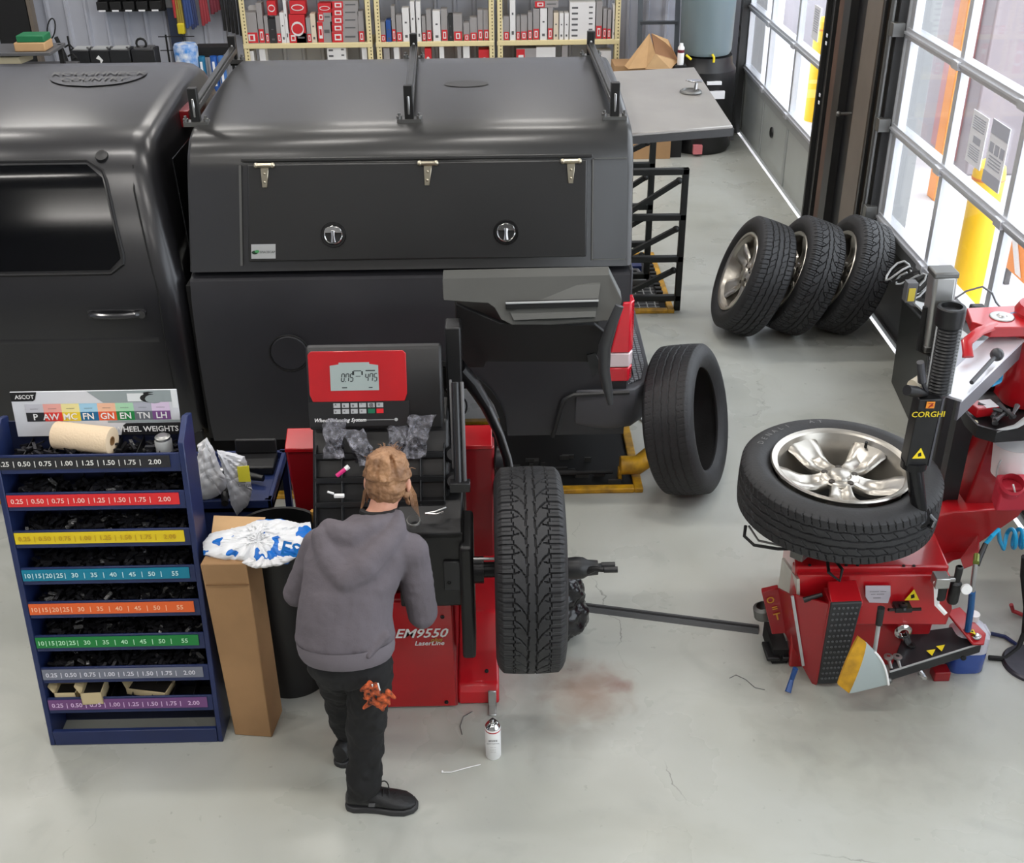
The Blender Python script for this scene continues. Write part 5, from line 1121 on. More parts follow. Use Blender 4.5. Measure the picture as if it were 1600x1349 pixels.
b = B(); b.tube([hpnt(-0.045,-0.06,0.07),hpnt(-0.02,-0.068,0.075),hpnt(-0.008,-0.07,0.072)],0.005,6); b.tube([hpnt(0.03,-0.065,0.07),hpnt(0.05,-0.06,0.066),hpnt(0.062,-0.05,0.06)],0.005,6); b.build('hair_clip', mat('clip_gold',(226,190,140),0.3,0.4), PR)
# jacket: torso loft + sleeves + hood
b = B()
def ering(c, a_, d_, tilt, n=28, px=1.0):
    c = Vector(c); u = Vector((1,0,0)); w_ = Vector((0, math.cos(tilt), -math.sin(tilt))); return [c+u*(a_*math.copysign(abs(math.cos(t))**px, math.cos(t)))+w_*(d_*math.sin(t)) for t in [2*PI*j/n for j in range(n)]]
secs = [((-0.552,3.235,0.770),0.168,0.138,0.25),((-0.552,3.24,0.80),0.172,0.142,0.28),((-0.556,3.25,0.83),0.180,0.146,0.3),((-0.555,3.27,0.89),0.172,0.138,0.4),((-0.543,3.30,0.96),0.170,0.128,0.5),((-0.525,3.34,1.02),0.178,0.122,0.55),((-0.505,3.38,1.08),0.190,0.112,0.6),((-0.488,3.42,1.13),0.180,0.095,0.65),((-0.468,3.45,1.165),0.125,0.078,0.6),((-0.445,3.475,1.195),0.078,0.062,0.55)]
b.loft([ering(*s_) for s_ in secs])
cap(b, SL+V(0.05,-0.01,0.015), SL, 0.07, 0.066); cap(b, SR+V(-0.05,-0.01,0.015), SR, 0.07, 0.066)
cap(b, SL, EL, 0.066, 0.054); cap(b, EL, EL+(HL-EL)*0.86, 0.055, 0.040); cap(b, SR, ER, 0.066, 0.056); cap(b, ER, ER+(HR-ER)*0.84, 0.057, 0.040)
# hood lying on the back: folded crescent
hd_ = [(-0.625,3.385,1.165,0.040),(-0.59,3.32,1.11,0.052),(-0.53,3.265,1.07,0.060),(-0.47,3.285,1.10,0.060),(-0.41,3.345,1.14,0.052),(-0.365,3.41,1.165,0.042),(-0.365,3.47,1.185,0.032)]
for q0, q1 in zip(hd_[:-1], hd_[1:]): cap(b, q0[:3], q1[:3], q0[3], q1[3], 12)
for q0, q1 in zip([(-0.60,3.42,1.175,0.04),(-0.565,3.385,1.175,0.05),(-0.51,3.37,1.17,0.052),(-0.45,3.40,1.18,0.046)],[(-0.565,3.385,1.175,0.05),(-0.51,3.37,1.17,0.052),(-0.45,3.40,1.18,0.046),(-0.40,3.45,1.19,0.034)]): cap(b, q0[:3], q1[:3], q0[3], q1[3], 12)
for q0, q1, r0 in (((-0.64,3.31,1.02),(-0.50,3.19,0.93),0.02),((-0.62,3.24,0.92),(-0.50,3.12,0.86),0.016),((-0.42,3.30,1.0),(-0.52,3.20,0.98),0.016),((-0.60,3.14,0.85),(-0.45,3.13,0.84),0.018),((-0.64,3.40,1.04),(-0.66,3.33,0.96),0.02),((-0.40,3.18,0.88),(-0.46,3.12,0.84),0.016)): cap(b, q0, q1, r0, r0*0.6, 10)
for k in range(5): a = k/5; p = EL.lerp(HL, 0.15+0.13*k); b.ball(p, 0.054-0.004*k, 12, 0, (1.0,0.5,1.08)); p = ER.lerp(HR, 0.1+0.13*k); b.ball(p, 0.056-0.004*k, 12, 0, (1.0,0.5,1.08)); p = SR.lerp(ER, 0.35+0.13*k); b.ball(p, 0.064-0.002*k, 12, 0, (1.05,1.05,0.35)); p = SL.lerp(EL, 0.3+0.13*k); b.ball(p, 0.064-0.002*k, 12, 0, (1.05,1.05,0.35))
b.build('hooded_jacket', M_HOOD, PR, remesh=0.007, sm=2, disp=0.014, dscale=0.08)
b = B()
b = B(); b.loft([ering((-0.552,3.234,0.752),0.162,0.134,0.25),ering((-0.552,3.235,0.772),0.172,0.143,0.25),ering((-0.553,3.24,0.80),0.1765,0.1475,0.28),ering((-0.554,3.243,0.822),0.176,0.147,0.28)], cap=False); b.build('waistband', mat('hoodie_band',(108,102,108),0.95,bump=0.1,bscale=200), PR, sm=0)
b = B(); b.tube([NK+V(0.06*math.cos(a),0.01+0.058*math.sin(a),0.03-0.02*math.sin(a)) for a in [PI*1.0+PI*1.1*k/12 for k in range(13)]],0.012,8); b.build('collar', M_BLACK, PR)
# trousers
b = B(); b.loft([ering((-0.548,3.24,0.80),0.135,0.10,0.2),ering((-0.545,3.235,0.74),0.152,0.122,0.0),ering((-0.545,3.235,0.68),0.145,0.115,0.0)])
cap(b, RHp+V(0.01,0,-0.1), RKn, 0.090, 0.074); cap(b, RKn, RA+V(0,0,0.0), 0.074, 0.062); cap(b, LHp+V(0.01,0,-0.1), LK, 0.088, 0.070); cap(b, LK, LA+V(0,0,0.02), 0.070, 0.058)
b.build('trousers', M_PANT, PR, remesh=0.009, sm=2, disp=0.045, dscale=0.10)
# work gloves hanging from the back pocket
gl = at(590,1082,Y=3.10); r = random.Random(9); b = B()
for k in range(26): q = gl+V(r.uniform(-.038,.038), r.uniform(-.02,.0), r.uniform(-.045,.045)); cap(b, q, q+V(r.uniform(-.025,.025),0,r.uniform(-.04,.0)), 0.011, 0.007, 8)
M_GL = mat('glove_orange', (214,96,44), 0.7, c2=(30,18,16), var=0.3, vscale=60)
o = tag(b.build('work_gloves', M_GL, None, remesh=0.004, sm=1), 'orange and black work gloves stuffed in the mechanic\'s back pocket', 'gloves')
b = B(); b.tube([gl+V(-0.012,-0.012,0.02),gl+V(-0.014,-0.016,0.05)],0.003,6); b.tube([gl+V(0.010,-0.012,0.02),gl+V(0.006,-0.016,0.055)],0.003,6); b.build('cuff_tab', M_WHITE, o)
# shoes
def shoe(ank, d, name='shoe'):
    d = Vector(d).normalized(); s_ = Vector((-d.y,d.x,0)); o_ = Vector((ank.x,ank.y,0))-d*0.055
    def rg(u, w_, h0, h1): return [o_+d*u+s_*(w_*math.cos(t))+Vector((0,0,h0+(h1-h0)*(0.5+0.5*math.sin(t)))) for t in [2*PI*j/16 for j in range(16)]]
    b = B(); b.loft([rg(-0.03,0.018,0.022,0.07),rg(-0.018,0.034,0.02,0.105),rg(0.02,0.040,0.02,0.115),rg(0.06,0.041,0.02,0.110),rg(0.11,0.043,0.02,0.088),rg(0.16,0.048,0.02,0.068),rg(0.20,0.046,0.02,0.058),rg(0.225,0.034,0.02,0.046),rg(0.24,0.014,0.022,0.036)]); sh = b.build(name, M_SHOE, PR)
    b = B(); ol = []
    for u, w_ in ((-0.035,0.012),(-0.028,0.028),(0,0.040),(0.05,0.038),(0.10,0.041),(0.15,0.050),(0.20,0.050),(0.235,0.034),(0.25,0.012)): ol.append((u,w_))
    pl = [o_+d*u+s_*w_ for u, w_ in ol]+[o_+d*u-s_*w_ for u, w_ in ol[::-1]]
    b.slab(pl,(0,0,0.028)); b.build('sole', mat('sole_dark',(44,44,46),0.6), sh, bevel=0.006)
    b = B()
    for k in range(4): c = o_+d*(0.095+0.022*k)+V(0,0,0.096-0.010*k); b.tube([c-s_*0.022-V(0,0,0.006),c+V(0,0,0.003),c+s_*0.022-V(0,0,0.006)],0.003,6)
    c = o_+d*0.10+V(0,0,0.100); 
    for q in (-1,1): b.tube([c+s_*(q*0.018*math.sin(t))+d*(0.02*(1-math.cos(t)))+V(0,0,0.022*math.sin(t)) for t in [PI*k/8*1.1 for k in range(9)]],0.0025,6)
    b.build('laces', M_BLACK, sh)
    b = B(); c = o_+d*0.075-s_*0.0425+V(0,0,0.055); b.slab([c+d*(-0.012)+V(0,0,-0.008),c+d*0.012+V(0,0,-0.008),c+d*0.016+V(0,0,0.01),c+d*(-0.008)+V(0,0,0.01)], -s_*0.003); b.build('side_badge', M_GRAYP, sh)
shoe(V(-0.525,3.215,0), (1,-0.06,0)); shoe(V(-0.625,3.50,0), (0.45,0.9,0))
# ================================================================== TYRE CHANGER
TC = thing('tyre_changer', 'red tyre changer with black tool arm, clamping the flat-lying alloy wheel', 'tyre changer', (1.7,4.2,0))
zt = 0.60
plan_top = [(1.25,3.92),(1.87,3.90),(1.90,4.55),(1.42,4.62)]
b = B(); b.hexa([(1.30,3.97,0.0),(1.90,3.97,0.0),(1.95,4.6,0.0),(1.42,4.66,0.0),(1.25,3.92,zt),(1.90,3.90,zt),(1.96,4.6,zt),(1.40,4.66,zt)]); ch = b.build('chassis', M_RED, TC, bevel=0.012, seg=3)
b = B(); b.slab([(1.26,3.885,0.36),(1.26,3.90,0.57),(1.90,3.88,0.57),(1.92,3.84,0.42),(1.92,3.86,0.32),(1.27,3.88,0.32)],(0,0.1,0)); b.build('front_fold', M_RED, TC, bevel=0.006)
b = B(); b.slab([at(1245,905,Y=3.86),at(1222,872,Y=4.25),at(1215,925,Y=4.25),at(1246,945,Y=3.88)],(0.012,0,0)); b.build('side_reflection', mat('reflection_pale',(190,186,176),0.35,0.4), TC, smooth=False)  # pale sheet paints the reflection on the chassis side
# rear wing and column
b = B(); b.slab([(1.85,4.30,0.54),(2.05,4.28,0.62),(2.38,4.30,0.62),(2.38,4.34,0.55),(2.10,4.34,0.28),(1.88,4.32,0.2)],(0,0.30,0)); b.build('rear_wing', M_RED, TC, bevel=0.01)
b = B(); b.slab([at(1460,848,Y=4.45),at(1510,815,Y=4.55),at(1518,818,Y=4.55),at(1512,870,Y=4.30),at(1470,880,Y=4.25)],(0.012,0,0)); b.slab([at(1500,872,Y=4.25),at(1528,835,Y=4.32),at(1530,880,Y=4.20),at(1505,890,Y=4.2)],(0.01,0.01,0)); b.build('gusset', M_REDD, TC, bevel=0.003, seg=1)
b = B(); b.slab([(2.12,4.35,0.58),(2.30,4.35,0.58),(2.36,4.35,1.30),(2.22,4.35,1.30)],(0,0.22,0)); b.build('column', M_REDD, TC, bevel=0.01)
b = B(); b.lathe([(0.001,-0.40),(0.085,-0.40),(0.10,-0.36),(0.10,0.0),(0.105,0.02),(0.09,0.05),(0.001,0.06)], (2.27,4.36,1.54), (0,0,1), 28); b.build('column_cylinder', M_RED, TC)
b = B(); b.box(2.36,2.375,4.2,4.26,1.28,1.37); b.build('cylinder_label', M_PAPER, TC)
b = B(); b.slab([(1.96,4.30,1.50),(1.99,4.44,1.50),(2.22,4.46,1.50),(2.30,4.36,1.50),(2.24,4.24,1.50),(2.02,4.24,1.50)],(0,0,0.045)); b.bar((1.96,4.30,1.48),(1.95,4.26,1.40),0.02,0.1); b.lathe([(0.05,0),(0.05,0.006),(0.02,0.006),(0.016,0.012),(0.001,0.012)], (2.10,4.34,1.545), (0,0,1), 20, 1); b.build('arm_hinge_cap', [M_RED, M_ALU], TC, bevel=0.006)
p = [at(1505,548,Y=4.25),at(1522,520,Y=4.26),at(1560,508,Y=4.3)]
b = B(); b.tube([at(1513,558,Y=4.1),at(1510,535,Y=4.15),at(1530,518,Y=4.2),at(1556,508,Y=4.28)],[0.022]*4,10,sq=(1,0.5)); b.build('grab_handle', M_RED, TC)
# horizontal arm
A0, A1 = V(1.72,3.86,1.435), V(2.13,4.30,1.475); ad = (A1-A0).normalized(); asd = ad.cross(V(0,0,1)).normalized()
b = B(); b.obox((A0+A1)/2, asd*0.062, (A1-A0)/2, V(0,0,0.006)); b.build('arm_top_plate', mat('arm_plate',(214,214,220),0.3,0.4), TC, bevel=0.002, seg=1)  # plate colour lightened to carry its reflected light
b = B(); b.obox((A0+A1)/2+V(0,0,-0.045)+asd*0.052, asd*0.006, (A1-A0)/2, V(0,0,0.042)); b.obox((A0+A1)/2+V(0,0,-0.045)-asd*0.052, asd*0.006, (A1-A0)/2, V(0,0,0.042)); b.build('arm_side_plate', mat('arm_side',(96,94,100),0.4,0.6), TC, bevel=0.002, seg=1)
k0, k1 = A0+asd*0.05+ad*0.10+V(0,0,0.03), A0+asd*0.05+ad*0.33+V(0,0,0.05)
b = B(); b.cyl(k0,k1,0.009,n=10); b.ball(k1,0.027,14); b.build('lock_lever', mat('knob_grey',(56,56,60),0.35), TC)
# tool post: black slide, bellows, pneumatic cylinder, mount head
TP = V(1.715,3.845,1.36)
T0, T1 = at(1428,722,Y=3.80), at(1450,618,Y=3.80)
b = B(); axv = (T1-T0).normalized(); b.obox((T0+T1)/2, V(0.043,0,0), (T1-T0)/2, V(0,0.035,0)); tp_ = b.build('tool_slide', M_BLACKP, TC, bevel=0.004)
b = B(); b.obox((T0+T1)/2+V(0.047,0.0,0), V(0.004,0,0), (T1-T0)/2, V(0,0.036,0)); b.build('slide_edge', mat('slide_side',(90,90,96),0.35,0.5), TC)
fz = V(0,-0.0365,0); yd = axv
text('maker_lettering', [('CORGHI',0,0,0.033,0,'CENTER')], [mat('corghi_yellow',(214,190,30),0.5)], T0+(T1-T0)*0.79+V(0,-0.036,0), (1,0,0), yd, tp_, off=0.003)
b = B(); c = T0+(T1-T0)*0.93+V(0,-0.038,0); b.slab([c+V(-0.016,0,0)-yd*0.014,c+V(0.016,0,0)-yd*0.014,c+V(0.016,0,0)+yd*0.014,c+V(-0.016,0,0)+yd*0.014],(0,-0.002,0)); b.build('maker_badge', mat('badge_orange',(226,140,40),0.5), tp_, bevel=0.003)
b = B(); c = c+V(0,-0.003,0); b.tube([c+V(-0.008,0,0)+yd*0.008,c+V(0.009,0,0)+yd*0.008,c+V(-0.006,0,0)-yd*0.01],0.0022,6); b.tube([c+V(-0.002,0,0)-yd*0.004,c+V(0.01,0,0)-yd*0.002],0.002,6); b.build('badge_mark', M_REDD, tp_)
def tri(org, s_, xd, yd_, off, par, m=M_YELS):
    org, xd, yd_ = map(Vector, (org, xd, yd_)); nd = xd.cross(yd_).normalized(); b = B(); b.slab([org-xd*s_-yd_*s_*0.8+nd*off, org+xd*s_-yd_*s_*0.8+nd*off, org+yd_*s_+nd*off], nd*0.0015, 0)
    b.slab([org-xd*s_*0.18-yd_*s_*0.5+nd*(off+0.0015), org+xd*s_*0.30-yd_*s_*0.35+nd*(off+0.0015), org+xd*s_*0.12+yd_*s_*0.25+nd*(off+0.0015), org-xd*s_*0.28+yd_*s_*0.05+nd*(off+0.0015)], nd*0.0008, 1)
    return b.build('warning_triangle', [m, M_BLACK], par, smooth=False)
tri(T0+(T1-T0)*0.20, 0.026, (1,0,0), yd, 0.036, tp_)
b = B(); L0_, L1_ = at(1435,812,Y=3.78), T0
b.tube([L1_+V(0,0,0.01), L1_+V(0,0,-0.02)],[0.05,0.05],20); b.tube([L1_+V(0,0,-0.01), L0_+V(0,0,0.03)],[0.033,0.030],20); b.build('tool_shaft', mat('shaft_black',(34,34,36),0.22,0.5), TC)
b = B(); b.tube([L0_+V(0,0,0.05),L0_+V(0.01,0,0.0),L0_+V(-0.03,-0.03,-0.02)],[0.032,0.042,0.022],14); b.tube([L0_+V(0.03,-0.01,0.03),L0_+V(0.055,-0.01,0.0),L0_+V(0.04,-0.03,-0.02)],[0.012,0.016,0.012],10); b.build('mount_head', mat('head_black',(28,28,30),0.15,0.4), TC)
B0, B1 = at(1464,614,Y=3.84), at(1484,500,Y=3.84); b = B(); prof_ = []
L_ = (B1-B0).length; n_ = 22
for k in range(n_): prof_ += [(0.040,L_*k/n_),(0.047,L_*(k+0.5)/n_)]
prof_ += [(0.047,L_),(0.049,L_+0.0)]
b.lathe(prof_, B0, (B1-B0), 24); b.build('ribbed_bellows', M_BLACKP, TC)
b = B(); b.lathe([(0.050,0),(0.052,0.01),(0.052,0.07),(0.048,0.075),(0.038,0.075),(0.036,0.06),(0.001,0.06)], B1-(B1-B0).normalized()*0.02, (B1-B0), 28); b.build('bellows_cap', M_BLACKP, TC)
b = B(); 
for s_ in (-1,1): b.tube([B0+V(s_*0.047,-0.01,0),B1+V(s_*0.047,-0.01,-0.02)],0.003,6)
b.build('toothed_strip', M_GRAYL, TC)
C0, C1 = at(1458,540,Y=3.93), at(1474,425,Y=3.93); b = B(); b.obox((C0+C1)/2, V(0.044,0,0), (C1-C0)/2, V(0,0.04,0)); b.build('pneumatic_cylinder', M_ALU, TC, bevel=0.014, seg=3)
b = B(); b.obox(C1, V(0.046,0,0), (C1-C0).normalized()*0.012, V(0,0.042,0)); b.build('cylinder_end_cap', M_DSTEEL, TC, bevel=0.006); b = B(); b.obox(C0, V(0.046,0,0), (C1-C0).normalized()*0.014, V(0,0.042,0)); b.build('cylinder_end_cap', M_DSTEEL, TC, bevel=0.006)
b = B(); b.tube([C0+V(-0.055,0,0.16),C0+V(-0.055,-0.01,-0.01),C0+V(0,-0.01,-0.035)],0.012,8); b.build('cylinder_bracket', M_BLACK, TC)
b = B(); b.tube([C0+V(0,0,-0.03),at(1452,600,Y=3.88)],[0.014,0.014],10); b.tube([C0+V(0.025,0,-0.03),at(1463,600,Y=3.88)],[0.008,0.008],10); b.build('piston_rod', M_CHROME, TC)
# levers at the post
q0 = at(1447,612,Y=3.80); b = B(); b.tube([q0,at(1440,592,Y=3.78)],0.009,8); b.tube([at(1441,596,Y=3.78),at(1438,566,Y=3.77)],[0.017,0.014],12); b.build('release_lever', mat('lever_dark',(70,70,74),0.3,0.3), TC)
b = B(); b.tube([q0+V(0,0,-0.01),at(1430,612,Y=3.76),at(1417,610,Y=3.74)],[0.012,0.022,0.020],12); b.build('lever_grip', M_BLACKP, TC)
b = B(); b.tube([at(1425,602,Y=3.84),at(1440,596,Y=3.9)],[0.02,0.028],12); b.build('lever_guard', mat('beige_plastic',(190,180,160),0.5), TC)
# turntable and jaws under the wheel
b = B(); b.lathe([(0.001,0.69),(0.20,0.69),(0.21,0.68),(0.21,0.66),(0.10,0.64),(0.08,0.60),(0.08,0.58)], (WC.x,WC.y,0), (0,0,1), 48); b.build('turntable', M_DSTEEL, TC)
for k in range(4):
    a = PI/4+k*PI/2; c = V(WC.x+0.235*math.cos(a),WC.y+0.235*math.sin(a),0.70); b = B(); b.obox(c,V(math.cos(a),math.sin(a),0)*0.05,V(-math.sin(a),math.cos(a),0)*0.03,V(0,0,0.035)); b.build('clamp_jaw', M_DSTEEL, TC, bevel=0.005)
b = B(); b.lathe([(0.30,0.722),(0.315,0.722),(0.315,0.734),(0.30,0.734)], (WC.x-0.01,WC.y,0), (0,0,1), 48)
b = B(); r_ = [WC+V(-0.30-0.03*math.cos(t)*0,0,0) for t in (0,)]
b.tube([at(1165,822,Z=0.72),at(1163,838,Z=0.70),at(1178,852,Z=0.69),at(1215,858,Z=0.69),at(1240,858,Z=0.69)],0.007,8); b.tube([at(1170,822,Z=0.72),at(1185,845,Z=0.69),at(1235,856,Z=0.69)],0.005,6,1); b.build('guard_wire', [M_BLACK, M_DSTEEL], TC)
b = B(); b.tube([at(1292,868,Y=3.92),at(1295,895,Y=3.80),at(1312,908,Y=3.78),at(1316,890,Y=3.8),at(1305,876,Y=3.86)],0.007,8); b.build('hose_loop', M_BLACK, TC)
b = B(); b.tube([at(1424,862,Y=4.05),at(1438,885,Y=4.0),at(1440,880,Y=4.0)],0.006,6); b.build('wire_hook', M_BLACK, TC)
for x, y in ((1265,884),(1322,884),(1340,884),(1412,885),(1428,885)): B().lathe([(0.007,0),(0.007,0.004),(0.001,0.005)], at(x,y,Z=zt), (0,0,1), 8).build('top_screw', M_BLACK, ch)
# pedal box and ribbed pad (bead breaker rest)
b = B(); b.slab([at(1293,908,Y=3.86),at(1338,906,Y=3.86),at(1349,942,Y=3.76),at(1299,944,Y=3.76)],(0,0,-0.02)); b.build('pad_box_lid', M_RED, TC, bevel=0.004)
pa = [at(1299,944,Y=3.755),at(1348,942,Y=3.755),at(1315,1068,Y=3.835),at(1278,1070,Y=3.835)]
b = B(); b.slab([p+V(-0.004,0.012,0) for p in pa],(0.0,0.10,0.0)); b.build('pad_box', M_REDD, TC, bevel=0.004)
b = B(); b.slab(pa,(0,0.018,0)); 
pd = b.build('bead_breaker_pad', mat('pad_rubber',(46,47,49),0.65), TC, bevel=0.006); b = B()
for i in range(6):
    for j in range(14):
        u, v = (i+0.8)/6.8, (j+0.8)/15; p = pa[0].lerp(pa[1],u).lerp(pa[3].lerp(pa[2],u),v); b.lathe([(0.006,0),(0.005,0.005),(0.001,0.006)], p, (0,-1,0.1), 6)
o = b.build('rubber_stud', mat('stud_grey',(84,86,88),0.5), pd); o['kind'] = 'stuff'
# left plate with valley, valve lever
b = B(); b.slab([at(1239,930,Y=3.87),at(1297,945,Y=3.78),at(1277,1068,Y=3.84),at(1250,1035,Y=3.87)],(0,0.01,0)); b.build('left_skirt', M_REDD, TC)
b = B(); b.bar(at(1238,932,Y=3.86),at(1255,1040,Y=3.86),0.008,0.012); b.build('skirt_edge', M_GRAYL, TC)
b = B(); b.tube([at(1256,938,Y=3.84),at(1285,929,Y=3.83)],[0.013,0.009],10); b.build('black_grip', M_BLACKP, TC)
b = B(); b.slab([at(1190,926,Y=4.05),at(1216,920,Y=4.05),at(1234,990,Y=4.02),at(1206,992,Y=4.02)],(0.0,0.02,0.01)); fl = b.build('pedal_cover', M_REDD, TC, bevel=0.003, seg=1)
pc0, pcx, pcy = at(1203,935,Y=4.045), at(1215,932,Y=4.045)-at(1203,935,Y=4.045), at(1203,935,Y=4.045)-at(1215,985,Y=4.02)
text('pedal_symbols', [('O',0.0,-0.01,0.045,0,'CENTER'),('=',0.01,-0.055,0.045,0,'CENTER'),('T',0.012,-0.10,0.05,0,'CENTER')], [mat('symbol_ochre',(200,140,40),0.5)], pc0, pcx, pcy, fl, off=0.004)
b = B(); b.slab([at(1216,920,Y=4.05),at(1240,933,Y=3.88),at(1250,1030,Y=3.90),at(1226,990,Y=4.03)],(0.005,0.005,0)); b.build('left_cheek', M_REDD, TC)
b = B(); b.lathe([(0.03,0),(0.045,0.01),(0.045,0.06),(0.03,0.07)], at(1194,965,Y=4.15), (-0.2,0,1), 16); b.box(1.23,1.30,4.0,4.2,0.0,0.08,1); b.build('pedal_motor', [M_DSTEEL, M_BLACK], TC)
for s_, (xa,xb) in enumerate(((1.20,1.26),(1.27,1.33))):
    b = B(); b.box(xa,xb,3.98,4.1,0.03,0.05); b.build('foot_pedal', M_BLACKP, TC, bevel=0.006)
b = B(); b.tube([at(1243,1045,Z=0.12),at(1237,1062,Z=0.06),at(1231,1082,Z=0.02)],[0.012,0.011,0.014],10); b.build('blue_pedal_bar', mat('lever_blue',(30,70,130),0.4), TC)
b = B(); b.slab([at(1250,1035,Y=3.88),at(1277,1068,Y=3.85),at(1273,1076,Y=3.86)],(0,0.01,0)); b.build('skirt_foot', M_REDD, TC)
# shovel of the bead breaker: curved yellow and silver plate
s0, s1, s2, s3 = at(1341,996,Y=3.66), at(1366,1018,Y=3.66), at(1388,1070,Y=3.62), at(1326,1086,Y=3.64); s4 = at(1309,1070,Y=3.66)
def bez(a, c, d, n): return [a.lerp(c, t).lerp(c.lerp(d, t), t) for t in [k/n for k in range(n+1)]]
lf_ = bez(s0, at(1322,1030,Y=3.65), s4, 8); md_ = bez(at(1354,1006,Y=3.655), at(1350,1035,Y=3.64), at(1327,1084,Y=3.64), 8); rt_ = bez(s1, at(1385,1035,Y=3.64), s2, 8)
b = B(); b.loft([lf_, md_], closed=False, m=0); b.loft([[p+V(0,0.012,0) for p in lf_],[p+V(0,0.012,0) for p in md_]], closed=False, m=0); b.loft([lf_,[p+V(0,0.012,0) for p in lf_]],closed=False)
bb = b.build('bead_breaker_blade', M_YEL, TC)
b = B(); b.loft([md_, rt_], closed=False); b.loft([[p+V(0,0.012,0) for p in md_],[p+V(0,0.012,0) for p in rt_]],closed=False); b.loft([rt_,[p+V(0,0.012,0) for p in rt_]],closed=False); b.slab([md_[-1],rt_[-1],at(1340,1082,Y=3.64)],(0,0.012,0)); b.build('blade_plate', mat('zinc_pale',(178,190,192),0.4,0.4), bb)
b = B(); b.tube([p+V(0,-0.003,0) for p in rt_],0.005,6); b.build('blade_edge', M_WHITE, bb)
# breaker arm (black bar) and red bracket, lever, rod
q = [at(1388,1048,Y=3.66),at(1528,1003,Y=3.74),at(1498,975,Y=3.92),at(1420,985,Y=3.88)]
zc = 0.20
q = [V(1.64,3.72,zc),V(2.05,3.80,zc),V(1.99,3.95,zc+0.0),V(1.72,3.93,zc+0.0)]
q = [at(1390,1050,Z=0.20),at(1535,1005,Z=0.20),at(1500,978,Z=0.20),at(1412,990,Z=0.20)]
b = B(); b.slab(q,(0,0,-0.055)); arm = b.build('breaker_arm', mat('arm_black',(30,31,34),0.4), TC, bevel=0.004)
b = B(); b.bar(q[0]+V(0,-0.002,0.001),q[1]+V(0,-0.002,0.001),0.006,0.006); b.build('arm_edge', M_GRAYL, arm)
tri(at(1455,1022,Z=0.203),0.022,(0.95,0.2,0),(-0.2,-0.95,0),-0.002,arm); tri(at(1470,1015,Z=0.203),0.022,(0.95,0.2,0),(-0.2,-0.95,0),-0.002,arm)
for o_ in arm.children:
    if o_.name.startswith('warning'): o_.location.z += 0.006
b = B(); c = at(1438,1052,Z=0.17); b.tube([c,c+V(0.01,-0.03,-0.005)],[0.016,0.012],10); b.build('arm_bolt', M_CHROME, arm); b = B(); c = at(1505,1028,Z=0.17); b.lathe([(0.012,0),(0.012,0.006),(0.001,0.007)], c, (0,-1,0), 12); b.build('arm_hole', M_BLACK, arm)
b = B(); c = at(1423,1009,Z=0.205); b.lathe([(0.02,0),(0.02,0.006),(0.008,0.006),(0.008,0.003)], c, (0,0,1), 16); b.build('arm_boss', M_BLACK, arm)
b = B(); q = [at(1478,955,Z=0.30),at(1500,948,Z=0.30),at(1541,990,Z=0.23),at(1538,1006,Z=0.22),at(1520,1006,Z=0.22)]; b.slab(q,(0,0,-0.012)); br = b.build('pivot_bracket', M_RED, TC, bevel=0.004)
b = B(); b.slab([at(1520,1006,Z=0.10),at(1541,995,Z=0.10),at(1541,1020,Z=0.05),at(1522,1030,Z=0.05)],(0,0,-0.012)); b.build('lower_bracket', M_REDD, TC); B().box(1.92,1.99,3.86,3.92,0.0,0.05).build('foot_block', M_REDD, TC, bevel=0.004)
c = at(1525,995,Z=0.235); b = B(); b.lathe([(0.022,0),(0.022,0.006),(0.012,0.006),(0.011,0.012),(0.001,0.013)], c, (0,0,1), 16); b.build('pivot_bolt', M_CHROME, br); tri(at(1519,988,Z=0.245),0.018,(0.8,-0.5,0),(0.5,0.8,0),0.004,br)
b = B(); c0, c1 = at(1410,985,Y=3.86), at(1418,1003,Z=0.22); b.lathe([(0.035,0),(0.038,0.012),(0.03,0.02),(0.02,0.022)], c0, (0,-1,0), 24); b.cyl(c0,c1,0.017,n=14); b.build('breaker_rod', M_CHROME, TC)
b = B(); b.tube([at(1366,1022,Y=3.70),at(1373,975,Y=3.70)],0.009,10,0); b.tube([at(1373,976,Y=3.70),at(1377,950,Y=3.70)],[0.014,0.015],12,1); b.build('breaker_lever', [M_GRAYL, M_BLACKP], TC)
for px in (1388,1402):
    b = B(); c = at(px,1028,Z=0.215); b.lathe([(0.02,0),(0.02,0.008),(0.008,0.01)], c, (0,0,1), 12); b.tube([c+V(0,0,0),c+V(0,-0.05,-0.02)],0.008,8); b.build('silver_pin', M_ALU, arm)
b = B(); c = at(1389,1064,Z=0.17); b.ball(c,0.014,10); b.build('blade_nut', M_DSTEEL, arm)
# labels, vent, regulator
b = B(); c = at(1371,927,Y=3.868); b.slab([at(1352,915,Y=3.872),at(1391,915,Y=3.872),at(1391,930,Y=3.872),at(1387,942,Y=3.872),at(1358,941,Y=3.872),at(1352,932,Y=3.872)],(0,-0.004,0)); lb = b.build('data_plate', mat('plate_silver',(196,190,200),0.4,0.3), TC, smooth=False)
text('plate_text', [('------ ----',0,0.012,0.02,0,'CENTER'),('--- -----',0,-0.002,0.02,0,'CENTER'),('-----',0,-0.022,0.02,1,'CENTER')],[M_GRAYP, M_BLACK], c+V(0,0.0,0), (1,0,0), (0,0,1), lb, off=0.004)
tri(at(1426,930,Y=3.868),0.032,(1,0,0),(0,0,1),0.002,TC)
b = B(); c = at(1409,948,Y=3.85); b.box(c.x-0.035,c.x+0.035,c.y-0.03,c.y+0.02,c.z-0.01,c.z+0.012)
for s_ in (-1,0,1): b.bar(c+V(s_*0.03,-0.02,0),c+V(s_*0.07,-0.035,0.012),0.01)
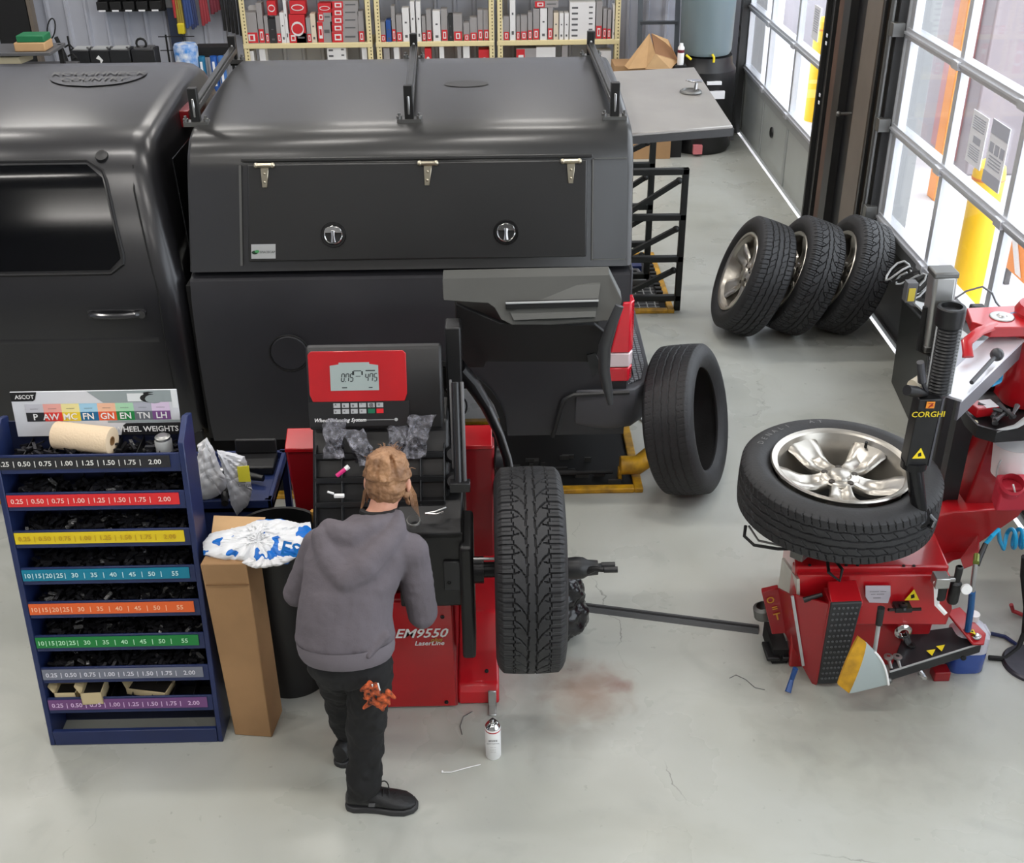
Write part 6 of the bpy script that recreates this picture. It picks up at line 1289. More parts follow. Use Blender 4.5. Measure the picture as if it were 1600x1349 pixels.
b.lathe([(0.018,0),(0.018,0.01),(0.006,0.012)], c+V(0,-0.01,0.012), (0,0,1), 14); b.build('lock_wheel', M_BLACKP, TC)
b = B(); c = at(1470,905,Y=3.80); b.box(c.x-0.03,c.x+0.03,c.y-0.03,c.y+0.03,c.z-0.03,c.z+0.02); c2 = at(1497,905,Y=3.80); b.bar(c,c2,0.02); reg = b.build('air_regulator', M_ALU, TC, bevel=0.004)
b = B(); b.lathe([(0.022,-0.10),(0.024,-0.09),(0.024,-0.03)], c+V(0.012,0,0), (0,0,1), 14); b.lathe([(0.02,-0.12),(0.024,-0.11),(0.024,-0.02),(0.014,-0.01),(0.016,0.06),(0.01,0.065)], c2+V(-0.004,0,0.0), (0,0,1), 14); b.build('filter_bowl', M_BLACKP, reg)
b = B(); c = at(1509,920,Y=3.76); b.lathe([(0.022,0),(0.022,0.012),(0.001,0.013)], c, (0,-1,0.2), 20); b.build('pressure_gauge', M_WHITE, reg)
b = B(); pts_ = [at(1463,908,Y=3.79),at(1464,945,Y=3.79),at(1478,960,Y=3.76)]; b.tube(pts_,[0.012,0.011,0.009],4,sq=(1,0.5)); b.build('white_lever', M_WHITE, reg)
b = B(); b.tube([at(1524,882,Y=3.85),at(1521,905,Y=3.82),at(1519,925,Y=3.80)],0.01,10,0); b.tube([at(1525,880,Y=3.85),at(1526,868,Y=3.9)],0.013,12,1); b.build('brass_coupling', [M_ALU, mat('green_brass',(120,130,60),0.4,0.6)], reg)
# parts tray
tc_ = at(1556,668,Y=4.1); b = B(); pts_ = [at(1505,640,Y=4.18),at(1525,672,Y=4.05),at(1556,688,Y=4.0),at(1600,684,Y=4.0),at(1640,670,Y=4.05),at(1640,632,Y=4.3),at(1575,622,Y=4.35),at(1530,625,Y=4.3)]
z0 = 1.13
pz = [V(p.x,p.y,z0) for p in [at(1499,628,Z=z0),at(1512,655,Z=z0),at(1528,672,Z=z0),at(1556,680,Z=z0),at(1600,677,Z=z0),at(1650,660,Z=z0),at(1650,625,Z=z0),at(1560,612,Z=z0),at(1520,612,Z=z0)]]
b = B(); b.slab(pz,(0,0,-0.01)); n_ = len(pz); c_ = sum(pz, V(0,0,0))/n_
out_ = [c_+(p-c_)*1.06 for p in pz]; b.loft([[p+V(0,0,-0.03) for p in out_],[p+V(0,0,0.025) for p in out_],[p+V(0,0,0.025) for p in pz],[p for p in pz]], cap=False); b.build('parts_tray', M_BLACKP, TC)
b = B(); p0 = at(1520,690,Y=4.40); b.box(2.02,2.10,4.38,4.44,0.5,1.12); b.build('tray_post', M_BLACKP, TC)
b = B(); b.slab([at(1508,660,Y=4.5),at(1530,660,Y=4.5),at(1514,815,Y=4.52),at(1492,815,Y=4.52)],(0,0.04,0)); b.build('rear_post', mat('post_grey',(96,98,98),0.5,0.3), TC, bevel=0.004)
def loose(nm, px, py, z, label, cat, f):
    p = at(px, py, Z=z); t = thing(nm, label, cat, p); f(t, p); return t
def f_box(t, p):
    b = B(); b.obox(p+V(0,0,0.03),V(0.05,0.01,0),V(-0.008,0.035,0),V(0,0,0.022)); b.build('carton', M_RED, t, bevel=0.004)
    b = B(); b.obox(p+V(0.018,0.0,0.0525),V(0.028,0.006,0),V(-0.006,0.033,0),V(0,0,0.0008)); b.build('label', M_PAPER, t, smooth=False)
loose('patch_box', 1534, 648, 1.135, 'small red and white box of patches in the black parts tray', 'box', f_box)
def f_tools(t, p):
    r = random.Random(4); b = B()
    for k in range(9): q = p+V(r.uniform(-.05,.06),r.uniform(-.04,.05),0.01+0.01*k*0.4); a = r.random()*PI; b.tube([q,q+V(math.cos(a),math.sin(a),0.1)*0.05,q+V(math.cos(a),math.sin(a),0.1)*0.10],[0.010,0.007,0.012],8)
    b.build('tool', mat('grimy_tool',(92,92,94),0.4,0.5), t)['kind'] = 'stuff'
loose('hand_tools', 1560, 660, 1.135, 'jumble of grimy grey hand tools in the parts tray', 'tools', f_tools)
for (px,py,col,nm_,lb_) in ((1523,662,(226,220,190),'cream','cream plastic valve cap in the tray near its left rim'),(1526,668,(140,40,34),'brick','brick red plug in the tray beside the cream cap'),(1534,672,(190,190,120),'olive','pale olive plug at the front of the parts tray'),(1543,674,(235,235,230),'white','white plug at the front rim of the parts tray')):
    def f_c(t, p, col=col, nm_=nm_):
        b = B(); b.lathe([(0.010,0),(0.011,0.01),(0.007,0.014),(0.001,0.015)], p, (0.3,0,1), 12); b.build('cap', mat('plug_'+nm_,col,0.5), t)
    loose('valve_cap', px, py, 1.133, lb_, 'cap', f_c)
def f_spoon(t, p):
    b = B(); b.tube([p,p+V(0.09,0.02,0.01),p+V(0.16,0.06,0.03)],[0.010,0.014,0.020],8,sq=(1,0.4)); b.build('blade', M_GRAYL, t)
loose('tyre_lever', 1556, 674, 1.15, 'long pale metal tyre lever lying along the front of the parts tray', 'lever', f_spoon)
# paste bucket, red cup, blue coil hose
c = at(1575,722,Y=4.22); t = thing('paste_bucket', 'white plastic tub hanging below the parts tray on the tyre changer', 'bucket', c+V(0,0,-0.07)); b = B(); b.lathe([(0.001,-0.07),(0.07,-0.07),(0.085,0.08),(0.09,0.085),(0.001,0.085)], c+V(0.02,0.02,0), (0,0,1), 28); b.build('tub', M_WHITE, t)
b = B(); b.tube([c+V(-0.06+0.01*math.cos(a),-0.06,0.0+0.045*math.sin(a)) for a in [PI/2+PI*k/8 for k in range(9)]],0.004,6); b.build('handle', M_GRAYL, t)
c = at(1577,765,Y=4.08); t = thing('filler_jug', 'matt red plastic jug with round open mouth on the tyre changer column', 'jug', c+V(0,0,-0.08)); b = B(); b.lathe([(0.045,0.06),(0.052,0.045),(0.046,0.02),(0.05,0.0)], c+V(0,0,0), (-0.1,-0.5,0.85), 24); b.hexa([c+V(-0.05,-0.02,-0.10),c+V(0.10,-0.02,-0.10),c+V(0.10,0.08,-0.10),c+V(-0.03,0.08,-0.10),c+V(-0.045,-0.03,0.02),c+V(0.10,-0.03,0.02),c+V(0.10,0.08,0.03),c+V(-0.03,0.08,0.03)]); b.build('body', mat('jug_red',(186,44,62),0.55), t, bevel=0.012, seg=3)
b = B(); b.tube([c+V(-0.01,-0.04,0.05),c+V(0.012,-0.045,-0.005)],0.004,6); b.build('stripe', M_WHITE, t)
t = thing('air_hose', 'coiled bright blue air hose on the right of the tyre changer', 'hose', (2.2,4.1,0.6)); b = B(); h0 = at(1577,842,Y=4.05); pts_ = []
for k in range(60):
    a = 2*PI*k/15; pts_.append(h0+V(0.009*k/4+0.0,0.03*math.cos(a),0.045*math.sin(a)))
b.tube([at(1540,850,Y=3.95),at(1550,838,Y=3.95),at(1560,828,Y=3.98),at(1562,845,Y=4.0),at(1568,858,Y=4.02)]+pts_+[h0+V(0.16,0.0,0.08),h0+V(0.15,0.04,0.2)],0.009,8); b.build('coil', M_CBLUE, t)
b = B(); b.tube([at(1540,850,Y=3.95),at(1532,868,Y=3.92),at(1526,884,Y=3.9)],[0.011,0.012,0.012],10); b.build('grip', M_BLACKP, t)
t = thing('air_hose', 'turquoise air hose arching over the top of the tyre changer arm', 'hose', (2.1,4.3,1.5)); b = B(); b.tube([at(1553,512,Y=4.34),at(1562,500,Y=4.36),at(1580,492,Y=4.38),at(1602,490,Y=4.4),at(1640,500,Y=4.4)],0.010,8); b.build('tube', M_CBLUE, t)
b = B(); b.tube([at(1528,610,Y=4.25),at(1530,598,Y=4.22),at(1537,590,Y=4.2),at(1550,602,Y=4.2),at(1562,596,Y=4.25),at(1566,578,Y=4.3)],0.009,8); b.build('lower_loop', M_CBLUE, t)
# blue and white jug, hoses on the floor, jack disc
t = thing('washer_fluid_jug', 'translucent white jug with blue liquid at the right foot of the tyre changer', 'jug', (2.08,3.95,0)); jc = V(2.085,3.97,0)
def rr4(z, a_, n=24, e=0.5): return [jc+V(math.copysign(abs(math.cos(t))**e*a_,math.cos(t)), math.copysign(abs(math.sin(t))**e*a_*0.85,math.sin(t)), z) for t in [2*PI*j/n for j in range(n)]]
b = B(); b.loft([rr4(0,0.075),rr4(0.01,0.08),rr4(0.11,0.08)]); b.build('blue_liquid', mat('washer_blue',(34,78,168),0.25,coat=0.4), t)
b = B(); b.loft([rr4(0.11,0.08),rr4(0.19,0.079),rr4(0.225,0.06,e=0.8),rr4(0.25,0.03,e=1),rr4(0.265,0.022,e=1)]); b.build('bottle', mat('jug_white',(214,214,226),0.35), t)
b = B(); b.tube([jc+V(0.05,-0.01,0.23),jc+V(0.075,-0.02,0.19),jc+V(0.07,-0.02,0.14)],0.012,8); b.build('handle', mat('jug_white',(214,214,226),0.35), t)
b = B(); b.lathe([(0.026,0.262),(0.027,0.29),(0.001,0.292)], jc, (0,0,1), 20); b.build('cap', M_WHITE, t)
t = thing('rubber_hose', 'black and blue rubber hose curling on the floor right of the jug', 'hose', (2.25,4.0,0)); b = B(); b.tube([at(1545,1028,Z=0.012),at(1570,1030,Z=0.012),at(1590,1015,Z=0.012),at(1600,990,Z=0.03),at(1603,950,Z=0.15),at(1598,900,Z=0.35),at(1600,870,Z=0.5)],0.012,8); b.build('black_run', M_BLACK, t)
b = B(); b.tube([at(1548,990,Z=0.012),at(1570,995,Z=0.012),at(1592,1010,Z=0.012)],0.009,8); b.build('blue_run', M_BLUE, t)
b = B(); b.tube([at(1519,925,Y=3.82),at(1517,950,Y=3.85),at(1512,985,Y=3.9)],0.014,10); b.build('blue_feed', mat('feed_blue',(24,90,150),0.4), t)
t = thing('hook_bar', 'red painted hooked bar lying at the right edge of the frame', 'bar', (2.45,4.2,0)); b = B(); b.tube([at(1580,945,Z=0.06),at(1583,955,Z=0.02),at(1600,962,Z=0.015),at(1640,972,Z=0.015)],0.01,8); b.build('rod', mat('bar_red',(170,40,50),0.45), t)
t = thing('jack_plate', 'round dark steel plate at the right edge of the frame on the floor', 'plate', (2.45,3.98,0)); b = B(); b.lathe([(0.001,0.02),(0.12,0.02),(0.128,0.012),(0.13,0.0)], at(1612,1040,Z=0)+V(0,0,0), (0,0,1), 36); b.build('disc', mat('worn_disc',(70,68,76),0.35,0.6,var=0.3,vscale=14), t)
# rubber strip across the floor
t = thing('cable_ramp', 'long grey rubber cable cover strip on the floor between the two machines', 'cable cover', (0.8,4.33,0)); a0, a1 = V(0.30,4.46,0), V(1.22,4.24,0); dd = (a1-a0).normalized(); sd_ = V(-dd.y,dd.x,0)
b = B(); b.loft([[p+sd_*-0.035+V(0,0,0.0),p+sd_*-0.02+V(0,0,0.014),p+sd_*0.02+V(0,0,0.014),p+sd_*0.035+V(0,0,0)] for p in (a0,a0.lerp(a1,.5),a1)]); b.build('strip', mat('strip_rubber',(66,68,70),0.5), t)
b = B(); b.bar(a0+V(0,0,0.0145),a1+V(0,0,0.0145),0.012,0.003); b.build('groove', M_BLACK, t)
# spray can and litter
t = thing('spray_can', 'white aerosol brake cleaner can standing on the floor by the balancer', 'can', (-0.035,3.47,0)); cc = V(-0.035,3.475,0)
b = B(); b.lathe([(0.001,0.0),(0.030,0.0),(0.032,0.004),(0.032,0.155),(0.030,0.158)], cc, (0,0,1), 28); cb = b.build('body', M_WHITE, t)
b = B(); b.lathe([(0.0322,0.146),(0.0324,0.149),(0.0322,0.152)], cc, (0,0,1), 28); b.build('red_ring', M_RED, cb)
text('label_text', [('BRAKE',0,0.03,0.012,0,'CENTER'),('PARTS CLEANER',0,0.015,0.007,0,'CENTER'),('----- ---',0,-0.005,0.008,0,'CENTER'),('-- ------',0,-0.018,0.008,0,'CENTER'),('---- ----',0,-0.031,0.008,0,'CENTER')], [M_GRAYP], cc+V(0,-0.0325,0.08), (1,0,0), (0,0,1), cb, off=0.001)
b = B(); b.lathe([(0.030,0.158),(0.031,0.164),(0.022,0.178),(0.014,0.182),(0.014,0.19),(0.006,0.19),(0.006,0.20),(0.001,0.20)], cc, (0,0,1), 28); b.build('dome_cap', M_CHROME, t)
t = thing('plastic_straw', 'thin white plastic nozzle straw lying on the floor left of the spray can', 'straw', at(720,1203,Z=0)); b = B(); b.tube([at(691,1207,Z=0.004),at(705,1207,Z=0.004),at(730,1200,Z=0.004),at(751,1195,Z=0.004)],0.0022,6); b.ball(at(691,1206,Z=0.006),0.005,8); b.build('tube', M_WHITE, t)
t = thing('wire_offcut', 'thin pale wire curling on the floor in front of the balancer', 'wire', at(722,1130,Z=0)); b = B(); b.tube([at(738,1112,Z=0.002),at(724,1120,Z=0.002),at(719,1135,Z=0.002),at(722,1148,Z=0.002)],0.0018,5); b.build('wire', M_GRAYP, t)
t = thing('wire_offcut', 'thin dark looped wire on the floor between the stain and the tyre changer', 'wire', at(1160,1070,Z=0)); b = B(); b.tube([at(1140,1060,Z=0.002),at(1150,1055,Z=0.002),at(1165,1062,Z=0.002),at(1180,1075,Z=0.002),at(1195,1078,Z=0.002)],0.0015,5); b.build('wire', M_GRAYP, t)
# black alignment console by the glass (behind the tyre changer)
t = thing('alignment_cabinet', 'low black cabinet with wires on top, standing along the nearer overhead door', 'cabinet', (2.6,6.1,0))
b = B(); b.hexa([(2.50,5.55,0),(2.775,5.55,0),(2.775,6.75,0),(2.62,6.75,0),(2.46,5.55,0.80),(2.775,5.55,0.80),(2.775,6.75,0.60),(2.60,6.75,0.60)]); bx = b.build('body', mat('cabinet_black',(34,35,34),0.4), t, bevel=0.01)
b = B(); b.slab([(2.50,5.7,0.80),(2.62,5.7,0.80),(2.66,6.5,0.66),(2.60,6.6,0.645)],(0,0,0.012)); b.build('pale_top', M_GRAYL, bx)
tri(V(2.475,5.78,0.42),0.04,(0,-1,0),(0,0,1),0.005,bx)
b = B(); c = at(1422,455,Y=6.1); b.box(c.x-0.03,c.x+0.03,c.y-0.03,c.y+0.03,c.z-0.06,c.z+0.06,0); b.box(c.x-0.02,c.x+0.02,c.y-0.034,c.y-0.03,c.z-0.05,c.z+0.03,1); b.build('junction_box', [M_GRAYP, mat('label_olive',(190,170,60),0.5)], bx, bevel=0.004)
r = random.Random(2); b = B()
for k in range(5):
    c = at(1405+9*k,425+6*k,Y=6.3); b.tube([c+V(0.07*math.cos(a+k),0.05*math.sin(a),0.05*math.sin(a*1.5+k)) for a in [2*PI*j/12 for j in range(11)]],0.006,6,k%2)
b.build('wires', [M_GRAYL, M_BLACK], bx)
t = thing('shelf_unit', 'dark shelf with pale top and small black box, beside the door glass behind the arm', 'shelf', (2.7,5.3,0))
b = B(); b.box(2.30,2.78,5.15,5.5,0.0,0.86); b.build('body', mat('shelf_black',(32,32,34),0.5), t, bevel=0.008)
b = B(); b.box(2.29,2.79,5.14,5.51,0.86,0.885); b.build('pale_top', mat('shelf_top',(150,152,160),0.4), t, bevel=0.004)
t2 = thing('sensor_box', 'small dark box with a curved cable on the pale shelf top', 'box', at(1526,487,Z=0.885)); c = at(1526,487,Z=0.885); b = B(); b.box(c.x-0.04,c.x+0.04,c.y-0.03,c.y+0.03,0.885,0.925); b.build('case', M_BLACKP, t2, bevel=0.012)
b = B(); b.tube([at(1487,470,Y=5.3),at(1510,455,Y=5.3),at(1535,448,Y=5.3),at(1550,458,Y=5.32),at(1556,472,Y=5.34),V(at(1556,484,Z=0.886).x,5.34,0.89)],0.005,8); b.build('cable', M_GRAYP, t2)
# ================================================================== BACK WALL: PARTS SHELVING
YS = 12.72
SH = thing('parts_shelving', 'cream slotted-angle shelving full of red, white and grey part boxes along the back wall', 'shelving', (-0.6,12.95,0))
def XZ(px, py, y=YS): p = at(px, py, Y=y); return p.x, p.z
posts = [380,577,590,768,779,966]
M_HOLE = mat('slot_dark',(96,84,56),0.7)
for px in (383,577,591,768,781,964):
    x, z = XZ(px, 60); b = B(); b.box(x-0.03,x+0.03,YS,YS+0.006,0,2.4,0); b.box(x-0.03,x-0.024,YS,YS+0.05,0,2.4,0)
    for k in range(40): b.box(x+0.004,x+0.016,YS-0.001,YS,0.7+k*0.035,0.715+k*0.035,1)
    b.build('post', [M_CREAM, M_HOLE], SH, smooth=False)
zs_ = [0.25,0.66,1.075,1.75]
for a_, c_ in ((383,577),(591,768),(781,964)):
    x0, x1 = XZ(a_,60)[0], XZ(c_,60)[0]
    for z in zs_:
        b = B(); b.box(x0-0.03,x1+0.03,YS-0.004,YS+0.45,z-0.05,z); b.build('shelf_board', M_CREAM, SH, bevel=0.004, seg=1)
M_FR, M_FG, M_FW, M_FD = mat('carton_red',(200,40,48),0.5), mat('carton_grey',(150,146,146),0.55), mat('carton_white',(222,220,220),0.5), mat('carton_dark',(44,44,46),0.5)
M_FB, M_FC = mat('carton_blue',(40,80,150),0.5), mat('carton_beige',(214,200,180),0.6)
def pbox(x0, x1, z0, z1, kind, label, group, dy=0.0, dep=0.16):
    y0 = YS+0.02+dy; t = thing('parts_box', label, 'box', ((x0+x1)/2,y0+dep/2,z0), group)
    base = {'w':M_FW,'g':M_FG,'r':M_FR,'d':M_FD,'b':M_FB,'c':M_FC,'s':M_FG,'l':M_FW,'t':M_FG}[kind]
    B().box(x0,x1,y0,y0+dep,z0,z1).build('carton', base, t, smooth=False); w_, h = x1-x0, z1-z0; b = B()
    f = lambda u0,u1,v0,v1,m: b.box(x0+w_*u0,x0+w_*u1,y0-0.0015,y0,z0+h*v0,z0+h*v1,m)
    if kind in 'gs' and w_ < h*1.2: f(0.04,0.96,0.02,0.36,0); b.box(x0+w_*0.25,x0+w_*0.75,y0-0.003,y0-0.0015,z0+h*0.08,z0+h*0.30,1); b.box(x0+w_*0.38,x0+w_*0.62,y0-0.004,y0-0.003,z0+h*0.12,z0+h*0.26,0)
    elif kind == 't' or (kind == 'g'): f(0,0.42,0.02,0.98,0); b.box(x0+w_*0.10,x0+w_*0.36,y0-0.003,y0-0.0015,z0+h*0.2,z0+h*0.8,1); b.box(x0+w_*0.15,x0+w_*0.31,y0-0.004,y0-0.003,z0+h*0.35,z0+h*0.65,0); f(0.5,0.9,0.45,0.62,2)
    elif kind == 'r': b.quad([(x0+w_/2+w_*0.4*math.cos(a),y0-0.002,z0+h*0.5+h*0.26*math.sin(a)) for a in [2*PI*k/16 for k in range(16)]],1); b.quad([(x0+w_/2+w_*0.34*math.cos(a),y0-0.003,z0+h*0.5+h*0.18*math.sin(a)) for a in [2*PI*k/16 for k in range(16)]],0)
    elif kind == 'l':
        for k in range(6): f(0.08,0.32,0.08+0.15*k,0.13+0.15*k,2); f(0.75,0.9,0.1+0.15*k,0.14+0.15*k,2)
    else: f(0.3,0.7,0.12,0.2,2); f(0.35,0.65,0.55,0.6,2)
    b.build('label', [M_FR, M_FW, M_GRAYP], t, smooth=False)
NAMES = {'w':'plain white','g':'grey and red','r':'red','d':'black','b':'blue and white','c':'beige','s':'slim silver and red','l':'white labelled','t':'long grey and red'}
bays = {
 'left': [(383,404,20,62,'s'),(385,402,15,38,'w'),(405,414,5,63,'s'),(415,421,25,62,'g'),(421,433,30,62,'d'),(433,440,25,62,'s'),(440,447,20,62,'w'),(447,452,0,62,'w'),(452,479,52,62,'g'),(453,478,23,52,'r'),(453,478,2,22,'r'),(480,487,28,61,'s'),(487,495,22,61,'c'),(497,518,34,61,'t'),(497,518,20,34,'t'),(497,518,6,20,'r'),(519,560,50,63,'t'),(519,560,38,50,'t'),(519,560,26,38,'t'),(519,560,14,26,'t'),(519,560,2,14,'t'),(561,570,18,63,'s'),(418,432,2,24,'r')],
 'middle': [(587,594,21,60,'s'),(595,603,35,61,'s'),(604,612,32,61,'b'),(613,619,10,60,'s'),(620,629,24,60,'s'),(630,641,13,63,'w'),(643,650,3,63,'w'),(652,659,3,61,'w'),(660,666,26,60,'s'),(667,675,16,60,'s'),(677,689,18,58,'w'),(690,700,15,58,'s'),(701,708,24,59,'d'),(709,723,23,60,'g'),(725,734,36,60,'s'),(735,746,28,60,'g'),(747,755,16,58,'s'),(756,765,16,58,'s')],
 'right': [(783,787,30,58,'w'),(787,796,26,56,'s'),(797,806,0,56,'w'),(807,813,26,55,'s'),(814,824,25,56,'s'),(825,832,20,54,'g'),(833,843,14,54,'g'),(844,855,13,54,'w'),(856,864,12,56,'s'),(865,873,20,54,'c'),(874,881,21,55,'w'),(882,889,21,55,'w'),(890,930,4,54,'l'),(931,941,3,52,'s'),(942,948,14,52,'s'),(949,955,16,52,'g'),(957,964,9,52,'w'),(836,873,2,12,'t'),(788,794,2,26,'s')]}
ORD = ['first','second','third','fourth','fifth','sixth','seventh','eighth','ninth','tenth','eleventh','twelfth','thirteenth','fourteenth','fifteenth','sixteenth','seventeenth','eighteenth','nineteenth','twentieth','twenty-first','twenty-second','twenty-third','twenty-fourth']
for bay, L_ in bays.items():
    L2 = sorted(L_, key=lambda q: (q[0], -q[3]))
    for i, (a_, c_, p0, p1, kd) in enumerate(L2):
        x0, _z0 = XZ(a_, p1); x1, _z = XZ(c_, p1); z0 = XZ(a_, p1, YS+0.02)[1]; z1 = XZ(a_, p0, YS+0.02)[1]
        if p1 > 50: z0 = 1.076
        if p0 <= 0: z1 += 0.06
        dy = 0.0 if p1 > 50 or kd == 't' or kd == 'r' else 0.0
        if (a_, p0) in ((385,15),(788,2)): dy = 0.17
        pbox(x0, x1-0.003, z0 if dy == 0 else 1.076, z1, kd, '%s carton, %s from left, upper shelf, %s bay' % (NAMES[kd], ORD[i], bay), 'part cartons on the upper shelves', dy, 0.15 if dy == 0 else 0.1)
low = {'left':[(388,397,80,'w'),(406,415,75,'w'),(512,541,70,'l'),(566,574,72,'w')],'middle':[(600,609,75,'g'),(616,624,72,'w'),(664,674,76,'r'),(687,694,67,'w'),(715,721,70,'g'),(724,734,67,'w'),(748,766,78,'r')],'right':[(807,838,76,'t'),(838,868,74,'w'),(878,887,71,'g'),(930,955,80,'w')]}
for bay, L_ in low.items():
    for i, (a_, c_, p0, kd) in enumerate(L_):
        x0, x1 = XZ(a_,95)[0], XZ(c_,95)[0]; z1 = XZ(a_, p0, YS+0.02)[1]
        pbox(x0, x1, 0.66, z1, kd, '%s carton, %s from left, lower shelf, %s bay' % (NAMES[kd], ORD[i], bay), 'part cartons on the lower shelves')
# ---- hanging rack with bins, belts, hoses
def bx(px0, py0, px1, py1, y): p, q = at(px0,py1,Y=y), at(px1,py0,Y=y); return p.x, q.x, p.z, q.z
t = thing('bin_rack', 'black wall rack of small parts bins with white labels, at the top left', 'rack', at(198,20,Y=13.0)); x0,x1,z0,z1 = bx(153,-40,247,20,12.95)
B().box(x0,x1,13.0,13.14,z0,z1).build('panel', M_BLACKP, t, bevel=0.005, seg=1)
for r_ in range(2):
    for k in range(5):
        w_ = (x1-x0)/5; xx = x0+k*w_; zz = z0+0.03+r_*0.13; b = B(); b.box(xx+0.012,xx+w_-0.012,12.9,13.0,zz,zz+0.085); bn = b.build('bin', M_BLACK, t, bevel=0.004, seg=1)
        b = B(); b.box(xx+0.03,xx+w_-0.04,12.896,12.9,zz-0.012,zz+0.004); b.build('bin_label', M_PAPER, bn, smooth=False)
b = B(); b.box(x1,x1+0.10,13.05,13.14,z0+0.02,z1); b.build('side_box', M_GRAYP, t, bevel=0.01)
for (px, pyb, wd, col, lab) in ((277,28,9,(180,50,55),'red strap hanging at the left of the back wall hooks'),(284,48,10,(150,130,50),'dark yellow belt with bright yellow end hanging on the back wall'),(297,44,12,(52,74,130),'blue hose bundle hanging on the back wall hooks'),(305,46,10,(50,60,100),'darker blue hose bundle hanging beside the lighter one'),(322,40,12,(150,50,58),'long red strap bundle hanging on the back wall'),(337,22,14,(110,34,48),'dark red strap bundle hanging above the roof bar')):
    p = at(px, pyb, Y=13.02); t = thing('hanging_strap', lab, 'strap', p); b = B(); m_ = mat('strap_'+lab.split(' ')[0]+str(px), col, 0.6)
    for k in range(3): xx = p.x+(k-1)*wd*0.0023; b.tube([(xx,13.04-0.02*k,1.95),(xx-0.004*k,13.03,1.6),(xx+0.003*k,13.03,p.z+0.02*k)],wd*0.0016,8)
    b.build('bundle', m_, t)
    if px == 284: b = B(); b.box(p.x-0.035,p.x+0.04,12.98,13.05,p.z-0.03,p.z+0.08); b.build('yellow_end', mat('strap_yellow',(222,200,40),0.5), t, bevel=0.01)
for k, px in enumerate((351,358,364,370,377)):
    p = at(px, 48+2*k, Y=13.02); o = B().tube([(p.x,13.04,1.95),(p.x+0.006,13.03,1.5),(p.x+0.004,13.03,p.z)],0.018,8).build('drive_belt', mat('belt_black',(36,36,38),0.5))
    tag(o, '%s of the five black belts hanging beside the cream shelving' % ['leftmost','second','middle','fourth','rightmost'][k], 'belt', 'black belts hanging by the shelving')
b = B(); b.box(-3.30,-2.65,13.03,13.07,1.93,1.97); tag(b.build('hook_rail', M_DARKST), 'dark steel hook rail carrying the hanging straps and belts', 'rail')
x0,x1,z0,z1 = bx(275,28,281,103,13.1); tag(B().box(x0,x1,13.06,13.14,0,1.5).build('conduit', mat('conduit_navy',(44,52,72),0.5)), 'dark navy upright channel on the back wall beside the blue tub', 'channel')
# batteries row on a wire shelf
t = thing('wire_shelf', 'black wire shelf carrying the row of batteries along the back wall', 'shelf', (-3.7,12.5,0)); b = B()
for y in (12.3,12.72): b.bar((-4.45,y,0.88),(-3.42,y,0.88),0.012)
for k in range(18): b.bar((-4.45+k*0.057,12.3,0.885),(-4.45+k*0.057,12.72,0.885),0.005)
for x in (-4.45,-3.42):
    for y in (12.3,12.72): b.bar((x,y,0),(x,y,1.18 if y > 12.5 else 0.9),0.016)
b.bar((-3.5,12.72,1.16),(-3.12,12.72,1.16),0.01); b.bar((-3.5,12.72,1.02),(-3.12,12.72,1.02),0.008); b.build('wire_frame', M_BLACK, t)
M_BATT = mat('battery_case',(30,31,34),0.45)
for k, (a_, c_, lb) in enumerate(((112,139,'leftmost black car battery of the row, white dot at its corner'),(141,170,'second black car battery, with a white arrow mark'),(172,201,'third black car battery in the row'),(208,240,'fourth and largest black car battery, carrying a looped strap'))):
    p0, p1 = at(a_,103,Y=12.35), at(c_,76,Y=12.35); t = thing('car_battery', lb, 'battery', ((p0.x+p1.x)/2,12.45,0.89), 'car batteries on the wire shelf')
    B().box(p0.x,p1.x,12.36,12.56,0.892,1.10).build('case', M_BATT, t, bevel=0.006, seg=1); b = B(); b.box(p0.x+0.03,p1.x-0.03,12.38,12.54,1.10,1.112); b.build('top_label', M_GRAYL if k < 3 else M_GRAYP, t)
    b = B()
    for xx in (p0.x+0.03,p1.x-0.03): b.cyl((xx,12.4,1.10),(xx,12.4,1.125),0.012,n=10)
    b.build('terminal', M_DSTEEL, t)
    if k == 1: b = B(); c = V((p0.x+p1.x)/2,12.357,1.0); b.slab([c+V(-0.04,0,0.02),c+V(-0.01,0,0.05),c+V(0.03,0,0.0),c+V(0.0,0,-0.04),c+V(0,0,0.0)],(0,-0.003,0)); b.build('mark', M_WHITE, t, smooth=False)
    if k == 0: b = B(); b.box(p0.x+0.04,p0.x+0.06,12.355,12.36,0.96,0.98); b.build('mark', M_WHITE, t)
    if k == 3: b = B(); b.tube([(p0.x+0.10+0.05*math.cos(a),12.42,1.15+0.05*math.sin(a)) for a in [2*PI*j/12 for j in range(13)]],0.012,8); b.build('carry_loop', M_BLACK, t)
p = at(292,90,Y=12.5); t = thing('wipes_tub', 'blue and white printed tub beside the batteries', 'tub', (p.x,12.5,0)); b = B(); b.lathe([(0.001,0),(0.11,0),(0.13,0.02),(0.13,1.13-0.0)], (p.x,12.5,0), (0,0,1), 28); b = B(); b.lathe([(0.001,0.80),(0.11,0.80),(0.12,0.82),(0.125,1.10),(0.11,1.13),(0.001,1.135)], (p.x,12.5,0), (0,0,1), 28); b.build('tub_body', mat('tub_print',(60,130,205),0.4,c2=(225,230,235),var=0.2,vscale=14), t)
b = B(); b.box(p.x-0.12,p.x+0.12,12.4,12.62,0,0.80); b.build('stand', M_DARKST, t)
tops = at(330,82,Y=12.6)
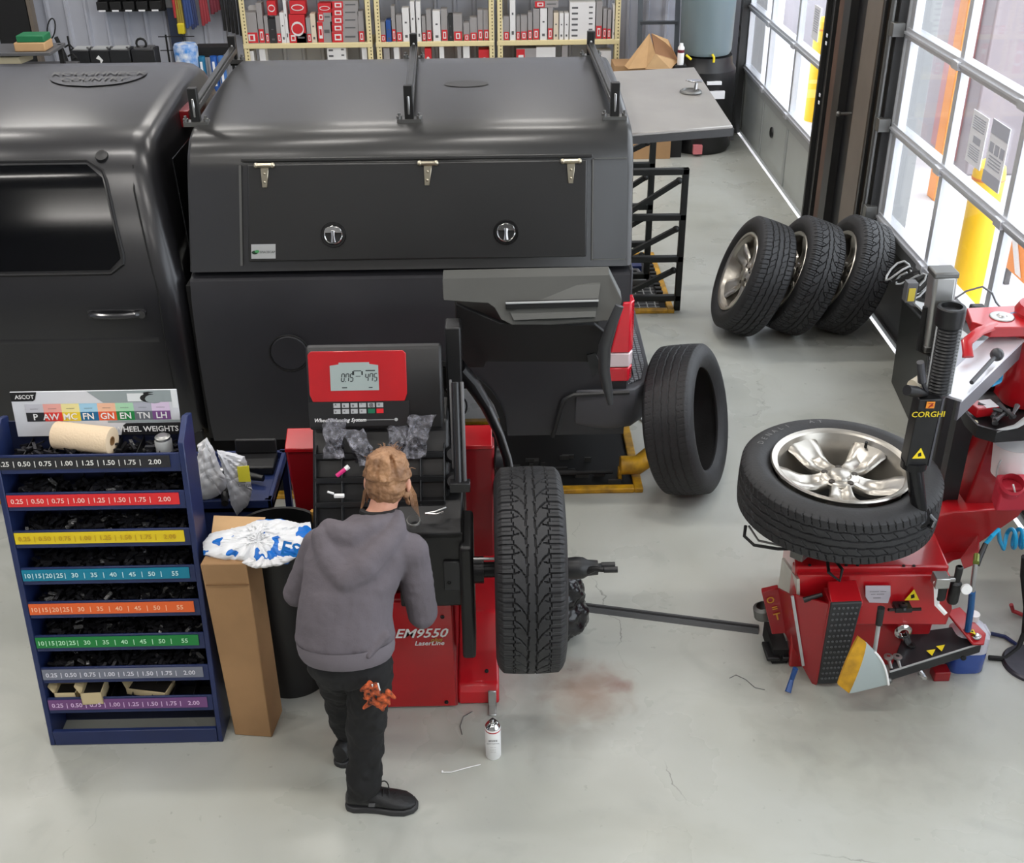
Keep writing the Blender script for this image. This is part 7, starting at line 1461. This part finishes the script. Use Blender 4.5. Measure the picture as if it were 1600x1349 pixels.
t = thing('caddy_rail', 'dark rail holding blue and teal tubes behind the truck roof', 'rail', (tops.x,12.6,0)); b = B(); b.box(tops.x-0.16,tops.x+0.2,12.55,12.75,0.98,1.08); b.box(tops.x-0.16,tops.x+0.2,12.55,12.75,0.0,0.05); b.box(tops.x-0.16,tops.x-0.14,12.7,12.75,0,1.0); b.box(tops.x+0.18,tops.x+0.2,12.7,12.75,0,1.0); b.build('rail', M_BLACK, t)
for k, (px, c, lb) in enumerate(((317,(30,110,150),'teal tube, leftmost of the three hanging under the dark rail'),(336,(40,90,170),'blue tube, middle of the three hanging under the dark rail'),(348,(70,120,190),'light blue tube, rightmost of the three hanging under the dark rail'))):
    p = at(px,95,Y=12.55); t = thing('grease_tube', lb, 'tube', (p.x,12.5,0.6), 'tubes under the dark rail'); b = B(); b.lathe([(0.012,0.62),(0.035,0.66),(0.038,0.95),(0.038,1.0)], (p.x,12.5,0), (0,0,1), 14); b.build('tube_body', mat('tube_%d' % k, c, 0.4), t); b = B(); b.box(p.x-0.012,p.x+0.012,12.458,12.463,0.70,0.95); b.build('stripe', M_PAPER, t)
# desk at far left
t = thing('desk', 'grey two-level desk shelf at the far left carrying papers', 'desk', (-4.6,11.1,0)); b = B(); b.box(-5.6,-4.02,10.95,11.4,1.33,1.36); b.build('upper_shelf', M_GRAYP, t, bevel=0.004); b = B(); b.box(-5.6,-3.95,10.9,11.5,1.14,1.17); b.build('desktop', mat('desk_grey',(60,60,60),0.5), t, bevel=0.004)
b = B()
for x in (-5.5,-4.05): b.box(x-0.02,x+0.02,11.3,11.34,0,1.36); b.box(x-0.02,x+0.02,10.95,10.99,0,1.16)
b.build('frame', M_DARKST, t)
p = at(47,60,Y=11); tag(B().box(p.x-0.13,p.x+0.12,11.0,11.2,1.44,1.50).build('green_box', mat('box_green',(34,120,76),0.5), bevel=0.008), 'green flat tray box on top of the tan folder, far left desk', 'box')
tag(B().box(p.x-0.16,p.x+0.12,10.99,11.22,1.36,1.44).build('folder_stack', mat('folder_tan',(206,166,120),0.7), bevel=0.01), 'tan folder stack on the upper desk shelf under the green box', 'folders')
p = at(12,95,Y=11.0); t = thing('book', 'thick cream manual with open cover lying on the lower desk at the left edge', 'book', p); b = B(); b.hexa([p+V(-0.2,0,-0.03),p+V(0.12,0,-0.03),p+V(0.16,0.2,-0.03),p+V(-0.16,0.2,-0.03),p+V(-0.2,0,0.03),p+V(0.10,0,0.03),p+V(0.18,0.2,0.05),p+V(-0.16,0.2,0.05)]); b.build('pages', mat('manual_cream',(200,190,160),0.7), t, bevel=0.005)
t = thing('office_post', 'black upright door post at the top left corner', 'post', at(20,60,Y=12.6)); x0,x1,z0,z1 = bx(8,0,38,100,12.6); b = B(); b.box(x0,x1,12.6,12.75,0,3.2,0); b.box(x1+0.01,x1+0.05,12.6,12.7,0,3.2,1); b.build('post', [M_BLACK, M_TAUPE], t)
c = at(80,45,Y=12.2); t = thing('hanging_cable', 'black cable loop and bracket hanging between desk and batteries', 'cable', c+V(0,0,-0.3)); b = B(); b.tube([c+V(0.04*math.cos(a)+0.03*math.sin(a),0,0.10*math.sin(a)) for a in [2*PI*j/16 for j in range(17)]],0.007,8); b.tube([c+V(0.03,0,-0.08),c+V(0.08,0,-0.25),c+V(0.12,0,-0.5)],0.022,8); b.tube([c+V(0.12,0,-0.5),c+V(0.12,0,-c.z)],0.02,8)
for k in range(4): q = c+V(0.10+0.015*k,0,-0.18-0.09*k); b.tube([q,q+V(0.06,-0.02,0.03),q+V(0.09,-0.02,-0.01),q+V(0.05,0,-0.03)],0.01,6)
b.build('cable', M_BLACK, t)
# ---- right rear corner: cardboard, bins, tank, ladder
tx = at(1108,30,Y=12.3).x
t = thing('grey_bin', 'pale blue-grey round bin stacked upon the black one in the far corner', 'bin', (tx,12.35,1.0)); b = B(); b.lathe([(0.001,0.985),(0.19,0.985),(0.25,1.0),(0.268,1.04),(0.285,1.9),(0.30,1.95)], (tx,12.38,0), (0,0,1), 40); b.build('barrel', mat('bin_bluegrey',(120,136,142),0.45), t)
t = thing('black_bin', 'tall black round bin under the blue-grey one, with yellow handles and white stickers', 'bin', (tx,12.38,0)); b = B(); b.lathe([(0.001,0),(0.30,0),(0.33,0.05),(0.33,0.85),(0.29,0.90),(0.28,0.985),(0.001,0.985)], (tx+0.0,12.38,0), (0,0,1), 40); b.build('barrel', M_BLACKP, t)
b = B(); p0, p1 = at(1072,86,Y=12.1), at(1080,93,Y=12.1); b.tube([p0,p1],0.012,8); p0 = at(1113,85,Y=12.1); b.tube([p0,p0+V(0.02,0,-0.03),p0+V(0.02,0,-0.08)],0.012,8); b.build('yellow_handle', M_YELS, t)
b = B(); 
for (a_,c_,p0,p1) in ((1105,1128,128,133),(1108,1133,143,155)): x0,x1,z0,z1 = bx(a_,p0,c_,p1,12.02); b.box(x0,x1,12.02,12.06,z0,z1)
b.build('white_sticker', M_PAPER, t); x0,x1,z0,z1 = bx(1084,206,1099,217,12.02); B().box(x0,x1,12.0,12.06,0.03,0.12).build('red_label', mat('label_pink',(210,120,125),0.5), t)
t = thing('step_ladder', 'grey aluminium ladder leaning on the back wall behind the cardboard box', 'ladder', (1.8,12.9,0)); b = B()
for x in (1.62,2.02): b.bar((x,12.72,0),(x,13.12,2.6),0.05,0.025)
b.build('rail', mat('ladder_grey',(104,110,116),0.4,0.6), t)
for k in range(8): b = B(); b.bar((1.62,12.76+0.046*k,0.28+0.31*k),(2.02,12.76+0.046*k,0.28+0.31*k),0.06,0.03); b.build('rung', mat('ladder_grey',(104,110,116),0.4,0.6), t)
A_, B_, C_, D_ = at(976,103,Y=12.1), at(1018,52,Y=12.25), at(1060,95,Y=12.1), at(1024,84,Y=11.9)
t = thing('cardboard_box', 'open tan cardboard box tipped on a corner behind the raised hatch', 'box', (1.6,12.1,0)); b = B(); tk = (0,0.006,0)
E_ = at(982,108,Y=12.0); b.slab([A_,B_+V(-0.02,0,0.0),D_,at(1010,106,Y=11.9),E_],tk); b.slab([D_,C_,at(1048,108,Y=12.0),at(1008,108,Y=11.9)],tk); b.slab([B_,at(1044,62,Y=12.3),C_,C_+V(0,0.02,-0.05),B_+V(0.05,0.05,-0.25)],tk)
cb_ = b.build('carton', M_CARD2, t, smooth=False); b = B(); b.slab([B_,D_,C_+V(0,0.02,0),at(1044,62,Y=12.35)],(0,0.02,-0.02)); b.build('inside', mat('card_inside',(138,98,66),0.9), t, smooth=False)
B().box(1.28,1.95,12.15,12.5,0.32,0.92).build('lower_carton', M_CARD, t, bevel=0.004)
x0,x1,z0,z1 = bx(975,207,1047,232,12.05); t = thing('cardboard_box', 'low brown cardboard box on the floor under the raised hatch', 'box', (1.6,12.2,0)); B().box(x0-0.3,x1,11.95,12.4,0,0.31).build('carton', M_CARD, t, bevel=0.004)
p = at(1064,82,Y=12.05); t = thing('spray_bottle', 'small white and maroon bottle standing beside the tipped cardboard box', 'bottle', p+V(0,0,-0.12)); b = B(); b.lathe([(0.001,-0.12),(0.032,-0.12),(0.034,-0.10),(0.034,0.05),(0.02,0.07),(0.018,0.09),(0.001,0.09)], p, (0,0,1), 16); b.build('body', M_WHITE, t); b = B(); b.lathe([(0.0345,0.0),(0.035,0.03)], p, (0,0,1), 16); b.build('maroon_band', mat('maroon',(110,30,44),0.5), t)
B().box(p.x-0.06,p.x+0.06,12.0,12.12,0,p.z-0.12).build('stand', M_BLACK, t)
